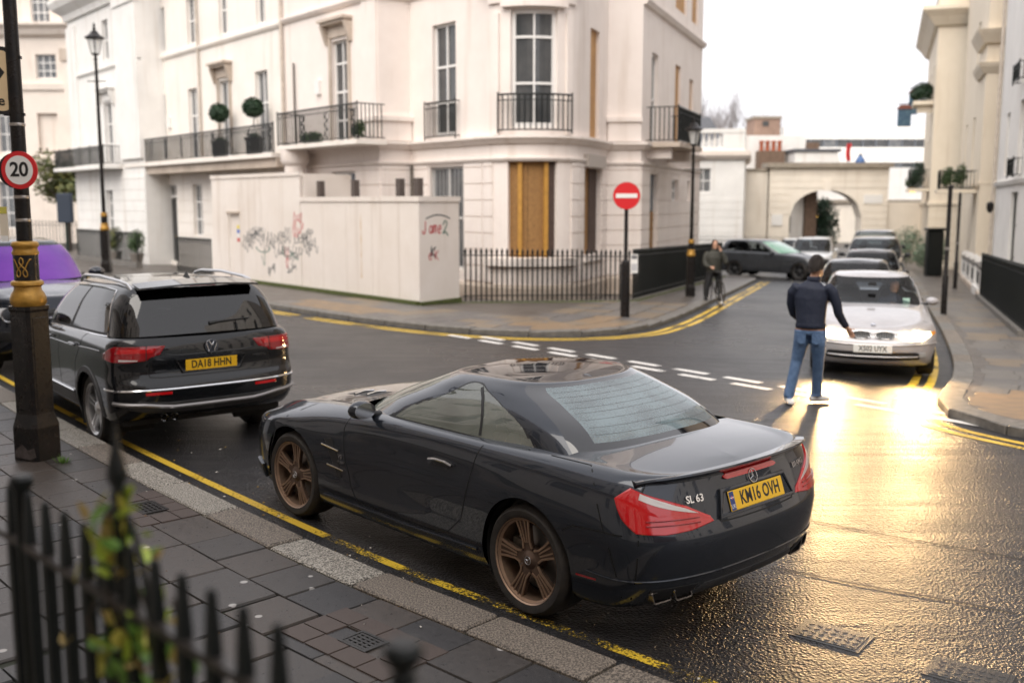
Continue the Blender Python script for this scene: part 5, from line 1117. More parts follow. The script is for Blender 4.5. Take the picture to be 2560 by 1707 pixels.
class Loft:
    """left half of a car shell. levels: dict(xr,ar,nr,xf,af,nf,W,Z); top closed towards the centre line along zc"""
    def __init__(s, levels, zc, us, vsub=5, fs=(.82,.55,.28,0.0), a0=.45):
        us = np.array(us); s.us = us; P = []
        for L in levels:
            nr, nf = L.get('nr',2.6), L.get('nf',2.4); x = np.zeros(len(us)); f = np.ones(len(us))
            for k, u in enumerate(us):
                if u < 1:
                    th = u*math.pi/2; c, q = math.cos(th), math.sin(th); r = (abs(c)**nr+abs(q)**nr)**(-1/nr); x[k] = L['xr']+L['ar']*(1-r*c); f[k] = r*q
                elif u <= 2: a, b = L['xr']+L['ar'], L['xf']-L['af']; x[k] = a+(b-a)*(u-1)
                else:
                    th = (3-u)*math.pi/2; c, q = math.cos(th), math.sin(th); r = (abs(c)**nf+abs(q)**nf)**(-1/nf); x[k] = L['xf']-L['af']*(1-r*c); f[k] = r*q
            P.append(np.stack([x, pch(L['W'], x)*f, pch(L['Z'], x)], 1))
        E = levels[-1]; e = P[-1]
        xin = e[:,0].copy()
        for k, u in enumerate(us):
            if u < 1: xin[k] = E['xr']+E['ar']*(a0+(1-a0)*u)
            elif u > 2: xin[k] = E['xf']-E['af']*(a0+(1-a0)*(3-u))
        for f in fs:
            x = e[:,0]+(xin-e[:,0])*(1-f); w = f**2.2
            P.append(np.stack([x, e[:,1]*f, e[:,2]*w+pch(zc, x)*(1-w)], 1))
        P = np.stack(P); s.nl = len(levels)
        # catmull rom in v
        rows = []; vs = []
        J = len(P)
        for j in range(J-1):
            p0, p1, p2, p3 = P[max(j-1,0)], P[j], P[j+1], P[min(j+2,J-1)]
            d1 = np.linalg.norm(p1-p0,axis=1,keepdims=True)+1e-6; d2 = np.linalg.norm(p2-p1,axis=1,keepdims=True)+1e-6; d3 = np.linalg.norm(p3-p2,axis=1,keepdims=True)+1e-6
            m1 = (p2-p1)*0 if False else ((p1-p0)/d1*d2+(p2-p1)/d2*d1)/(d1+d2)*d2 if j > 0 else (p2-p1)
            m2 = ((p2-p1)/d2*d3+(p3-p2)/d3*d2)/(d2+d3)*d2 if j < J-2 else (p2-p1)
            for k in range(vsub):
                t = k/vsub; rows.append((2*t**3-3*t**2+1)*p1+(t**3-2*t**2+t)*m1+(-2*t**3+3*t**2)*p2+(t**3-t**2)*m2); vs.append(j+t)
        rows.append(P[-1]); vs.append(J-1)
        s.G = np.stack(rows); s.vs = np.array(vs)        # [v,u,3]
        s.G[:,:,1] = np.maximum(s.G[:,:,1], 0); s.normals()
    def normals(s):
        du = np.gradient(s.G, axis=1); dv = np.gradient(s.G, axis=0); n = np.cross(du, dv); l = np.linalg.norm(n, axis=2, keepdims=True); n = n/np.maximum(l, 1e-9)
        # du runs rear->front along the left side, dv upwards: outwards normal is -cross on the left side
        c = s.G.mean((0,1)); 
        if n[len(n)//3, n.shape[1]//2, 1] < 0: n = -n
        s.N = n
    def find(s, x=None, y=None, z=None, u0=0, u1=3, v0=0, v1=99):
        m = np.zeros(s.G.shape[:2])
        for k, q in enumerate((x, y, z)):
            if q is not None: m += (s.G[:,:,k]-q)**2
        m = m+1e3*((s.us[None,:] < u0)|(s.us[None,:] > u1))+1e3*((s.vs[:,None] < v0)|(s.vs[:,None] > v1))
        j, i = np.unravel_index(np.argmin(m), m.shape); a, b = float(i), float(j)
        ks = [k for k, q in enumerate((x, y, z)) if q is not None]; tg = np.array([q for q in (x, y, z) if q is not None])
        for _ in range(6):
            p = s.P(a, b)[ks]; e = .25; Ju = (s.P(a+e, b)[ks]-s.P(a-e, b)[ks])/(2*e); Jv = (s.P(a, b+e)[ks]-s.P(a, b-e)[ks])/(2*e)
            A = np.stack([Ju, Jv], 1); d = np.linalg.lstsq(A, tg-p, rcond=None)[0]; d = np.clip(d, -1, 1)
            a = min(max(a+d[0], 0), len(s.us)-1); b = min(max(b+d[1], 0), len(s.vs)-1)
        return a, b
    def _bl(s, G, a, b):
        a = min(max(a,0), len(s.us)-1.0001); b = min(max(b,0), len(s.vs)-1.0001); i, j = int(a), int(b); p, q = a-i, b-j
        return G[j,i]*(1-p)*(1-q)+G[j,i+1]*p*(1-q)+G[j+1,i]*(1-p)*q+G[j+1,i+1]*p*q
    def P(s, a, b, off=0.0): return s._bl(s.G, a, b)+(off*s._bl(s.N, a, b) if off else 0)
def both(mb_l):
    """mirror a left-half builder into a right-half one"""
    r = MB(); r.v = [(x, -y, z) for x, y, z in mb_l.v]; r.f = [tuple(reversed(f)) for f in mb_l.f]; r.mi = list(mb_l.mi); return r
def panel(S, pts, off=.004, rings=5, skirt=.012, dens=5, close=True):
    """patch laid on the surface inside the outline pts (dicts for Loft.find)"""
    q = [S.find(**p) for p in pts]; out = []
    for a, b in zip(q, q[1:]+q[:1]):
        for k in range(dens): t = k/dens; out.append((a[0]+(b[0]-a[0])*t, a[1]+(b[1]-a[1])*t))
    c = (sum(p[0] for p in out)/len(out), sum(p[1] for p in out)/len(out)); R_ = [[S.P(p[0], p[1], -skirt) for p in out]]
    R_.append([S.P(p[0], p[1], off*.6) for p in out])
    for k in range(rings):
        f = 1-k/rings-(.04 if k == 0 else 0); R_.append([S.P(c[0]+(p[0]-c[0])*f, c[1]+(p[1]-c[1])*f, off) for p in out])
    R_.append([S.P(c[0]+(p[0]-c[0])*.02, c[1]+(p[1]-c[1])*.02, off) for p in out])
    return MB().loft(R_, cap=True)
def strip_on(S, pts, w, off=.0015, dens=8):
    q = [S.find(**p) for p in pts]; P = []; N = []
    for a, b in zip(q, q[1:]):
        for k in range(dens): t = k/dens; u, v = a[0]+(b[0]-a[0])*t, a[1]+(b[1]-a[1])*t; P.append(S.P(u, v, off)); N.append(S._bl(S.N, u, v))
    P.append(S.P(*q[-1], off)); N.append(S._bl(S.N, *q[-1])); L, R_ = [], []
    for i, p in enumerate(P):
        t = P[min(i+1,len(P)-1)]-P[max(i-1,0)]; t = t/max(1e-9, np.linalg.norm(t)); a = np.cross(t, N[i]); a = a/max(1e-9, np.linalg.norm(a))*w/2; L.append(p+a); R_.append(p-a)
    mb = MB(); n = len(P); mb.add(L+R_, [(i, n+i, n+i+1, i+1) for i in range(n-1)]); return mb
def tube_on(S, pts, r, off=.004, dens=8):
    q = [S.find(**p) for p in pts]; P = []
    for a, b in zip(q, q[1:]):
        for k in range(dens): t = k/dens; P.append(S.P(a[0]+(b[0]-a[0])*t, a[1]+(b[1]-a[1])*t, off))
    P.append(S.P(*q[-1], off)); return MB().tube(P, r, 6)
def grid_obj(name, S, keep, m, parent, arches=(), smooth=35, off=0.0):
    if name in ('side_window', 'quarter_window', 'rear_side_window'):
        return [grid_half(name, S, keep, m, parent, arches, smooth, off, (sd,)) for sd in (1, -1)]
    return grid_half(name, S, keep, m, parent, arches, smooth, off, (1, -1))
def grid_half(name, S, keep, m, parent, arches, smooth, off, sides):
    """mesh of both halves of the loft, keeping cells for which keep(u,v,p) is true; wheel arches cut to clean circles"""
    G = S.G+(S.N*off if off else 0); nv, nu, _ = G.shape
    V = {}; verts = []; faces = []
    def vid(j, i, sd):
        y = G[j,i,1]; sd2 = 0 if y < 1e-5 else sd; k = (j, i, sd2)
        if k not in V: V[k] = len(verts); verts.append([G[j,i,0], (-y if sd2 < 0 else y), G[j,i,2]])
        return V[k]
    gone = set(); kept = []
    for j in range(nv-1):
        for i in range(nu-1):
            p = (G[j,i]+G[j+1,i+1]+G[j+1,i]+G[j,i+1])/4
            if not keep((S.us[i]+S.us[i+1])/2, (S.vs[j]+S.vs[j+1])/2, p): continue
            kept.append((j,i,any((p[0]-ax)**2+(p[2]-az)**2 < ar*ar and p[1] > .4 and p[2] < az+ar for ax, az, ar in arches)))
    for j, i, inn in kept:
        for sd in sides:
            q = [vid(j,i,sd), vid(j,i+1,sd), vid(j+1,i+1,sd), vid(j+1,i,sd)]
            q = [a for k, a in enumerate(q) if a != q[k-1]]
            if len(q) < 3: continue
            if inn: gone.update(q); continue
            faces.append(q if sd > 0 else q[::-1])
    used = set(a for f in faces for a in f)
    for a in used & gone:
        x, y, z = verts[a]
        for ax, az, ar in arches:
            d = math.hypot(x-ax, z-az)
            if d < ar*1.25 and abs(y) > .4 and z > az-.22: verts[a][0] = ax+(x-ax)*ar/d; verts[a][2] = az+(z-az)*ar/d
    idx = {a: k for k, a in enumerate(sorted(used))}
    me = bpy.data.meshes.new(name); me.from_pydata([verts[a] for a in sorted(used)], [], [tuple(idx[a] for a in f) for f in faces]); me.materials.append(m)
    o = finish(name, me, parent, smooth)
    bm = bmesh.new(); bm.from_mesh(me); bmesh.ops.remove_doubles(bm, verts=bm.verts, dist=1e-5); bmesh.ops.recalc_face_normals(bm, faces=bm.faces); bm.to_mesh(me); bm.free()
    s = sum(p.normal.y*np.sign(p.center.y)*p.area for p in me.polygons)
    if s < 0: me.flip_normals()
    return o
def UU(nr=22, ns=64, nf=22, extra=()):
    u = list(np.linspace(0,1,nr,endpoint=False))+list(np.linspace(1,2,ns,endpoint=False))+list(np.linspace(2,3,nf))
    for e in extra:
        k = int(np.argmin([abs(x-e) for x in u])); u[k] = e
    return sorted(u)
# ------------------------------------------------------------------ car materials
def glass_mat(name, tint, refl=1.0, rough=.0, ior=1.9, fog_refl=0.0, fog_refl_col=(.55,.62,.62), drops=-.40):
    m = bpy.data.materials.new(name); m.use_nodes = True; n = m.node_tree.nodes; l = m.node_tree.links; n.clear()
    o = n.new('ShaderNodeOutputMaterial'); mx = n.new('ShaderNodeMixShader'); t = n.new('ShaderNodeBsdfTransparent'); g = n.new('ShaderNodeBsdfGlossy'); f = n.new('ShaderNodeFresnel')
    t.inputs[0].default_value = tuple(tint)+(1,); g.inputs['Roughness'].default_value = rough; g.inputs['Color'].default_value = (refl,refl,refl,1); f.inputs['IOR'].default_value = ior
    l.new(f.outputs[0], mx.inputs[0]); l.new(t.outputs[0], mx.inputs[1]); l.new(g.outputs[0], mx.inputs[2]); 
    top = mx.outputs[0]
    if fog_refl:  # pale diffuse layer paints in bright reflections, with condensation drops on wet glass
        df = n.new('ShaderNodeBsdfDiffuse'); df.inputs[0].default_value = tuple(fog_refl_col)+(1,); m2 = n.new('ShaderNodeMixShader'); tc = n.new('ShaderNodeTexCoord'); vo = n.new('ShaderNodeTexVoronoi'); vo.inputs['Scale'].default_value = 80; nz = n.new('ShaderNodeTexNoise'); nz.inputs['Scale'].default_value = 3
        l.new(tc.outputs['Object'], vo.inputs['Vector']); l.new(tc.outputs['Object'], nz.inputs['Vector']); mm = n.new('ShaderNodeMath'); mm.operation = 'MULTIPLY_ADD'; mm.inputs[1].default_value = drops; l.new(vo.outputs['Distance'], mm.inputs[0]); l.new(nz.outputs['Fac'], mm.inputs[2])
        mr = n.new('ShaderNodeMapRange'); mr.inputs[1].default_value = .15; mr.inputs[2].default_value = .6; mr.inputs[3].default_value = fog_refl*.15; mr.inputs[4].default_value = fog_refl; l.new(mm.outputs[0], mr.inputs[0]); l.new(mr.outputs[0], m2.inputs[0]); l.new(top, m2.inputs[1]); l.new(df.outputs[0], m2.inputs[2]); top = m2.outputs[0]
    l.new(top, o.inputs[0]); MATS[name] = m; return m
CGL = glass_mat('car_glass', (.50,.55,.53), ior=2.2, fog_refl=.30, fog_refl_col=(.46,.50,.44), drops=0.0); CGW = glass_mat('car_glass_wet', (.45,.52,.53), ior=2.0, fog_refl=.42, fog_refl_col=(.42,.54,.58), drops=-.22); CGD = glass_mat('car_glass_dark', (.05,.055,.06), ior=1.7); CGM = glass_mat('car_glass_mid', (.52,.58,.62), ior=1.5, refl=.5)
def paint(name, c, metal=.5, rough=.32, dirt=.25):
    m = mat(name, c, rough, metal=metal, coat=1.0, coatr=.02, spec=.12, var=dirt, vscale=3.0, col2=tuple(x*.8+.003 for x in c)); nodes_of(m)[2].inputs['Coat IOR'].default_value = 1.46; return m
P_SL = paint('paint_graphite', (.032,.038,.050), .5, .24); P_VW = paint('paint_black', (.009,.010,.012), .2, .25); P_RR = paint('paint_navy_black', (.010,.014,.024), .3, .25)
P_SIL = paint('paint_silver', (.50,.48,.485), .35, .35); P_BLK = paint('paint_gloss_black', (.012,.012,.014), .2, .2); P_GRY = paint('paint_mid_grey', (.10,.105,.115), .5, .35); P_WHT = paint('paint_white', (.72,.72,.72), .0, .35)
TYRE = mat('tyre_rubber', (.018,.017,.016), .75, var=.5, vscale=18, col2=(.04,.033,.028)); PLB = mat('black_plastic', (.014,.014,.015), .5); PLG = mat('grey_plastic', (.05,.05,.052), .55, var=.3, vscale=6); CHR = mat('chrome', (.75,.75,.76), .12, metal=1.0); ALU = mat('alloy', (.62,.62,.63), .28, metal=.9)
BRZ = mat('bronze_rim', (.50,.34,.24), .36, metal=.75, var=.35, vscale=10); BRD = mat('bronze_rim_dark', (.15,.10,.075), .5, metal=.6, var=.4, vscale=12); DISC = mat('brake_disc', (.32,.31,.30), .35, metal=.9); DARK = mat('underbody', (.008,.008,.008), .8)
TLR = mat('tail_red', (.40,.004,.007), .10, coat=1.0, emit=(.6,.01,.01), estr=.06); TLD = mat('tail_red_dark', (.28,.004,.008), .10, coat=1.0); TLW = mat('tail_clear', (.62,.58,.56), .15, coat=1.0); HLG = mat('headlamp_clear', (.55,.56,.58), .08, coat=1.0, metal=.3)
PYEL = mat('plate_yellow', (.85,.50,.02), .4); PWHI = mat('plate_white', (.78,.78,.75), .4); PBLU = mat('plate_blue', (.02,.05,.20), .4); SEAT = mat('seat_leather', (.05,.045,.04), .5, bump=.1, bscale=40); BEIG = mat('cabin_beige', (.42,.31,.18), .6, var=.3, vscale=4); SHUT = mat('shut_line', (.003,.003,.003), .6)
def wheel(car, x, y, R_, w, rim, n=5, style='multi', ms=None, rz=0.0, lod=1, disc_r=None):
    """wheel axis along y, face outwards (sign of y)"""
    ms = ms or (ALU, PLB); sd = 1 if y > 0 else -1; h = w/2
    t = MB().lathe([(rim*.98,-h*.9),(rim+.012,-h),(R_-.03,-h*1.02),(R_-.006,-h*.82),(R_,-h*.6),(R_,h*.6),(R_-.006,h*.82),(R_-.03,h*1.02),(rim+.012,h),(rim*.98,h*.9)], 48 if lod else 24, axis='y', cap=False).build('wheel', TYRE, car, 40)
    t.location = (x, y, R_); t.rotation_euler = (0, 0, 0 if sd > 0 else math.pi)
    t.rotation_euler = (0, 0, (0 if sd > 0 else math.pi)+rz)
    MB().lathe([(rim*.985,h*.92),(rim*1.015,h*.98),(rim*1.015,h*.90),(rim*.93,h*.80),(rim*.90,-h*.8)], 40 if lod else 20, axis='y', cap=False).build('rim', ms[0], t, 40)
    MB().lathe([(.001,-h*.1),(rim*.92,-h*.1),(rim*.92,-h*.3)], 24, axis='y').build('rim_back', DARK, t)
    if disc_r: MB().lathe([(.08,h*.05),(disc_r,h*.05),(disc_r,h*.2),(.08,h*.2)], 32, axis='y').build('brake_disc', DISC, t, 30); MB().box((-.06,h*.0,.10), (.06,h*.35,disc_r+.015)).build('brake_caliper', mat('caliper', (.12,.10,.08), .5), t).rotation_euler = (0, R(70), 0)
    MB().lathe([(.001,h*.80),(.030,h*.80),(.034,h*.76),(.055,h*.72),(.075,h*.55),(.075,h*.1)], 20, axis='y').build('hub', ms[1] if style == 'amg' else ms[0], t, 40)
    for k in range(n):
        a = 2*math.pi*k/n
        if style == 'amg':
            mb = MB(); r0, r1 = .045, rim*.965
            def pr(r, s_, d): return (s_, h*(.70+.10*(r/rim)**2)+d, r)
            w0, w1 = .038, .056
            mb.loft([[pr(r, s_*wd, d) for s_, d in ((-1,-.028),(1,-.028),(1,0),(-1,0))] for r, wd in ((r0,w0),(r1*.45,.030),(r1*.75,.042),(r1,w1))])
            o = mb.build('spoke', ms[1], t, 30); o.rotation_euler = (0, a, 0)
            mb = MB()
            for s_ in (-1, 1): mb.loft([[pr(r, s_*wd+e, d) for e, d in ((-.006,-.004),(.006,-.004),(.006,.006),(-.006,.006))] for r, wd in ((r0*1.5,w0*.95),(r1*.45,.027),(r1*.75,.038),(r1,w1*.93))])
            for s_ in (-1, 1): mb.loft([[pr(r, s_*wd+e, d) for e, d in ((-.0045,-.004),(.0045,-.004),(.0045,.006),(-.0045,.006))] for r, wd in ((r1*.42,.008),(r1*.7,.014),(r1,.019))])
            o = mb.build('spoke_ridges', ms[0], t, 30); o['kind'] = 'stuff'; o.rotation_euler = (0, a, 0)
        else:
            sp = (-.5, .5) if style == 'twin' else (0,)
            for q in sp:
                mb = MB(); mb.loft([[(q*wd*1.6+s_*wd*(.5 if style == 'twin' else 1), h*(.55+.2*r/rim)+d, r) for s_, d in ((-1,-.03),(1,-.03),(.8,0),(-.8,0))] for r, wd in ((.05,.030),(rim*.5,.026),(rim*.97,.040))]); o = mb.build('spoke', ms[0], t, 30); o.rotation_euler = (0, a, 0)
    return t
def plate(car, M, txt, m, w=.52, h=.111, size=.105, band=False, sx=.80):
    p = MB().bbox((-w/2,-h/2,-.006), (w/2,h/2,.0), .003).build('number_plate', m, car); p.matrix_local = M
    text_obj('plate_text', txt, size, SBLACK, p, Matrix.Translation((.03 if band else 0,0,.0006)), sx=sx, off=.0022, ext=.0006, spacing=1.02)
    if band:
        b = MB().box((-w/2+.004,-h/2+.004,0), (-w/2+.045,h/2-.004,.0008)).build('plate_band', PBLU, p)
        text_obj('plate_text', 'UK', .034, SWHITE, p, Matrix.Translation((-w/2+.0245,-h/2+.025,.0014)), sx=.8, ext=.0003)
        fx, fy = -w/2+.0245, .018
        MB().box((fx-.015,fy-.010,.0008), (fx+.015,fy+.010,.0014)).build('flag', mat('flag_blue', (.05,.08,.3), .5), p); MB().box((fx-.015,fy-.003,.0014), (fx+.015,fy+.003,.0018)).build('flag_cross', SWHITE, p); MB().box((fx-.003,fy-.010,.0014), (fx+.003,fy+.010,.0019)).build('flag_cross', RED, p)
    return p
def star(car, M, r, m):
    """three pointed star in a ring"""
    pts = [(r*math.cos(a), r*math.sin(a), 0) for a in [2*math.pi*k/24 for k in range(24)]]
    e = MB().tube(pts, r*.09, 6, closed=True).build('emblem', m, car, 60); e.matrix_local = M
    mb = MB(); P = []
    for k in range(3):
        a = R(90+120*k); P += [(r*.95*math.cos(a), r*.95*math.sin(a)), (r*.17*math.cos(a+R(60)), r*.17*math.sin(a+R(60)))]
    mb.add([(x, y, 0) for x, y in P]+[(0,0,r*.18)], [(i, (i+1) % 6, 6) for i in range(6)]); mb.build('emblem_star', m, e)
    return e
def arch_liners(car, arches, y):
    for ax, az, ar in arches:
        for sd in (1, -1):
            mb = MB(); n = 20; P = [(ax+(ar-.004)*math.cos(a), az+(ar-.004)*math.sin(a)) for a in [R(-30)+R(240)*k/n for k in range(n+1)]]
            mb.loft([[(x, sd*yy, z) for x, z in P] for yy in (y*.98, y*.45)], cap=False, close=False); mb.add([(ax, sd*y*.45, az)]+[(x, sd*y*.45, z) for x, z in P], [(0, i+1, i+2) for i in range(n)]); mb.build('wheel_arch_liner', DARK, car)
def mirror_pod(car, p, m, sc=1.0):
    for sd in (1, -1):
        mb = MB(); rings = []
        for k in range(7):
            a = math.pi*k/6; xx = -.07+.14*k/6; rr = .35+.65*math.sin(min(a+.35, math.pi))
            rings.append([(p[0]+xx*sc, sd*(p[1]+sc*(.11+.10*rr*math.cos(b))), p[2]+sc*.065*rr*math.sin(b)) for b in [2*math.pi*i/14 for i in range(14)]])
        o = mb.loft(rings).build('door_mirror', m, car, 50)
        MB().tube([(p[0], sd*(p[1]-.06), p[2]-.06*sc), (p[0], sd*(p[1]+.06*sc), p[2]-.03*sc)], [.03,.02], 8).build('mirror_stalk', PLB, o, 60)
        MB().lathe([(.001,0),(.5,0),(.5,.02),(.001,.02)], 16).xf(Matrix.Translation((p[0]-.072*sc, sd*(p[1]+.11*sc), p[2])) @ Matrix.Diagonal((.02,.17*sc,.11*sc,1)) @ Matrix.Rotation(R(90),4,'Y')).build('mirror_glass', CHR, o)
def seats(car, xs, y=.37, z=.45, h=.62, m=None):
    for x in xs:
        for sd in (1, -1):
            mb = MB().loft([[(x+t*.22*-1+dx*th, sd*y+wy*wd, z+.12+h*t) for dx, wy in ((-1,-1),(1,-1),(1,1),(-1,1))] for t, th, wd in ((0,.10,.24),(.5,.08,.25),(.85,.06,.20),(1.0,.04,.14))])
            o = mb.build('seat', m or SEAT, car, 40); MB().bbox((x-.05,sd*y-.25,z-.05), (x+.5,sd*y+.25,z+.12), .03).build('cushion', m or SEAT, o); MB().bbox((x-.30,sd*y-.12,z+.12+h), (x-.20,sd*y+.12,z+.30+h), .03).build('headrest', m or SEAT, o)
def cabin(car, x0, x1, y, z, dash_x, dash_z, m=None):
    MB().box((x0,-y,z-.05), (x1,y,z)).build('cabin_floor', DARK, car); MB().loft([[(dash_x,-y,z),(dash_x+.35,-y,z),(dash_x+.42,-y,dash_z-.02),(dash_x+.05,-y,dash_z)],[(dash_x,y,z),(dash_x+.35,y,z),(dash_x+.42,y,dash_z-.02),(dash_x+.05,y,dash_z)]]).build('dashboard', m or SEAT, car)
    for sd in (1,-1): MB().box((x0+.3, sd*y-.02, z), (x1-.2, sd*y+.02, dash_z-.06)).build('door_trim', m or SEAT, car)
    pts = [(dash_x-.12+.05*math.sin(a)*1.0, -.36+.18*math.cos(a), dash_z-.10+.17*math.sin(a)) for a in [2*math.pi*k/20 for k in range(20)]]
    s = MB().tube(pts, .016, 6, closed=True).build('steering_wheel', PLB, car, 60); MB().tube([(dash_x-.12,-.36,dash_z-.1),(dash_x+.1,-.36,dash_z-.18)], .04, 8).build('column', PLB, s)
def place(e, x, y, hx, hy, z=0): e.location = (x, y, z); e.rotation_euler = (0, 0, math.atan2(hy, hx))
def L_(xr, ar, xf, af, W, Z, nr=2.6, nf=2.4): return dict(xr=xr, ar=ar, xf=xf, af=af, W=W, Z=Z, nr=nr, nf=nf)
# ================================================================== graphite convertible (hero car). x forward from rear axle, y left, z up
def build_sl():
    car = empty('parked_convertible', (0,0,0), 0, 'dark graphite two seat coupe convertible with bronze wheels parked in the foreground', 'car', 'parked cars along the near kerb')
    lv = [L_(-.86,.40,3.30,.5, [(-1,.62)], [(-1,.24),(0,.19),(3.4,.19)]),
          L_(-.99,.42,3.42,.55, [(-1,.84),(0,.865),(2.5,.865),(3.4,.82)], [(-1,.27),(-.6,.215),(.3,.185),(2.3,.185),(3.4,.17)]),
          L_(-1.06,.44,3.50,.60, [(-1,.88),(0,.91),(1.2,.895),(2.6,.905),(3.5,.84)], [(-1.06,.36),(-.6,.31),(.3,.275),(2.3,.275),(3.5,.28)]),
          L_(-1.105,.46,3.53,.64, [(-1.1,.90),(-.6,.915),(0,.928),(.6,.91),(1.3,.897),(2.0,.905),(2.6,.925),(3.5,.86)], [(-1.1,.50),(0,.47),(2.6,.46),(3.5,.45)]),
          L_(-1.11,.46,3.52,.66, [(-1.1,.905),(-.6,.925),(0,.939),(.6,.918),(1.3,.902),(2.0,.910),(2.6,.930),(3.5,.85)], [(-1.1,.61),(0,.64),(1.3,.62),(2.6,.64),(3.5,.57)]),
          L_(-1.075,.44,3.48,.68, [(-1.1,.89),(-.6,.915),(0,.930),(.6,.910),(1.3,.897),(2.0,.903),(2.6,.918),(3.5,.80)], [(-1.1,.70),(-.5,.745),(0,.765),(1.3,.75),(2.6,.755),(3.5,.64)]),
          L_(-1.035,.40,3.42,.68, [(-1.1,.855),(-.6,.885),(0,.905),(.6,.895),(1.3,.885),(2.0,.875),(2.6,.86),(3.4,.72)], [(-1.1,.80),(-.5,.865),(0,.875),(1.3,.865),(2.0,.85),(2.6,.81),(3.4,.68)]),
          L_(-.995,.36,3.36,.66, [(-1.1,.80),(-.6,.83),(0,.855),(.6,.855),(1.3,.845),(2.0,.805),(2.6,.76),(3.4,.64)], [(-1.1,.895),(-.5,.935),(0,.945),(.6,.935),(1.3,.925),(2.0,.905),(2.6,.855),(3.0,.785),(3.4,.70)]),
          L_(-.985,.34,3.32,.64, [(-1.1,.77),(-.6,.80),(0,.825),(.6,.825),(1.3,.815),(2.0,.76),(2.6,.71),(3.4,.60)], [(-1.1,.915),(-.5,.952),(0,.957),(.6,.947),(1.3,.938),(2.0,.922),(2.6,.875),(3.0,.80),(3.4,.71)])]
    zc = [(-1.0,.930),(-.8,.958),(-.5,.985),(0,1.0),(1.6,.985),(2.0,.965),(2.4,.93),(2.8,.875),(3.1,.805),(3.35,.71)]
    fx = lambda x: x*.89 if x < 0 else (2.585+(x-2.585)*1.1 if x > 2.585 else x)
    S = Loft(lv, zc, UU(26, 84, 24)); S.G[:,:,0] = np.vectorize(fx)(S.G[:,:,0]); S.normals(); _find = S.find
    def find2(x=None, **k): return _find(x=None if x is None else fx(x), **k)
    S.find = find2
    AR = [(0,.335,.372), (2.585,.335,.372)]
    grid_obj('body', S, lambda u, v, p: not (v > 8.35 and -.20 < p[0] < 2.0 and abs(p[1]) < .80), P_SL, car, AR, 40)
    arch_liners(car, AR, .90)
    # greenhouse
    ue = (.66, 1.02, 1.34, 2.02, 2.26)
    gl = [L_(-.40,.46,2.20,.80, [(-.5,.72),(0,.77),(.7,.815),(1.5,.80),(2.2,.70)], [(-.40,.955),(0,.925),(.7,.930),(1.5,.92),(2.2,.925)], 2.9, 2.2),
          L_(-.22,.44,1.92,.72, [(-.3,.67),(.6,.755),(1.5,.735),(1.9,.66)], [(-.22,1.07),(.5,1.06),(1.7,1.045)], 2.9, 2.2),
          L_(.03,.40,1.60,.60, [(0,.61),(.6,.685),(1.4,.665)], [(0,1.172),(.5,1.167),(1.6,1.145)], 2.9, 2.3),
          L_(.24,.36,1.36,.44, [(.2,.54),(.7,.60),(1.3,.575)], [(.2,1.247),(.7,1.246),(1.3,1.228)], 2.8, 2.4),
          L_(.28,.32,1.30,.38, [(.2,.49),(.7,.545),(1.3,.52)], [(.2,1.264),(.7,1.272),(1.3,1.250)], 2.8, 2.4)]
    rz = [(.27,1.270),(.5,1.294),(.8,1.303),(1.1,1.292),(1.35,1.262)]
    Gh = Loft(gl, rz, UU(36, 130, 40, ue), vsub=14)
    def vtop(u): t = min(1.0, abs((u-1.52)/.54)); return .20+2.72*max(0.0, 1-t**2.6)**.55
    def glz(u, v): return .98 < u < 2.06 and .20 < v < vtop(u)
    def seal(u, v): return .95 < u < 2.09 and not glz(u, v) and (v < vtop(u)+.14 and v < .34 or glz(u, v-.16) or glz(u-.012, v) or glz(u+.012, v))
    grid_obj('roof', Gh, lambda u, v, p: v > 4.3, mat('roof_glass_black', (.010,.009,.012), .04, spec=.45), car, smooth=40)
    grid_obj('roof_frame', Gh, lambda u, v, p: v < 4.3 and ((.66 < u < 2.26 and not glz(u, v) and not seal(u, v)) or v > 3.6), P_SL, car, smooth=40)
    grid_obj('window_seal', Gh, lambda u, v, p: seal(u, v), PLB, car, smooth=40)
    grid_obj('rear_window_border', Gh, lambda u, v, p: u < .66 and v < 3.6 and not (u < .50 and .5 < v < 3.0), mat('frit_black', (.008,.009,.012), .04, coat=1), car, smooth=40)
    grid_obj('rear_window', Gh, lambda u, v, p: u < .50 and .5 < v < 3.0, CGW, car, smooth=40)
    grid_obj('windscreen', Gh, lambda u, v, p: u > 2.26 and v < 3.0, CGL, car, smooth=40); grid_obj('windscreen_header', Gh, lambda u, v, p: u > 2.26 and 3.0 < v < 3.6, P_SL, car, smooth=40)
    grid_obj('side_window', Gh, lambda u, v, p: u > 1.34 and glz(u, v), CGL, car, smooth=40); grid_obj('quarter_window', Gh, lambda u, v, p: u < 1.34 and glz(u, v), CGL, car, smooth=40)
    for mb in (strip_on(Gh, [dict(x=Gh.G[4,int(np.argmin(abs(Gh.us-1.34))),0], y=Gh.G[4,int(np.argmin(abs(Gh.us-1.34))),1], z=Gh.G[4,int(np.argmin(abs(Gh.us-1.34))),2]), dict(x=Gh.G[38,int(np.argmin(abs(Gh.us-1.34))),0], y=Gh.G[38,int(np.argmin(abs(Gh.us-1.34))),1], z=Gh.G[38,int(np.argmin(abs(Gh.us-1.34))),2])], .022, .003),):
        mb.build('window_divider', PLB, car); both(mb).build('window_divider', PLB, car)
    for v in np.linspace(.8, 2.7, 8):
        j_ = int(np.argmin(abs(Gh.vs-v))); pl_ = [Gh.G[j_,i_]+Gh.N[j_,i_]*.0015 for i_ in range(len(Gh.us)) if Gh.us[i_] < .49]
        pl_ = [np.array([p[0],-p[1],p[2]]) for p in pl_[::-1]]+pl_[1:]; MB().tube(pl_, .0006, 4).build('heater_line', mat('heater_wire', (.10,.09,.08), .5), car)
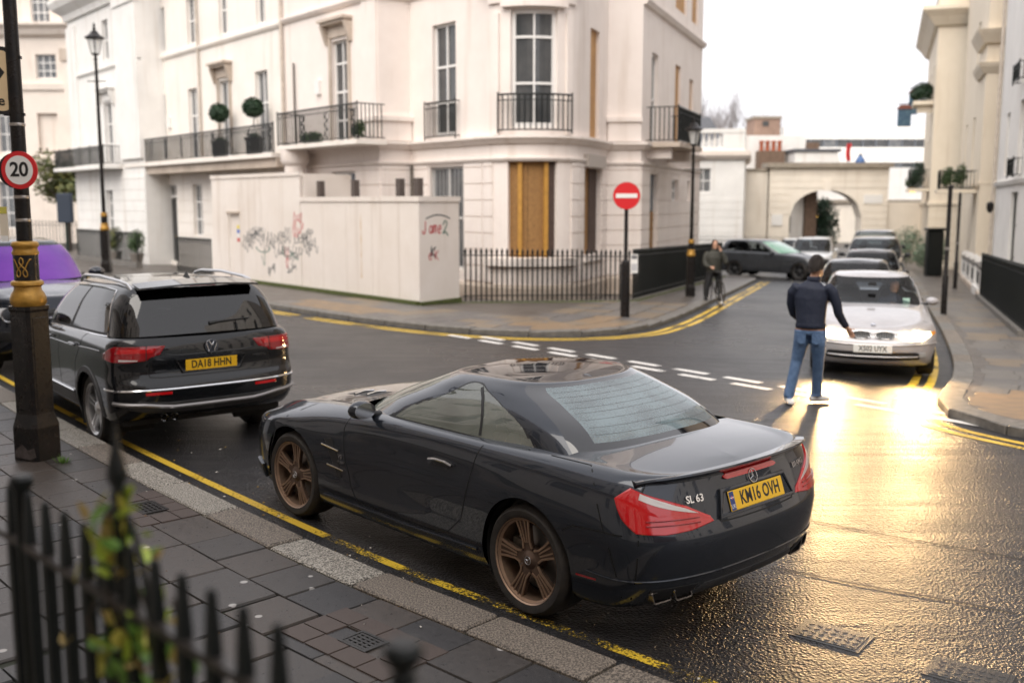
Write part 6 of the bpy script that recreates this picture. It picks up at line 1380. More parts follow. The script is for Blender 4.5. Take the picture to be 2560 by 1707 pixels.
    def lr(name, mb, m, smooth=40, parent=None):
        return mb.build(name, m, parent or car, smooth), both(mb).build(name, m, parent or car, smooth)
    SD = dict(u0=.95, u1=2.3)
    def s(x, z): return dict(x=x, z=z, v1=8.2, **SD)
    # shut lines: door, fuel/rear wing, bonnet, boot lid
    lr('door_gap', strip_on(S, [s(1.83,.925), s(1.88,.80), s(1.865,.6), s(1.80,.40), s(1.72,.305)], .008), SHUT)
    lr('door_gap', strip_on(S, [s(.42,.935), s(.46,.80), s(.52,.62), s(.58,.45), s(.70,.345), s(.86,.30), s(1.2,.295), s(1.72,.305)], .008), SHUT)
    lr('boot_gap', strip_on(S, [dict(x=-.12,y=.805,u0=.6,u1=2), dict(x=-.45,y=.79,u0=.3,u1=2), dict(x=-.75,y=.765,u0=.3,u1=2), dict(x=-.85,y=.74,z=.93)], .009), SHUT)
    lr('bumper_gap', strip_on(S, [s(-.36,.60), s(-.45,.645), dict(x=-.66,y=.915,z=.655), dict(x=-.80,y=.87,z=.650)], .008), SHUT)
    lr('bonnet_gap', strip_on(S, [dict(x=1.9,y=.72,u0=1.3), dict(x=2.4,y=.66,u0=1.3), dict(x=2.9,y=.60,u0=1.3), dict(x=3.2,y=.45,u0=1.3)], .008), SHUT)
    lr('sill_line', tube_on(S, [s(.42,.30), s(1.2,.272), s(2.15,.275)], .010, .003), P_SL)
    # door handle, wing vent with two chrome blades
    h_, _ = lr('door_handle', panel(S, [s(.64,.775), s(.70,.80), s(.84,.80), s(.90,.775), s(.84,.745), s(.70,.745)], .003), PLB); lr('handle_bar', tube_on(S, [s(.65,.772), s(.72,.785), s(.82,.785), s(.89,.772)], .011, .014, 4), CHR)
    lr('wing_vent', panel(S, [s(2.12,.70), s(2.02,.71), s(1.96,.60), s(1.91,.44), s(1.97,.44), s(2.05,.58)], .002), PLB)
    lr('vent_blade', tube_on(S, [s(2.14,.655), s(1.93,.635)], .007, .008, 5), CHR); lr('vent_blade', tube_on(S, [s(2.08,.515), s(1.88,.500)], .007, .008, 5), CHR)
    a, b = S.find(**s(1.90,.575)); p = S.P(a, b, .004); n = S._bl(S.N, a, b)
    text_obj('wing_badge', 'V8', .045, CHR, car, frame_mat(p+np.array([.02,0,.02]), (-1,0,0), (0,0,1)), ext=.002); text_obj('wing_badge', 'BITURBO', .022, CHR, car, frame_mat(p+np.array([.015,0,-.02]), (-1,0,0), (0,0,1)), ext=.002)
    # rear lamps
    def r(y, z, x=None): return dict(x=x, y=y, z=z, u0=.05, u1=1.4, v1=8)
    out = [r(.80,.885,-.78), r(.70,.845,-.955), r(.56,.785), r(.42,.715), r(.40,.685), r(.56,.662), r(.72,.655), r(.835,.665,-.86), r(.865,.74,-.78), r(.85,.83,-.72)]
    tl = lr('tail_lamp', panel(S, out, .010, 6), TLR)
    ow = [r(.775,.858,-.82), r(.69,.824,-.955), r(.57,.774), r(.49,.738), r(.60,.762), r(.72,.796), r(.795,.832,-.83)]
    for q, (k, mb) in zip(tl, enumerate((panel(S, ow, .0125, 4, .002), both(panel(S, ow, .0125, 4, .002))))): mb.build('reverse_lamp', TLW, q, 40)
    for z0 in (.70, .725):
        mb = tube_on(S, [r(.50,z0-.004), r(.65,z0), r(.80,z0+.004,-.90)], .004, .012); o1 = mb.build('lamp_rib', TLD, tl[0], 60); both(mb).build('lamp_rib', TLD, tl[1], 60)
    # third brake lamp, spoiler, boot panel with plate
    def X(y, z): a, b = S.find(y=y, z=z, u0=0, u1=1, v1=8.5); return S.P(a, b)
    def slope(z): d = X(.05, z+.02)-X(.05, z-.02); return d
    mb = MB(); rows = []
    for k in range(21):
        y = -.25+.5*k/20; x0 = X(abs(y), .875)[0]; x1 = X(abs(y), .902)[0]; e = .35 if k in (0, 20) else 1
        rows.append([(x0-.002, y, .889-.013*e), (x0-.010, y, .889-.013*e), (x1-.008, y, .889+.013*e), (x1-.002, y, .889+.013*e)])
    mb.loft(rows).build('brake_lamp', TLR, car, 40)
    rows = []; cur = []
    for k in range(41):
        q = -1+2*k/40; y = .80*q; cur.append(np.array([X(abs(y), .90)[0], y, .90]))
    cx = np.array([c[0] for c in cur]); cx = np.convolve(np.pad(cx, 2, mode='edge'), np.ones(5)/5, 'valid')
    for k in range(41):
        q = -1+2*k/40; p = np.array([cx[k], .80*q, .90]); e = (1-abs(q)**6); dx = (cx[min(k+1,40)]-cx[max(k-1,0)])/(.04*(1 if 0 < k < 40 else .5)*2); d = np.array([-1, dx, 0]); d = d/np.linalg.norm(d); zt = .928+.028*e
        rows.append([tuple(p-d*.07+np.array([0,0,.030])), tuple(p+d*(.010+.030*e)+np.array([0,0,zt-.90])), tuple(p+d*(.014+.032*e)+np.array([0,0,zt-.910])), tuple(p+d*.004+np.array([0,0,.004])), tuple(p-d*.05+np.array([0,0,-.004]))])
    MB().loft(rows).build('boot_spoiler', P_SL, car, 40)
    xs = X(0,.86); d = slope(.86); star(car, frame_mat((xs[0]-.012, 0, .858), (0,-1,0), d), .038, CHR)
    xp = X(0,.765); d = slope(.765)
    MB().loft([[(xp[0]-.004+d[0]/d[2]*(z-.765)-o, y, z) for y, z in ((-.31+i,.835-i),(.31-i,.835-i),(.36-i,.69+i),(-.36+i,.69+i))] for i, o in ((0,-.02),(0,.002),(.012,.006),(.02,.003),(.022,-.012))], cap=False).build('plate_surround', P_SL, car, 30)
    MB().loft([[(xp[0]-.001+d[0]/d[2]*(z-.765), y, z) for y, z in ((-.29,.815),(.29,.815),(.335,.705),(-.335,.705))], [(xp[0]+.005+d[0]/d[2]*(z-.765), y, z) for y, z in ((-.29,.815),(.29,.815),(.335,.705),(-.335,.705))]]).build('plate_panel', P_SL, car)
    plate(car, frame_mat((xp[0]-.012, 0, .762), (0,-1,0), d), 'KM16 OVH', PYEL, band=True, sx=.74)
    def bframe(y, z, off=.006):
        sg = 1 if y > 0 else -1; p = X(abs(y), z); t = X(abs(y)-.03, z)-X(abs(y)+.03, z); up = X(abs(y), z+.015)-X(abs(y), z-.015); t = np.array([t[0], t[1], 0])
        n = np.cross(t, up); n = n/np.linalg.norm(n); n = n if n[0] < 0 else -n; p = p+n*off
        if sg < 0: t = np.array([-t[0], t[1], 0]); up = np.array([up[0], -up[1], up[2]]); p = np.array([p[0], -p[1], p[2]])
        return frame_mat(p, t, up)
    text_obj('badge', 'SL 63', .056, CHR, car, bframe(.50,.812), ext=.003, off=.001); text_obj('badge', 'AMG', .046, CHR, car, bframe(-.54,.835), ext=.003, off=.001)
    for k in range(3): o = MB().box((-.004,-.016,-.003), (.004,.016,.004)).build('badge_bar', CHR, car); o.matrix_local = bframe(-.44-.018*k, .835)
    lr('boot_gap', strip_on(S, [r(.36,.70), r(.345,.672), r(.2,.668), r(0,.667)], .008), SHUT)
    # lower bumper: crease, diffuser, twin exhaust tips
    lr('bumper_crease', tube_on(S, [r(0,.40), r(.4,.40), r(.7,.405,-.95), dict(x=-.55,y=.93,z=.41,u0=.3,u1=1.6)], .006, .002), P_SL)
    lr('diffuser', panel(S, [r(0,.335), r(.42,.335), r(.50,.27), r(.42,.215), r(0,.21)], .006, 4), PLG)
    lr('exhaust_surround', panel(S, [r(.47,.345), r(.62,.35), r(.76,.345,-.93), r(.77,.27,-.90), r(.62,.25), r(.47,.25)], .004, 4), PLB)
    for y0 in (.555, .685):
        for sd in (1, -1):
            xa = X(y0, .31)[0]+.012; zz = .298
            rg = [[(xx+.35*sx_*w_*(y0-.3), sd*(y0+sx_*w_+.012*sz), zz+sz*h_) for sx_, sz in ((-1,-.8),(-.85,-1),(.85,-1),(1,-.8),(1,.8),(.85,1),(-.85,1),(-1,.8))] for xx, w_, h_ in ((xa+.10,.058,.030),(xa-.012,.066,.037),(xa-.017,.064,.035),(xa-.015,.055,.028),(xa+.06,.05,.026))]
            MB().loft(rg, cap=False).build('exhaust_tip', mat('dark_chrome', (.32,.29,.27), .2, metal=1), car, 40); MB().box((xa+.02, sd*y0-.05,.275), (xa+.03, sd*y0+.05,.322)).build('exhaust_bore', DARK, car)
    lr('rear_reflector', strip_on(S, [s(-.46,.37), s(-.62,.375)], .012, .002), TLD)
    # front: lamps, bonnet vents, grille (mostly turned away)
    def f(y, z, x=None): return dict(x=x, y=y, z=z, u0=1.8, u1=2.97, v1=8.3)
    lr('headlamp', panel(S, [f(.60,.70,3.2), f(.70,.735,2.98), f(.76,.72,2.95), f(.74,.62,3.15), f(.60,.58,3.35), f(.50,.60,3.42)], .006), HLG)
    lr('grille', panel(S, [f(0,.60), f(.36,.60), f(.40,.52), f(.34,.44), f(0,.43)], .004), PLB); lr('bumper_intake', panel(S, [f(.45,.38), f(.72,.40), f(.74,.30), f(.45,.26)], .004), PLB)
    lr('bumper_fin', panel(S, [s(3.0,.33), s(3.12,.36), s(3.13,.24), s(3.0,.22)], .02), P_SL)
    for sd in (1, -1):
        for dx in (0, .16):
            q = S.find(x=2.25+dx, y=.36, u0=1.2, u1=2.8, v0=8); pp = S.P(*q, .006); MB().tube([(pp[0]-.02, sd*.28, pp[2]+.004), (pp[0], sd*.36, pp[2]+.006), (pp[0]-.02, sd*.46, pp[2]-.004)], .009, 6).build('bonnet_vent_blade', CHR, car, 60)
    lr('bonnet_vent', panel(S, [dict(x=2.16,y=.27,u0=1.2,v0=8), dict(x=2.16,y=.47,u0=1.2,v0=8), dict(x=2.52,y=.44,u0=1.2,v0=8), dict(x=2.52,y=.29,u0=1.2,v0=8)], .002, 3), PLB)
    mirror_pod(car, (1.62,.83,.985), P_SL)
    cabin(car, -.3, 2.1, .74, .40, 1.50, .90, SEAT); seats(car, (.62,), .36, .38, .52, mat('seat_light', (.34,.30,.25), .5)); MB().box((-.3,-.7,.5), (.2,.7,.90)).build('rear_shelf', BEIG, car)
    MB().loft([[(1.50,-.11,1.10),(1.53,-.11,1.10),(1.53,-.11,1.16),(1.50,-.11,1.16)],[(1.50,.11,1.10),(1.53,.11,1.10),(1.53,.11,1.16),(1.50,.11,1.16)]]).build('rear_view_mirror', PLB, car)
    wb = (BRZ, BRD)
    for x, w_, rz_ in ((0,.275,0), (2.585,.25,R(2))):
        for sd in (1, -1):
            t = wheel(car, x, sd*(.915-w_/2), .330, w_, .252, 5, 'amg', wb, rz_, 1, .185); t.rotation_euler.y = .35*x+.2
            if sd > 0: star(t, Matrix.Translation((0, w_/2*.815, 0)) @ Matrix.Rotation(R(-90),4,'X'), .024, ALU)
    MB().box((-.55,-.74,.18), (3.2,.74,.24)).build('underbody', DARK, car)
    return car
slc = build_sl(); place(slc, .745, 6.32, -.677, .736)
# ================================================================== sport utility body: x forward from rear axle
def suv_shell(name, label, pm, glass, wb=2.68, sx=1.0, sy=1.0, sz=1.0, group=None, roofm=None, gl_front=None, boxy=0.0, lod=1):
    car = empty(name, (0,0,0), 0, label, 'car', group); n = wb+.86
    b_ = boxy
    lv = [L_(-.72,.3,n-.25,.4, [(-1,.62)], [(-1,.34),(0,.30),(3.5,.30)]),
          L_(-.80,.34,n-.10,.5, [(-1,.86),(3.5,.84)], [(-.8,.36),(-.4,.30),(3.2,.28)]),
          L_(-.88,.36,n-.02,.55, [(-1,.90),(0,.905),(1.3,.89),(3.5,.87)], [(-.9,.45),(0,.44),(3.4,.42)], 3.0),
          L_(-.905,.36,n,.58, [(-1,.905),(0,.918),(1.3,.90),(wb,.915),(3.5,.88)], [(-.9,.60),(0,.60),(3.4,.58)], 3.0),
          L_(-.895,.35,n-.01,.6, [(-1,.905),(0,.922),(1.3,.905),(wb,.92),(3.5,.87)], [(-.9,.68),(0,.72),(3.4,.70)], 3.0),
          L_(-.845,.32,n-.03,.62, [(-1,.90),(0,.92),(1.3,.905),(wb,.915),(3.5,.85)], [(-.9,.74),(0,.83),(1.3,.83),(3.4,.80)], 3.2),
          L_(-.835,.32,n-.06,.62, [(-1,.895),(0,.905),(1.3,.895),(wb,.895),(3.5,.82)], [(-.9,.95),(0,.98),(1.3,.965),(3.4,.86)], 3.2),
          L_(-.815,.30,n-.10,.62, [(-1,.875),(0,.88),(1.3,.875),(wb,.85),(3.5,.78)], [(-.9,1.08),(0,1.09),(1.3,1.065),(2.2,1.03),(3.0,.955+.06*b_),(3.4,.89+.08*b_)], 3.2),
          L_(-.79,.28,n-.14,.60, [(-1,.835),(0,.845),(1.3,.845),(2.0,.81),(3.5,.73)], [(-.9,1.125),(0,1.125),(1.3,1.10),(2.2,1.065),(3.0,.985+.07*b_),(3.4,.91+.08*b_)], 3.4)]
    zc = [(-.8,1.13),(1.8,1.13),(2.2,1.115),(2.8,1.05+.05*b_),(3.2,.98+.08*b_),(n-.1,.90+.1*b_)]
    T = np.array([sx, sy, sz])
    S = Loft(lv, zc, UU(*( (24,60,24) if lod else (12,36,18) )), vsub=5 if lod else 3); S.G *= T; S.normals()
    AR = [(0,.35*sz,.40*sz), (wb*sx,.35*sz,.40*sz)]
    grid_obj('body', S, lambda u, v, p: not (v > 8.3 and -.75*sx < p[0] < 2.05*sx and abs(p[1]) < .83*sy), pm, car, AR, 40)
    arch_liners(car, AR, .90*sy)
    ue = (.58, 1.02, 1.30, 1.62, 2.02, 2.22)
    gl = [L_(-.76,.30,2.40,.80, [(-.8,.80),(0,.835),(1.3,.835),(2.3,.72)], [(-.8,1.15),(0,1.125),(1.3,1.10),(2.3,1.11)], 4.0, 2.3),
          L_(-.715,.30,2.05,.70, [(-.7,.765),(0,.80),(1.3,.80),(2.0,.70)], [(-.7,1.30),(1.5,1.27)], 4.0, 2.3),
          L_(-.645,.30,1.66,.58, [(-.7,.70),(0,.745),(1.3,.735),(1.7,.66)], [(-.7,1.46),(0,1.475),(1.6,1.445)], 4.0, 2.4),
          L_(-.58,.28,1.34,.42, [(-.7,.62),(0,.665),(1.2,.65)], [(-.6,1.565),(0,1.595),(1.2,1.572)], 3.8, 2.4),
          L_(-.56,.26,1.28,.36, [(-.7,.57),(0,.61),(1.2,.60)], [(-.6,1.592),(0,1.625),(1.2,1.60)], 3.8, 2.4)]
    rz = [(-.58,1.60),(-.3,1.632),(.3,1.655),(.9,1.645),(1.3,1.612)]
    G = Loft(gl, rz, UU(*((24,44,26) if lod else (14,30,16)), ue), vsub=5 if lod else 3); G.G *= T; G.normals()
    grid_obj('roof', G, lambda u, v, p: v > 3.2 , roofm or pm, car, smooth=40)
    grid_obj('pillars', G, lambda u, v, p: v < 3.2 and ((.58 < u < 1.02) or (2.02 < u < 2.22) or (v > 2.85 and u > .58)), pm, car, smooth=40)
    grid_obj('window_frame', G, lambda u, v, p: 1.02 < u < 2.02 and v < .12, PLB, car, smooth=40)
    grid_obj('rear_window', G, lambda u, v, p: u < .58 and v < 3.2, glass, car, smooth=40)
    grid_obj('windscreen', G, lambda u, v, p: u > 2.22 and v < 3.2, gl_front or glass, car, smooth=40)
    grid_obj('rear_side_window', G, lambda u, v, p: 1.02 < u < 1.60 and .12 < v < 2.85, glass, car, smooth=40); grid_obj('side_window', G, lambda u, v, p: 1.64 < u < 2.02 and .12 < v < 2.85, glass, car, smooth=40)
    grid_obj('door_post', G, lambda u, v, p: (1.60 < u < 1.64) and .12 < v < 2.85, PLB, car, smooth=40)
    cabin(car, -.6*sx, 2.2*sx, .76*sy, .55*sz, 1.65*sx, 1.08*sz, SEAT); seats(car, (1.0*sx, .15*sx), .38, .58*sz, .55)
    MB().box((-.6*sx,-.78*sy,.26*sz), ((wb+.4)*sx,.78*sy,.34*sz)).build('underbody', DARK, car)
    return car, S, G, AR
def fdict(y, z, x=None): return dict(x=x, y=y, z=z, u0=1.85, u1=2.985, v1=8.3)
def rdict(y, z, x=None): return dict(x=x, y=y, z=z, u0=.01, u1=1.4, v1=8)
def sdict(x, z): return dict(x=x, z=z, u0=.95, u1=2.3, v1=8)
def LR(car, name, mb, m, smooth=40): return mb.build(name, m, car, smooth), both(mb).build(name, m, car, smooth)
def Xof(S, y, z, rear=True): a, b = S.find(y=y, z=z, u0=0 if rear else 2, u1=1 if rear else 3, v1=8.4); return S.P(a, b)
# ------------------------------------------------------------------ black estate with yellow plate, rear towards us
def build_vw():
    car, S, G, AR = suv_shell('parked_suv', 'black family estate car with silver roof rails and yellow rear plate', P_VW, CGD, sy=1.03, sz=.98, group='parked cars along the near kerb')
    r, s = rdict, sdict
    # lamps
    out = [r(.86,1.035,-.66), r(.78,1.04), r(.60,1.04), r(.44,1.035), r(.50,.955), r(.60,.925), r(.62,.905), r(.78,.89), r(.87,.895,-.66), r(.90,.92,-.52), r(.905,.96,-.50)]
    tl = LR(car, 'tail_lamp', panel(S, out, .010, 6), TLD)
    o2 = [r(.84,1.015,-.70), r(.70,1.02), r(.52,1.018), r(.56,.975), r(.74,.975), r(.855,.975,-.68)]
    for q, mb in zip(tl, (panel(S, o2, .013, 4, .002), both(panel(S, o2, .013, 4, .002)))): mb.build('lamp_bar', TLR, q, 40)
    o2 = [r(.84,.925,-.70), r(.70,.915), r(.70,.905), r(.84,.905,-.70)]
    for q, mb in zip(tl, (panel(S, o2, .013, 3, .002), both(panel(S, o2, .013, 3, .002)))): mb.build('reverse_lamp', TLW, q, 40)
    for q, mb in zip(tl, (strip_on(S, [r(.615,1.042), r(.625,.90)], .008, .014), both(strip_on(S, [r(.615,1.042), r(.625,.90)], .008, .014)))): mb.build('lamp_gap', SHUT, q)
    # tailgate
    LR(car, 'tailgate_gap', strip_on(S, [r(.60,.90), r(.615,.80), r(.60,.745), r(.5,.735), r(0,.732)], .009), SHUT)
    LR(car, 'tailgate_crease', tube_on(S, [r(0,.935), r(.3,.935), r(.45,.95)], .006, .002), P_VW)
    xp = Xof(S, 0, .83); d = Xof(S, .05, .86)-Xof(S, .05, .80)
    MB().loft([[(xp[0]-.002+d[0]/d[2]*(z-.83)-o, y, z) for y, z in ((-.36+i,.90-i),(.36-i,.90-i),(.30-i,.755+i),(-.30+i,.755+i))] for i, o in ((0,-.02),(0,.004),(.012,.006),(.02,.002),(.024,-.012))], cap=False).build('plate_surround', P_VW, car, 30)
    plate(car, frame_mat((xp[0]-.008, 0, .832), (0,-1,0), d), 'DA18 HHN', PYEL, sx=.78)
    xe = Xof(S, 0, 1.0)
    em = MB().lathe([(.001,0),(.060,0),(.060,.004),(.001,.006)], 28).build('emblem', mat('emblem_dark', (.08,.09,.11), .3, metal=.5), car, 40); em.matrix_local = frame_mat((xe[0]-.016, 0, 1.0), (0,-1,0), d)
    MB().tube([(.062*math.cos(a), .062*math.sin(a), .006) for a in [2*math.pi*k/28 for k in range(28)]], .006, 6, closed=True).build('emblem_ring', CHR, em, 60)
    for P in ([(-.026,.050),(0,.008),(.026,.050)], [(-.052,.026),(-.026,-.046),(0,.0),(.026,-.046),(.052,.026)]): MB().tube([(x, y, .008) for x, y in P], .0055, 5).build('emblem_letter', CHR, em, 60)
    p = Xof(S, .50, .865); text_obj('badge', 'TIGUAN', .042, CHR, car, frame_mat((p[0]-.016, .52, .868), (.05,-1,0), d), ext=.002)
    text_obj('badge', '4MOTION', .028, CHR, car, frame_mat((p[0]-.016, -.50, .868), (-.05,-1,0), d), ext=.002)
    # bumper: chrome strip, reflectors, grey lower skirt, exhausts
    LR(car, 'bumper_chrome', tube_on(S, [r(0,.625), r(.4,.625), r(.7,.628), dict(x=-.55,y=.90,z=.635,u0=.3,u1=1.6)], .012, .003), CHR)
    LR(car, 'bumper_reflector', panel(S, [r(.42,.605), r(.66,.607), r(.66,.58), r(.42,.578)], .008, 3), TLR)
    LR(car, 'bumper_skirt', panel(S, [r(0,.50), r(.45,.50), r(.72,.53), r(.80,.47,-.75), r(.60,.40), r(0,.385)], .006, 4), PLG)
    LR(car, 'skid_plate', tube_on(S, [r(0,.455), r(.4,.455), r(.66,.49), dict(x=-.66,y=.85,z=.52,u0=.3,u1=1.6)], .020, .006), mat('satin_silver', (.28,.27,.27), .4, metal=.6))
    for y in (.42, .52): MB().lathe([(.034,-.04),(.036,.0),(.030,.0),(.028,-.06)], 16, (0,0,0), axis='x', cap=False).build('exhaust_tip', CHR, car, 40).location = (-.90, y, .37)
    # rear spoiler, wiper, brake lamp, fin, rails
    rows = []
    for k in range(25):
        q = -1+2*k/24; y = .60*q; z = 1.585+.03*(1-q*q); x = -.575-.02*abs(q)**4*-1; rows.append([(x+.14, y, z+.022), (x-.13+.05*abs(q)**3, y, z-.010), (x-.135+.05*abs(q)**3, y, z-.028), (x+.0, y, z-.03)])
    sp = MB().loft(rows).build('roof_spoiler', P_VW, car, 40); MB().box((-.690,-.13,1.578), (-.680,.13,1.592)).build('brake_lamp', TLD, sp)
    a, b = G.find(y=.05, z=1.235, u0=0, u1=.9); p = G.P(a, b, .014); a2, b2 = G.find(y=.45, z=1.215, u0=0, u1=.9); p2 = G.P(a2, b2, .012); MB().tube([(p[0], -p[1]+.02, p[2]-.03), (p[0]-.006, -.15, 1.225), (p2[0]-.006, -p2[1], p2[2]+.02)], [.020,.012,.005], 6).build('rear_wiper', PLB, car, 60)
    for sd in (1, -1):
        pts = [(x, sd*yy, z) for x, yy, z in ((-.46,.615,1.545),(-.38,.625,1.595),(-.2,.635,1.618),(.4,.645,1.640),(.95,.635,1.622),(1.10,.625,1.592),(1.18,.615,1.545))]
        MB().tube(pts, [.014,.017,.017,.017,.017,.017,.014], 8).build('roof_rail', ALU, car, 60)
    MB().loft([[(-.30+t*.03-.05*(1-t), -.012*(1-t), 1.625+.07*t), (-.20-.06*t, -.012*(1-t), 1.635+.065*t), (-.20-.06*t, .012*(1-t), 1.635+.065*t), (-.30+t*.03-.05*(1-t), .012*(1-t), 1.625+.07*t)] for t in (0,.5,.95)]).build('aerial_fin', PLB, car, 40)
    # side: chrome line round the windows, door gaps, handles, cladding
    def gp(u, v): j = int(np.argmin(abs(G.vs-v))); i = int(np.argmin(abs(G.us-u))); return G.G[j,i]+G.N[j,i]*.004
    loop = [gp(u, .06) for u in np.linspace(2.02,1.02,24)]+[gp(1.02, v) for v in np.linspace(.3,2.7,8)]+[gp(u, 2.9) for u in np.linspace(1.02,2.02,24)]
    mb = MB().tube(loop, .008, 5); LR(car, 'window_chrome', mb, CHR)
    LR(car, 'door_gap', strip_on(S, [s(1.02,1.09), s(1.04,.8), s(1.0,.5), s(.95,.36)], .009), SHUT); LR(car, 'door_gap', strip_on(S, [s(2.02,1.06), s(2.05,.8), s(2.0,.5), s(1.95,.36)], .009), SHUT); LR(car, 'door_gap', strip_on(S, [s(.10,1.10), s(.25,.95), s(.38,.80), s(.43,.62), s(.45,.45)], .009), SHUT)
    for x in (.34, 1.28): LR(car, 'door_handle', tube_on(S, [s(x,.955), s(x+.05,.965), s(x+.17,.965), s(x+.22,.955)], .012, .022, 4), P_VW)
    LR(car, 'side_crease', tube_on(S, [s(-.4,.98), s(.5,.94), s(1.5,.925), s(2.4,.92)], .006, .001), P_VW)
    LR(car, 'sill_cladding', panel(S, [s(.48,.46), s(2.2,.44), s(2.2,.33), s(.48,.34)], .010, 3), PLG); LR(car, 'sill_chrome', tube_on(S, [s(.48,.475), s(2.2,.455)], .010, .008), CHR)
    for ax, az, ar in AR:
        mb = MB(); rows = []
        for k in range(25):
            an = R(-18)+R(216)*k/24; q = []
            for rr, o in ((ar-.002,.002),(ar-.002,.014),(ar+.05,.012),(ar+.055,.0)):
                x, z = ax+rr*math.cos(an), az+rr*math.sin(an); a, b = S.find(x=x, z=max(z,.30), u0=.8, u1=2.4, v1=7); p = S.P(a, b, o); q.append((x, p[1], z))
            rows.append(q)
        mb.loft(rows); LR(car, 'arch_cladding', mb, PLG)
    mirror_pod(car, (1.72,.86,1.14), P_VW, 1.15)
    for x in (0, 2.68):
        for sd in (1, -1): t = wheel(car, x, sd*.785, .352, .235, .255, 5, 'twin', (ALU, PLB), 0, 1, .16)
    LR(car, 'headlamp', panel(S, [fdict(.50,.86), fdict(.72,.86,3.2), fdict(.74,.76,3.25), fdict(.52,.75)], .006), HLG)
    return car
vw = build_vw(); hv = Vector((-.62,.785)).normalized(); place(vw, -2.90+hv.x*.905, 9.86+hv.y*.905, hv.x, hv.y)
# ------------------------------------------------------------------ generic front end
def suv_front(car, S, sx, sy, sz, n, lampm, grille='slats', pl=None, plm=None, round_lamp=False, lit=None):
    f = lambda y, z, x=None: fdict(y*sy, z*sz, None if x is None else x*sx)
    hl = LR(car, 'headlamp', panel(S, [f(.46,.82), f(.60,.85), f(.76,.86,n-.32), f(.80,.80,n-.30), f(.70,.72), f(.48,.71)], .008), lampm)
    if lit:
        for q, mb in zip(hl, (panel(S, [f(.52,.80), f(.70,.81), f(.70,.74), f(.52,.74)], .014, 4, .002), both(panel(S, [f(.52,.80), f(.70,.81), f(.70,.74), f(.52,.74)], .014, 4, .002)))): mb.build('headlamp_bulb', lit, q)
    LR(car, 'grille', panel(S, [f(0,.83), f(.42,.83), f(.40,.62), f(0,.60)], .005, 4), PLB)
    for z in (.66, .72, .78): LR(car, 'grille_slat', tube_on(S, [f(0,z), f(.2,z), f(.40,z)], .010, .008), PLG)
    LR(car, 'bumper_intake', panel(S, [f(0,.50), f(.55,.50), f(.60,.38), f(0,.37)], .005, 4), PLB)
    LR(car, 'bumper_side_intake', panel(S, [f(.62,.56), f(.78,.57,n-.25), f(.78,.44,n-.22), f(.62,.44)], .005, 3), PLB)
    if pl:
        p = Xof(S, 0, .55*sz, False); plate(car, frame_mat((p[0]+.014, 0, .55*sz), (0,1,0), (0,0,1)), pl, plm or PWHI)
    for x in (1.1, 2.05): LR(car, 'door_gap', strip_on(S, [sdict(x*sx,1.06*sz), sdict((x+.02)*sx,.8*sz), sdict((x-.06)*sx,.40*sz)], .010), SHUT)
    for x in (.40, 1.30): LR(car, 'door_handle', tube_on(S, [sdict(x*sx,.955*sz), sdict((x+.2)*sx,.955*sz)], .012, .018, 4), PLB)
LIT = mat('lit_headlamp', (1,.95,.8), .3, emit=(1.0,.93,.68), estr=25.0); LITA = mat('lit_headlamp_amber', (1,.8,.4), .3, emit=(1.0,.80,.42), estr=45.0)
VIO = mat('violet_windscreen', (.085,.004,.24), .2, spec=.2, var=.5, vscale=1.2, col2=(.15,.02,.33)); GRW = mat('green_windscreen', (.12,.36,.22), .08, coat=1, var=.5, vscale=2, col2=(.30,.42,.36))
# large dark off-roader behind the lamp post, facing us
rr, S, G, AR = suv_shell('parked_offroader', 'large dark off road car with violet windscreen behind the near lamp post', P_RR, CGD, wb=2.92, sx=1.02, sy=1.07, sz=1.10, gl_front=VIO, boxy=.9, group='parked cars along the near kerb')
suv_front(rr, S, 1.02, 1.07, 1.10, 3.78, HLG)
for sd in (1,-1): MB().lathe([(.001,0),(.085,0),(.095,.012),(.095,-.02)], 20, axis='x').build('round_lamp', CHR, rr, 40).location = (3.74, sd*.70, .85)
p = Xof(S, 0, 1.06, False); text_obj('bonnet_lettering', 'ROVER', .085, CHR, rr, frame_mat((p[0]-.03, .10, 1.035), (0,1,0), (-.25,0,1)), ext=.004, spacing=1.9)
MB().box((1.95,-.10,1.58), (1.99,.10,1.66)).build('rear_view_mirror', PLB, rr); mirror_pod(rr, (1.78,.93,1.27), P_RR, 1.3); place(rr, -8.68, 17.35, .62, -.785)
for x in (0, 2.92*1.02):
    for sd in (1,-1): wheel(rr, x, sd*.83, .385, .26, .28, 5, 'twin', (ALU, PLB))
# grey crossover turning in from the side road
cy, S, G, AR = suv_shell('grey_crossover', 'grey crossover car crossing the far end of the side street with lit headlamps', P_GRY, CGM, wb=2.82, sx=1.03, sy=1.03, sz=.97, gl_front=GRW)
suv_front(cy, S, 1.03, 1.03, .97, 3.68, HLG, pl='K14 YEN'[:0] or None, lit=LIT); mirror_pod(cy, (1.74,.88,1.10), P_GRY, 1.1)
for x in (0, 2.82*1.03):
    for sd in (1,-1): wheel(cy, x, sd*.80, .36, .25, .25, 5, 'multi', (PLG, PLB), R(-12) if x else 0)
a_ = Vector((.77,-.64)).normalized(); place(cy, 9.95, 43.9, a_.x, a_.y, gz(10.5,43.5))
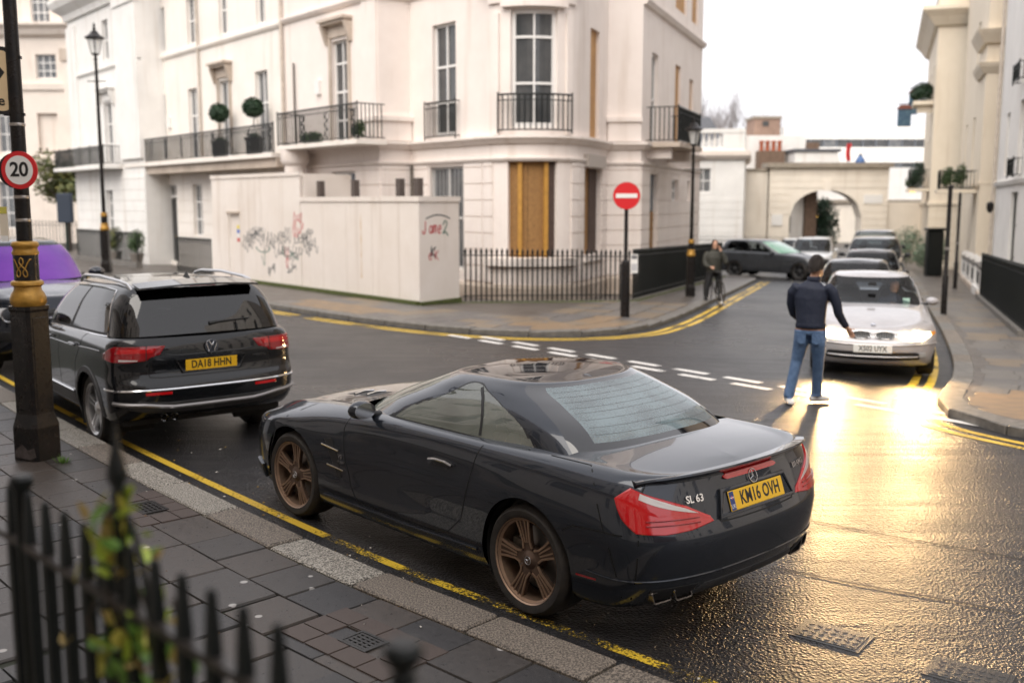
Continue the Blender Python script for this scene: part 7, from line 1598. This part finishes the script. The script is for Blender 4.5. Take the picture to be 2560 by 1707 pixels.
# queue behind the silver coupe and oncoming lane
def far_suv(x, y, hx, hy, pm, label, sx=1.0, sy=1.0, sz=1.0, lit=None, name='queuing_suv', boxy=.3):
    c, S, G, AR = suv_shell(name, label, pm, CGM, sx=sx, sy=sy, sz=sz, lod=0, group='cars queuing in the side street', boxy=boxy); suv_front(c, S, sx, sy, sz, 3.54, HLG, lit=lit); mirror_pod(c, (1.72*sx,.86*sy,1.14*sz), PLB if pm is not P_WHT else P_WHT, 1.1)
    for xx in (0, 2.68*sx):
        for sd in (1,-1): wheel(c, xx, sd*.78*sy, .352, .235, .25, 5, 'multi', (ALU, PLB), lod=0)
    h = Vector((hx, hy)).normalized(); place(c, x-h.x*3.54*sx, y-h.y*3.54*sx, h.x, h.y, gz(x, y))
far_suv(11.2, 31.8, -.345, -.94, P_BLK, 'black suv third in the queue behind the silver coupe', 1.05, 1.05, 1.08)
far_suv(13.6, 38.6, -.34, -.94, P_RR, 'tall dark van like suv fourth in the queue of cars', 1.05, 1.07, 1.22, boxy=1.0)
far_suv(12.0, 41.5, -.34, -.94, P_WHT, 'white suv beside the queue with lit headlamps', 1.0, 1.0, 1.0, LIT)
far_suv(13.2, 48.5, -.34, -.94, P_WHT, 'white car farthest away in front of the archway', .98, .98, .92)
far_suv(-24.5, 48.5, .9, -.3, P_BLK, 'black car half hidden behind the garden railing at far left', 1, 1, 1, name='distant_car')
# ================================================================== saloon coupe shell
def coupe(name, label, pm, glass, front=True, lod=1, sz=1.0, group='cars queuing in the side street'):
    car = empty(name, (0,0,0), 0, label, 'car', group)
    lv = [L_(-.80,.4,3.25,.45, [(-1,.6)], [(-1,.24),(0,.2),(3.4,.2)]),
          L_(-.93,.4,3.40,.50, [(-1,.80),(0,.83),(3.4,.80)], [(-1,.28),(-.5,.22),(2.4,.19),(3.4,.205)]),
          L_(-.99,.42,3.485,.55, [(-1,.83),(0,.86),(3.4,.83)], [(-1,.36),(0,.30),(3.4,.32)]),
          L_(-1.01,.42,3.505,.56, [(-1,.85),(0,.872),(1.3,.865),(2.7,.872),(3.4,.84)], [(-1,.50),(0,.48),(3.4,.475)]),
          L_(-.995,.42,3.485,.56, [(-1,.85),(0,.878),(1.3,.870),(2.7,.878),(3.4,.84)], [(-1,.60),(0,.62),(3.4,.545)]),
          L_(-.98,.40,3.425,.56, [(-1,.84),(0,.872),(1.3,.866),(2.7,.868),(3.4,.81)], [(-1,.70),(0,.74),(2.7,.70),(3.4,.60)]),
          L_(-.96,.38,3.395,.55, [(-1,.82),(0,.85),(1.3,.845),(2.7,.82),(3.4,.76)], [(-1,.82),(0,.845),(1.3,.84),(2.7,.775),(3.4,.675)]),
          L_(-.93,.36,3.36,.54, [(-1,.79),(0,.815),(1.3,.81),(2.0,.77),(2.7,.74),(3.4,.70)], [(-1,.885),(0,.92),(1.3,.91),(2.0,.89),(2.7,.825),(3.2,.745),(3.4,.705)]),
          L_(-.91,.34,3.34,.52, [(-1,.76),(0,.785),(1.3,.78),(2.0,.73),(2.7,.70),(3.4,.66)], [(-1,.90),(0,.935),(1.3,.925),(2.0,.905),(2.7,.845),(3.2,.76),(3.4,.715)])]
    zc = [(-.95,.91),(-.5,.955),(0,.97),(1.7,.965),(2.0,.95),(2.6,.885),(3.1,.80),(3.34,.72)]
    T = np.array([1,1,sz]); S = Loft(lv, zc, UU(*((20,56,28) if lod else (12,36,16))), vsub=5 if lod else 3); S.G *= T; S.normals(); AR = [(0,.32,.36), (2.725,.32,.36)]
    grid_obj('body', S, lambda u, v, p: not (v > 8.3 and -.6 < p[0] < 1.85 and abs(p[1]) < .77), pm, car, AR, 40); arch_liners(car, AR, .85)
    ue = (.60, 1.02, 1.5, 1.54, 2.02, 2.22)
    gl = [L_(-.72,.5,2.06,.70, [(-.7,.70),(0,.77),(1.2,.775),(2.0,.68)], [(-.7,.965),(0,.94),(1.2,.925),(2.0,.935)], 2.9, 2.4), L_(-.48,.48,1.74,.62, [(-.4,.66),(.3,.73),(1.2,.725),(1.7,.64)], [(-.4,1.08),(1.4,1.06)], 2.9, 2.4),
          L_(-.16,.44,1.42,.50, [(-.2,.60),(.4,.665),(1.2,.655)], [(-.2,1.215),(1.3,1.195)], 2.9, 2.5), L_(.06,.38,1.20,.38, [(0,.54),(.5,.595),(1.2,.58)], [(0,1.30),(.5,1.305),(1.2,1.285)], 2.8, 2.5), L_(.10,.34,1.14,.32, [(0,.49),(.5,.54),(1.2,.525)], [(0,1.322),(.5,1.335),(1.2,1.31)], 2.8, 2.5)]
    G = Loft(gl, [(.08,1.33),(.4,1.358),(.7,1.369),(1.0,1.358),(1.2,1.325)], UU(*((20,40,26) if lod else (12,26,16)), ue), vsub=5 if lod else 3); G.G *= T; G.normals()
    grid_obj('roof', G, lambda u, v, p: v > 3.1, pm, car, smooth=40); grid_obj('pillars', G, lambda u, v, p: v < 3.1 and ((.60 < u < 1.02) or (2.02 < u < 2.22) or (v > 2.8 and .6 < u < 2.2)), pm, car, smooth=40)
    grid_obj('rear_window', G, lambda u, v, p: u < .60 and v < 3.1, glass, car, smooth=40); grid_obj('windscreen', G, lambda u, v, p: u > 2.22 and v < 3.1, glass, car, smooth=40)
    grid_obj('side_window', G, lambda u, v, p: 1.54 < u < 2.02 and .1 < v < 2.8, glass, car, smooth=40); grid_obj('rear_side_window', G, lambda u, v, p: 1.02 < u < 1.5 and .1 < v < 2.8, glass, car, smooth=40); grid_obj('window_frame', G, lambda u, v, p: (1.02 < u < 2.02 and v < .1) or (1.5 < u < 1.54 and .1 < v < 2.8), PLB, car, smooth=40)
    cabin(car, -.5, 2.0, .72, .42, 1.42, .89, SEAT); seats(car, (.55, -.25), .36, .42, .52); MB().box((-.5,-.74,.2), (3.1,.74,.26)).build('underbody', DARK, car)
    mirror_pod(car, (1.60,.78,.965), pm, 1.0)
    for x in (0, 2.725):
        for sd in (1,-1): wheel(car, x, sd*.745, .315, .215, .22, 5 if lod else 5, 'twin', (ALU, PLB), 0, lod)
    f = fdict
    hl = LR(car, 'headlamp', panel(S, [f(.335,.655), f(.50,.668), f(.66,.675,3.22), f(.76,.665,3.10), f(.78,.615,3.12), f(.68,.560,3.30), f(.52,.545), f(.40,.555), f(.34,.60)], .008, 6), mat('lit_lens', (.6,.58,.52), .1, coat=1.0, emit=(1.0,.78,.42), estr=1.6) if lod else HLG)
    for sgn, q in zip((1,-1), hl):
        for y, rr_ in ((.60,.080), (.44,.060)):
            p = Xof(S, y, .605, False); o = MB().lathe([(.001,0),(rr_*.9,0),(rr_,-.006),(rr_,-.03)], 18, axis='x').build('headlamp_bulb', LITA if lod else HLG, q, 40); o.location = (p[0]+.026, sgn*y, .606)
        mb = panel(S, [f(.75,.655,3.12), f(.80,.66,3.0), f(.81,.625,3.02), f(.77,.60,3.12)], .011, 3, .002); (mb if sgn > 0 else both(mb)).build('indicator', mat('amber_lens', (.75,.28,.04), .15, coat=1), q)
    for sd in (1, -1):
        mb = panel(S, [f(.035,.655), f(.10,.675), f(.22,.672), f(.285,.65), f(.285,.60), f(.24,.570), f(.09,.570), f(.035,.595)], .010, 5); mb2 = mb if sd > 0 else both(mb); g = mb2.build('kidney_grille', PLB, car, 40)
        P = [f(.035,.655), f(.10,.675), f(.22,.672), f(.285,.65), f(.285,.60), f(.24,.570), f(.09,.570), f(.035,.595), f(.035,.655)]; mb = tube_on(S, P, .008, .012, 4); (mb if sd > 0 else both(mb)).build('grille_surround', CHR, g, 60)
        for k in range(7):
            y = .065+.032*k; mb = tube_on(S, [f(y,.662), f(y,.577)], .0035, .013, 4); (mb if sd > 0 else both(mb)).build('grille_bar', mat('grille_grey', (.25,.25,.25), .3, metal=.7), g)
    LR(car, 'bumper_intake', panel(S, [f(0,.40), f(.58,.40), f(.66,.36), f(.62,.29), f(0,.275)], .006, 4), PLB); LR(car, 'intake_bar', tube_on(S, [f(0,.335), f(.3,.335), f(.60,.34)], .010, .012), pm); LR(car, 'bumper_rub', tube_on(S, [f(0,.495), f(.4,.50), f(.72,.505,3.2), dict(x=2.95,y=.865,z=.51,u0=1.8,u1=2.6)], .014, .004), pm)
    LR(car, 'fog_lamp', panel(S, [f(.62,.39), f(.71,.395), f(.71,.33), f(.62,.33)], .010, 3), HLG)
    LR(car, 'bonnet_gap', strip_on(S, [dict(x=1.95,y=.66,u0=1.3,u1=2.9), dict(x=2.5,y=.60,u0=1.3,u1=2.9), dict(x=3.0,y=.54,u0=1.3,u1=2.9)], .008), SHUT)
    LR(car, 'door_gap', strip_on(S, [sdict(1.95,.90), sdict(2.0,.6), sdict(1.9,.28)], .008), SHUT)
    if lod:
        p = Xof(S, 0, .445, False); plate(car, frame_mat((p[0]+.020, 0, .445), (0,1,0), (0,0,1)), 'X502 UYX', PWHI, sx=.78)
        q = S.find(x=3.22, y=.02, u0=2.0, v0=8); p = S.P(*q, .004); em = MB().lathe([(.001,0),(.041,0),(.041,.003),(.001,.005)], 24).build('emblem', CHR, car, 40); em.matrix_local = frame_mat((p[0], 0, p[2]), (0,1,0), (-1,0,.3))
        for k in range(4): MB().add([(0,0,.006)]+[(.026*math.cos(a), .026*math.sin(a), .0055) for a in [R(90*k+15*j) for j in range(7)]], [(0,j+1,j+2) for j in range(6)]).build('emblem_quarter', PBLU if k % 2 == 0 else SWHITE, em)
        MB().box((1.62,-.06,1.19), (1.64,.06,1.24)).build('rear_view_mirror', PLB, car)
        a, b = G.find(x=1.80, y=.50, u0=2.2, v1=2); p = G.P(a, b, .004); MB().box((-.003,-.05,-.045), (.003,.05,.045)).build('permit_disc', mat('permit_green', (.45,.65,.55), .4), car).location = (p[0]-.02, p[1], p[2])
    return car, S, G
bmw, S_, G_ = coupe('silver_coupe', 'silver two door coupe with twin kidney grille and lit headlamps facing us', P_SIL, CGM)
hb = Vector((-.31,-.95)).normalized(); bz = gz(5.2,14.9); place(bmw, 5.08-hb.x*3.505, 14.28-hb.y*3.505, hb.x, hb.y, bz)
for sd in (1, -1):                                   # the lit dipped beams
    l = bpy.data.lights.new('headlamp_beam', 'SPOT'); l.energy = 150; l.color = (1.0,.62,.27); l.spot_size = R(120); l.spot_blend = .9; l.shadow_soft_size = .07
    o = bpy.data.objects.new('headlamp_beam', l); COL.objects.link(o); o.parent = bmw; o.location = (3.56, sd*.60, .606)
    o.rotation_euler = Vector((-1,0,.10)).to_track_quat('Z','Y').to_euler()
c2, _, _ = coupe('dark_coupe', 'black coupe second in the queue directly behind the silver coupe', P_BLK, CGM, lod=0, sz=1.05); place(c2, 6.75-hb.x*3.5, 19.9-hb.y*3.5, -.335, -.942, gz(7.5,21.5))
c3, _, _ = coupe('dark_saloon', 'dark brown roofed saloon in the middle of the queue', paint('paint_dark_brown', (.03,.022,.02), .3, .3), CGM, lod=0, sz=1.12); place(c3, 9.0+.34*3.5, 25.8+.94*3.5, -.34, -.94, gz(9.5,27.5))
# ================================================================== people
SKIN = mat('skin', (.50,.28,.19), .5, var=.15, vscale=12); HAIR = mat('hair_dark', (.022,.014,.010), .5, bump=.8, bscale=70, bdist=.02); NAVY = mat('navy_jacket', (.010,.015,.034), .7, bump=.25, bscale=9, bdist=.05); JEAN = mat('blue_jeans', (.115,.19,.33), .75, var=.5, vscale=7, col2=(.055,.105,.20), bump=.5, bscale=30, bdist=.02)
SHOE = mat('white_shoe', (.62,.60,.57), .5); OLIV = mat('olive_jacket', (.038,.037,.029), .7, bump=.4, bscale=20, bdist=.03); BLKT = mat('black_trousers', (.012,.012,.014), .7, bump=.3, bscale=20, bdist=.03); BELT = mat('brown_belt', (.16,.075,.035), .5)
def person(name, label, loc, rz, chains, cls, mats, vox=.010):
    """chains: list of (points, radii); fused into one continuous skin and coloured by body region"""
    mb = MB()
    for pts, rad in chains:
        P = [Vector(p) for p in pts]; prev = None; rings = []; n = 14
        for i, p in enumerate(P):
            t = (P[min(i+1,len(P)-1)]-P[max(i-1,0)]).normalized(); q = rad[i]; rx, ry = q if isinstance(q, tuple) else (q, q)
            a = Vector((1,0,0)); a = (a-t*a.dot(t))
            if a.length < .2: a = Vector((0,1,0))-t*t.y
            a.normalize(); b = t.cross(a)
            rings.append([p+a*rx*math.cos(2*math.pi*k/n)+b*ry*math.sin(2*math.pi*k/n) for k in range(n)])
        e0 = P[0]-(P[1]-P[0]).normalized()*.4*(rad[0][1] if isinstance(rad[0], tuple) else rad[0]); e1 = P[-1]+(P[-1]-P[-2]).normalized()*.4*(rad[-1][1] if isinstance(rad[-1], tuple) else rad[-1])
        rings = [[e0+(v-P[0])*.6 for v in rings[0]]]+rings+[[e1+(v-P[-1])*.6 for v in rings[-1]]]
        mb.loft(rings)
    e = empty(name, loc, rz, label, 'person')
    tmp = mb.build('tmp', SKIN); fixnorm(tmp)
    r = tmp.modifiers.new('r', 'REMESH'); r.mode = 'VOXEL'; r.voxel_size = vox; s_ = tmp.modifiers.new('s', 'SMOOTH'); s_.factor = .5; s_.iterations = 5
    dg = bpy.context.evaluated_depsgraph_get(); me = bpy.data.meshes.new_from_object(tmp.evaluated_get(dg)); bpy.data.objects.remove(tmp)
    me.materials.clear()
    for m in mats: me.materials.append(m)
    for p in me.polygons: p.material_index = cls(p.center)
    me.shade_smooth(); me.name = 'body'; o = bpy.data.objects.new('body', me); COL.objects.link(o); o.parent = e
    return e
def hand(w, d, side, s=1.0):
    """palm, four fingers and thumb from wrist w along direction d"""
    w = Vector(w); d = Vector(d).normalized(); a = d.cross(Vector((0,1,0))).normalized()*side; c = [([w, w+d*.045*s, w+d*.085*s], [(.022,.016),(.034,.017),(.034,.014)])]
    b = d.cross(a)
    for k, L in enumerate((.062,.070,.066,.050)):
        p0 = w+d*.08*s+a*(.026-.0175*k)*s; p1 = p0+d*L*.5*s+b*.006; p2 = p1+(d*.8+b*.6).normalized()*L*.5*s; c.append(([p0-d*.02, p0, p1, p2], [.0095,.0092,.0085,.0075]))
    p0 = w+d*.025*s+a*.026*s; p1 = p0+(d*.5+a*.8).normalized()*.035*s; p2 = p1+(d*.9+a*.3).normalized()*.03*s; c.append(([p0-a*.015, p0, p1, p2], [.013,.012,.010,.008]))
    return c
def head(c, yaw, s=1.0):
    """skull, jaw, nose, ears and neck around centre c; yaw 0 faces +y"""
    c = Vector(c); f = Vector((math.sin(yaw), math.cos(yaw), 0)); r_ = Vector((f.y, -f.x, 0))
    ch = [([c+Vector((0,0,-.10)), c+Vector((0,0,-.05)), c+Vector((0,0,.02)), c+Vector((0,0,.08)), c+Vector((0,0,.115))], [(.052,.06),(.068,.082),(.076,.096),(.066,.085),(.035,.045)]),
          ([c+f*.03+Vector((0,0,-.03)), c+f*.055+Vector((0,0,-.085)), c+f*.062+Vector((0,0,-.112))], [.055,.042,.028]),
          ([c+f*.088+Vector((0,0,.02)), c+f*.102+Vector((0,0,-.018)), c+f*.108+Vector((0,0,-.03))], [.012,.014,.013])]
    for sd in (1,-1): ch.append(([c+r_*sd*.074+Vector((0,0,.02)), c+r_*sd*.082-f*.012+Vector((0,0,.0)), c+r_*sd*.078+Vector((0,0,-.03))], [.013,.017,.010]))
    return ch, f, r_
def hair_cap(e, c, f, m, rn, cut=-.02, fringe=.04):
    mb = MB(); c = Vector(c); nu, nv = 26, 14; rings = []
    for j in range(nv):
        a = math.pi*(.60)*j/(nv-1); ring = []
        for i in range(nu):
            b = 2*math.pi*i/nu; d = Vector((math.sin(a)*math.cos(b), math.sin(a)*math.sin(b), math.cos(a))); fr = d.dot(f)
            k = 1.10+.05*rn.uniform(-1,1); p = c+Vector((d.x*.084*k, d.y*.098*k, .012+d.z*.118*k))
            if fr > .35: p = p-f*max(0, fr-.35)*.12*min(1, j/6)
            if fr < -.1: p = p+Vector((0,0,-.035*min(1,-fr)*max(0,(j-7)/6)))
            ring.append(p)
        rings.append(ring)
    mb.loft(rings[::-1], cap=True)
    for q in range(1500 if fringe else 0):
        a = math.acos(1-rn.random()*1.25); b = rn.uniform(0, 2*math.pi); d = Vector((math.sin(a)*math.cos(b), math.sin(a)*math.sin(b), math.cos(a))); fr = d.dot(f)
        if fr > .45 and d.z < .55: continue
        p = c+Vector((d.x*.090, d.y*.104, .012+d.z*.128)); t = Vector((rn.gauss(0,.6), rn.gauss(0,.6), -.9)); t = (t-d*t.dot(d)).normalized(); w = t.cross(d)*.0035; L = rn.uniform(.018,.04); tip = p+t*L+d*rn.uniform(.002,.014)
        mb.add([p-w, p+w, tip], [(0,1,2)])
    o = mb.build('hair', m, e, 70); return o
def shoe(ch, ankle, d, L=.17):
    a = Vector(ankle); d = Vector(d).normalized(); ch.append(([a-d*.07+Vector((0,0,-.035)), a+d*.02+Vector((0,0,-.035)), a+d*L*.75+Vector((0,0,-.048)), a+d*L+Vector((0,0,-.052))], [(.040,.042),(.044,.044),(.046,.030),(.036,.022)]))
# man crossing, seen from behind
hc = (.035,.035,1.645); hch, hf, hr = head(hc, R(42))
M = [([(0,0,.86),(0,0,.95),(-.005,.01,1.10),(-.01,.015,1.28),(0,.01,1.40),(.005,.01,1.47)], [(.160,.122),(.168,.128),(.178,.128),(.198,.132),(.188,.112),(.09,.07)]),
     ([(.005,.012,1.44),(.02,.022,1.52),(.03,.03,1.58)], [.065,.056,.056]),
     ([(.17,0,1.41),(.235,.01,1.35),(.285,.03,1.20),(.305,.055,1.10)], [.066,.066,.058,.053]), ([(.305,.055,1.10),(.345,.12,1.01),(.385,.18,.935)], [.053,.047,.040]),
     ([(-.17,0,1.41),(-.225,.02,1.34),(-.245,.07,1.20),(-.225,.12,1.09)], [.066,.066,.058,.053]), ([(-.225,.12,1.09),(-.17,.20,1.02),(-.09,.24,.99)], [.058,.050,.042]),
     ([(-.085,.0,.90),(-.105,.02,.74),(-.15,.045,.52),(-.18,.02,.34),(-.215,-.02,.13),(-.22,-.025,.09)], [(.100,.115),(.092,.098),(.070,.076),(.066,.072),(.066,.078),(.066,.082)]),
     ([(.085,.0,.90),(.095,.0,.74),(.095,.06,.52),(.085,.13,.34),(.07,.20,.13),(.07,.205,.09)], [(.100,.115),(.092,.098),(.070,.076),(.064,.070),(.062,.074),(.062,.078)])]+hch+hand((.395,.19,.92), (.45,.35,-.75), 1)+hand((-.07,.25,.985), (.8,.3,-.2), 1)
shoe(M, (-.22,-.03,.085), (.35,-.85,0)); shoe(M, (.07,.205,.085), (.75,.55,0))
def cls_man(p):
    if p.z > 1.50: return 0
    if p.z < .075 or (p.z < .10 and (p-Vector((-.22,-.03,p.z))).length > .095 and p.x < -.07) or (p.z < .10 and (p-Vector((.07,.205,p.z))).length > .095 and p.x > -.07): return 3
    if (p-Vector((.42,.22,.88))).length < .105 and p.z < .945: return 0
    if (p-Vector((-.01,.27,.97))).length < .10 and p.x > -.075: return 0
    if p.z > .925 or (p.x > .24) or p.x < -.21 and p.z > .8: return 1
    if p.z > .905: return 4
    return 2
man = person('person', 'man in navy jacket and blue jeans walking across the road seen from behind', (3.54, 12.05, gz(3.52,12.08)), R(-24), M, cls_man, [SKIN, NAVY, JEAN, SHOE, BELT])
hair_cap(man, hc, hf, HAIR, random.Random(3))
MB().lathe([(.168,.925),(.176,.93),(.178,.965),(.172,.985)], 28, cap=False).xf(Matrix.Diagonal((1,.76,1,1))).build('jacket_hem', NAVY, man, 60)
mb = MB().lathe([(.074,1.475),(.080,1.49),(.075,1.525),(.068,1.535)], 20, (.012,.018,0), cap=False).build('collar', NAVY, man, 60)
for x in (-.085, .085): MB().loft([[(x-.05,-.128-o,z0),(x+.05,-.128-o,z0),(x+.045,-.122-o,z1),(x,-.120-o,z1-.02),(x-.045,-.122-o,z1)] for o, z0, z1 in ((.0,.86,.76),(.006,.858,.762))]).build('back_pocket', JEAN, man)
# cyclist standing astride, hand to the face
cx, cy_ = 5.38, 27.3; cz = gz(cx, cy_)
hc = (.0,-.02,1.60); hch, hf, hr = head(hc, R(175))
C_ = [([(0,0,.86),(0,0,.95),(0,-.01,1.10),(0,-.02,1.26),(0,-.01,1.37),(0,0,1.44)], [(.18,.14),(.195,.15),(.205,.155),(.225,.155),(.21,.13),(.10,.08)]), ([(0,0,1.42),(0,-.01,1.5),(0,-.02,1.55)], [.066,.058,.058]),
      ([(-.17,0,1.38),(-.24,-.02,1.30),(-.27,-.05,1.15),(-.26,-.12,1.06)], [.078,.078,.070,.062]), ([(-.26,-.12,1.06),(-.22,-.26,1.03),(-.19,-.36,1.02)], [.060,.050,.044]),
      ([(.17,0,1.38),(.26,-.03,1.28),(.29,-.10,1.16),(.27,-.16,1.12)], [.078,.078,.070,.062]), ([(.27,-.16,1.12),(.20,-.16,1.30),(.12,-.15,1.46)], [.060,.050,.042]),
      ([(-.09,0,.9),(-.13,0,.7),(-.17,0,.48),(-.18,.02,.30),(-.19,.03,.10)], [(.105,.12),(.095,.10),(.072,.078),(.064,.068),(.058,.062)]), ([(.09,0,.9),(.14,0,.7),(.18,0,.48),(.20,.02,.30),(.21,.03,.10)], [(.105,.12),(.095,.10),(.072,.078),(.064,.068),(.058,.062)])]+hch+hand((.11,-.15,1.47), (-.4,-.1,.8), 1)+hand((-.185,-.37,1.02), (.2,-.9,-.2), 1)
shoe(C_, (-.19,.03,.085), (-.2,-1,0)); shoe(C_, (.21,.03,.085), (.25,-1,0))
def cls_cyc(p):
    if p.z > 1.49: return 0
    if (p-Vector((.09,-.16,1.5))).length < .07 or (p.y < -.37 and p.z > .9): return 0
    if p.z < .085: return 3
    return 1 if p.z > .88 or abs(p.x) > .235 and p.z > .8 else 2
cyc = person('person', 'cyclist in olive jacket and dark cap astride a bicycle at the kerb', (cx, cy_, cz), R(8), C_, cls_cyc, [SKIN, OLIV, BLKT, SHOE], .012)
hair_cap(cyc, hc, hf, mat('dark_cap', (.012,.012,.013), .7), random.Random(5), fringe=0); MB().lathe([(.095,1.43),(.10,1.45),(.09,1.50)], 18, cap=False).build('hood_collar', OLIV, cyc, 60)
bk = empty('bicycle', (cx+.02, cy_, cz), R(90+8), 'black bicycle between the legs of the cyclist at the kerb', 'bicycle')
for x, nm in ((-.52,'wheel'),(.50,'wheel')):
    w = MB().tube([(.33*math.cos(a), 0, .33*math.sin(a)) for a in [2*math.pi*k/32 for k in range(32)]], .018, 6, closed=True).build('wheel', TYRE, bk, 60); w.location = (-x, 0, .35)
    for k in range(12): MB().tube([(0,0,0),(.31*math.cos(k*math.pi/6),0,.31*math.sin(k*math.pi/6))], .002, 3).build('spoke', STEEL, w)
for a, b in (((-.5,.35),(-.1,.33)),((-.5,.35),(-.18,.78)),((-.1,.33),(-.2,.86)),((-.1,.33),(.36,.78)),((-.18,.78),(.36,.84)),((.52,.35),(.36,.84)),((.36,.84),(.33,1.0))): MB().tube([(a[0],0,a[1]),(b[0],0,b[1])], .016, 8).build('frame_tube', IRON, bk, 60)
MB().tube([(.30,-.30,1.02),(.36,-.15,1.03),(.34,0,1.0),(.36,.15,1.03),(.30,.30,1.02)], .013, 6).build('handlebar', IRON, bk, 60); MB().bbox((-.34,-.07,.86), (-.10,.07,.91), .025).build('saddle', PLB, bk)
MB().tube([(-.1,-.1,.33),(-.1,.1,.33)], .012, 6).build('crank', STEEL, bk)
# passenger inside the silver coupe
hc = (0,0,1.08); hch, hf, hr = head(hc, R(0), .95)
D_ = [([(0,-.04,.52),(0,-.03,.62),(0,-.02,.78),(0,-.01,.86),(0,0,.92)], [(.17,.13),(.18,.13),(.21,.13),(.19,.11),(.09,.07)]), ([(0,0,.9),(0,.0,1.0)], [.06,.056]), ([(-.17,0,.86),(-.22,.05,.74),(-.2,.15,.66)], [.07,.062,.055]), ([(-.2,.15,.66),(-.12,.30,.74)], [.05,.042]), ([(.17,0,.86),(.22,.05,.74),(.2,.15,.66)], [.07,.062,.055]), ([(.2,.15,.66),(.14,.28,.62)], [.05,.042])]+hch+hand((-.11,.31,.75), (.1,.8,.4), 1)+hand((.14,.29,.62), (0,.9,-.1), 1)
drv = person('person', 'person in dark clothes sitting behind the windscreen of the silver coupe', (0,0,0), 0, D_, lambda p: 0 if p.z > .98 or p.y > .30 else 1, [mat('skin_lit', (.70,.32,.15), .5), NAVY], .014)  # orange skin colour paints in the warm light on the face
hair_cap(drv, hc, hf, HAIR, random.Random(9))
q = Vector((bmw.location.x, bmw.location.y)); an = bmw.rotation_euler.z; off_ = Vector((.92*math.cos(an)-.36*math.sin(an), .92*math.sin(an)+.36*math.cos(an))); drv.location = (q.x+off_.x, q.y+off_.y, bz+.06); drv.rotation_euler = (0,0,an-math.pi/2)
# ================================================================== small things
GRT = mat('grass_tuft', (.10,.20,.03), .7)
for x, y, lab in ((-3.98,8.86,'bright green tuft of grass at the foot of the near lamp post'),):
    rn = random.Random(2); mb = MB()
    for i in range(70):
        a = rn.uniform(0,6.28); r_ = rn.uniform(0,.06); h = rn.uniform(.03,.07); p = Vector((r_*math.cos(a), r_*math.sin(a)*.7, 0)); t = p*1.8+Vector((0,0,h)); s_ = Vector((-math.sin(a), math.cos(a), 0))*.005; mb.add([p-s_, p+s_, t], [(0,1,2)])
    e = empty('grass_tuft', (x, y, .10), 0, lab, 'grass'); o = mb.build('blades', GRT, e); o['kind'] = 'stuff'
rn = random.Random(17); LIT_ = [mat('fallen_leaf_%d' % i, c, .7) for i, c in enumerate(((.30,.17,.05),(.45,.30,.06),(.16,.09,.04),(.55,.52,.46)))]; mb = MB()
for i in range(240):
    s_ = rn.uniform(s_near(KN, 1.2, 4.2), s_near(KN, -6, 12)); d = rn.choice((rn.uniform(-.2,-.02), rn.uniform(.3,2.4), rn.uniform(-1.2,-.1))); p, a = KN.at(s_, d); z = .106 if d > .28 else .008; L = rn.uniform(.006,.018); t = rn.uniform(0,6.28); mb.cur = rn.choice((0,0,1,2,2,3,3))
    u = Vector((math.cos(t),math.sin(t),0)); w = Vector((-math.sin(t),math.cos(t),0)); c = Vector((p.x,p.y,z)); mb.add([c-u*L, c+w*L*.5+Vector((0,0,.006)), c+u*L, c-w*L*.5], [(0,1,2,3)])
o = mb.build('leaf_litter', LIT_); o['kind'] = 'stuff'; o['label'] = 'scattered leaf fragments and litter along the near kerb'
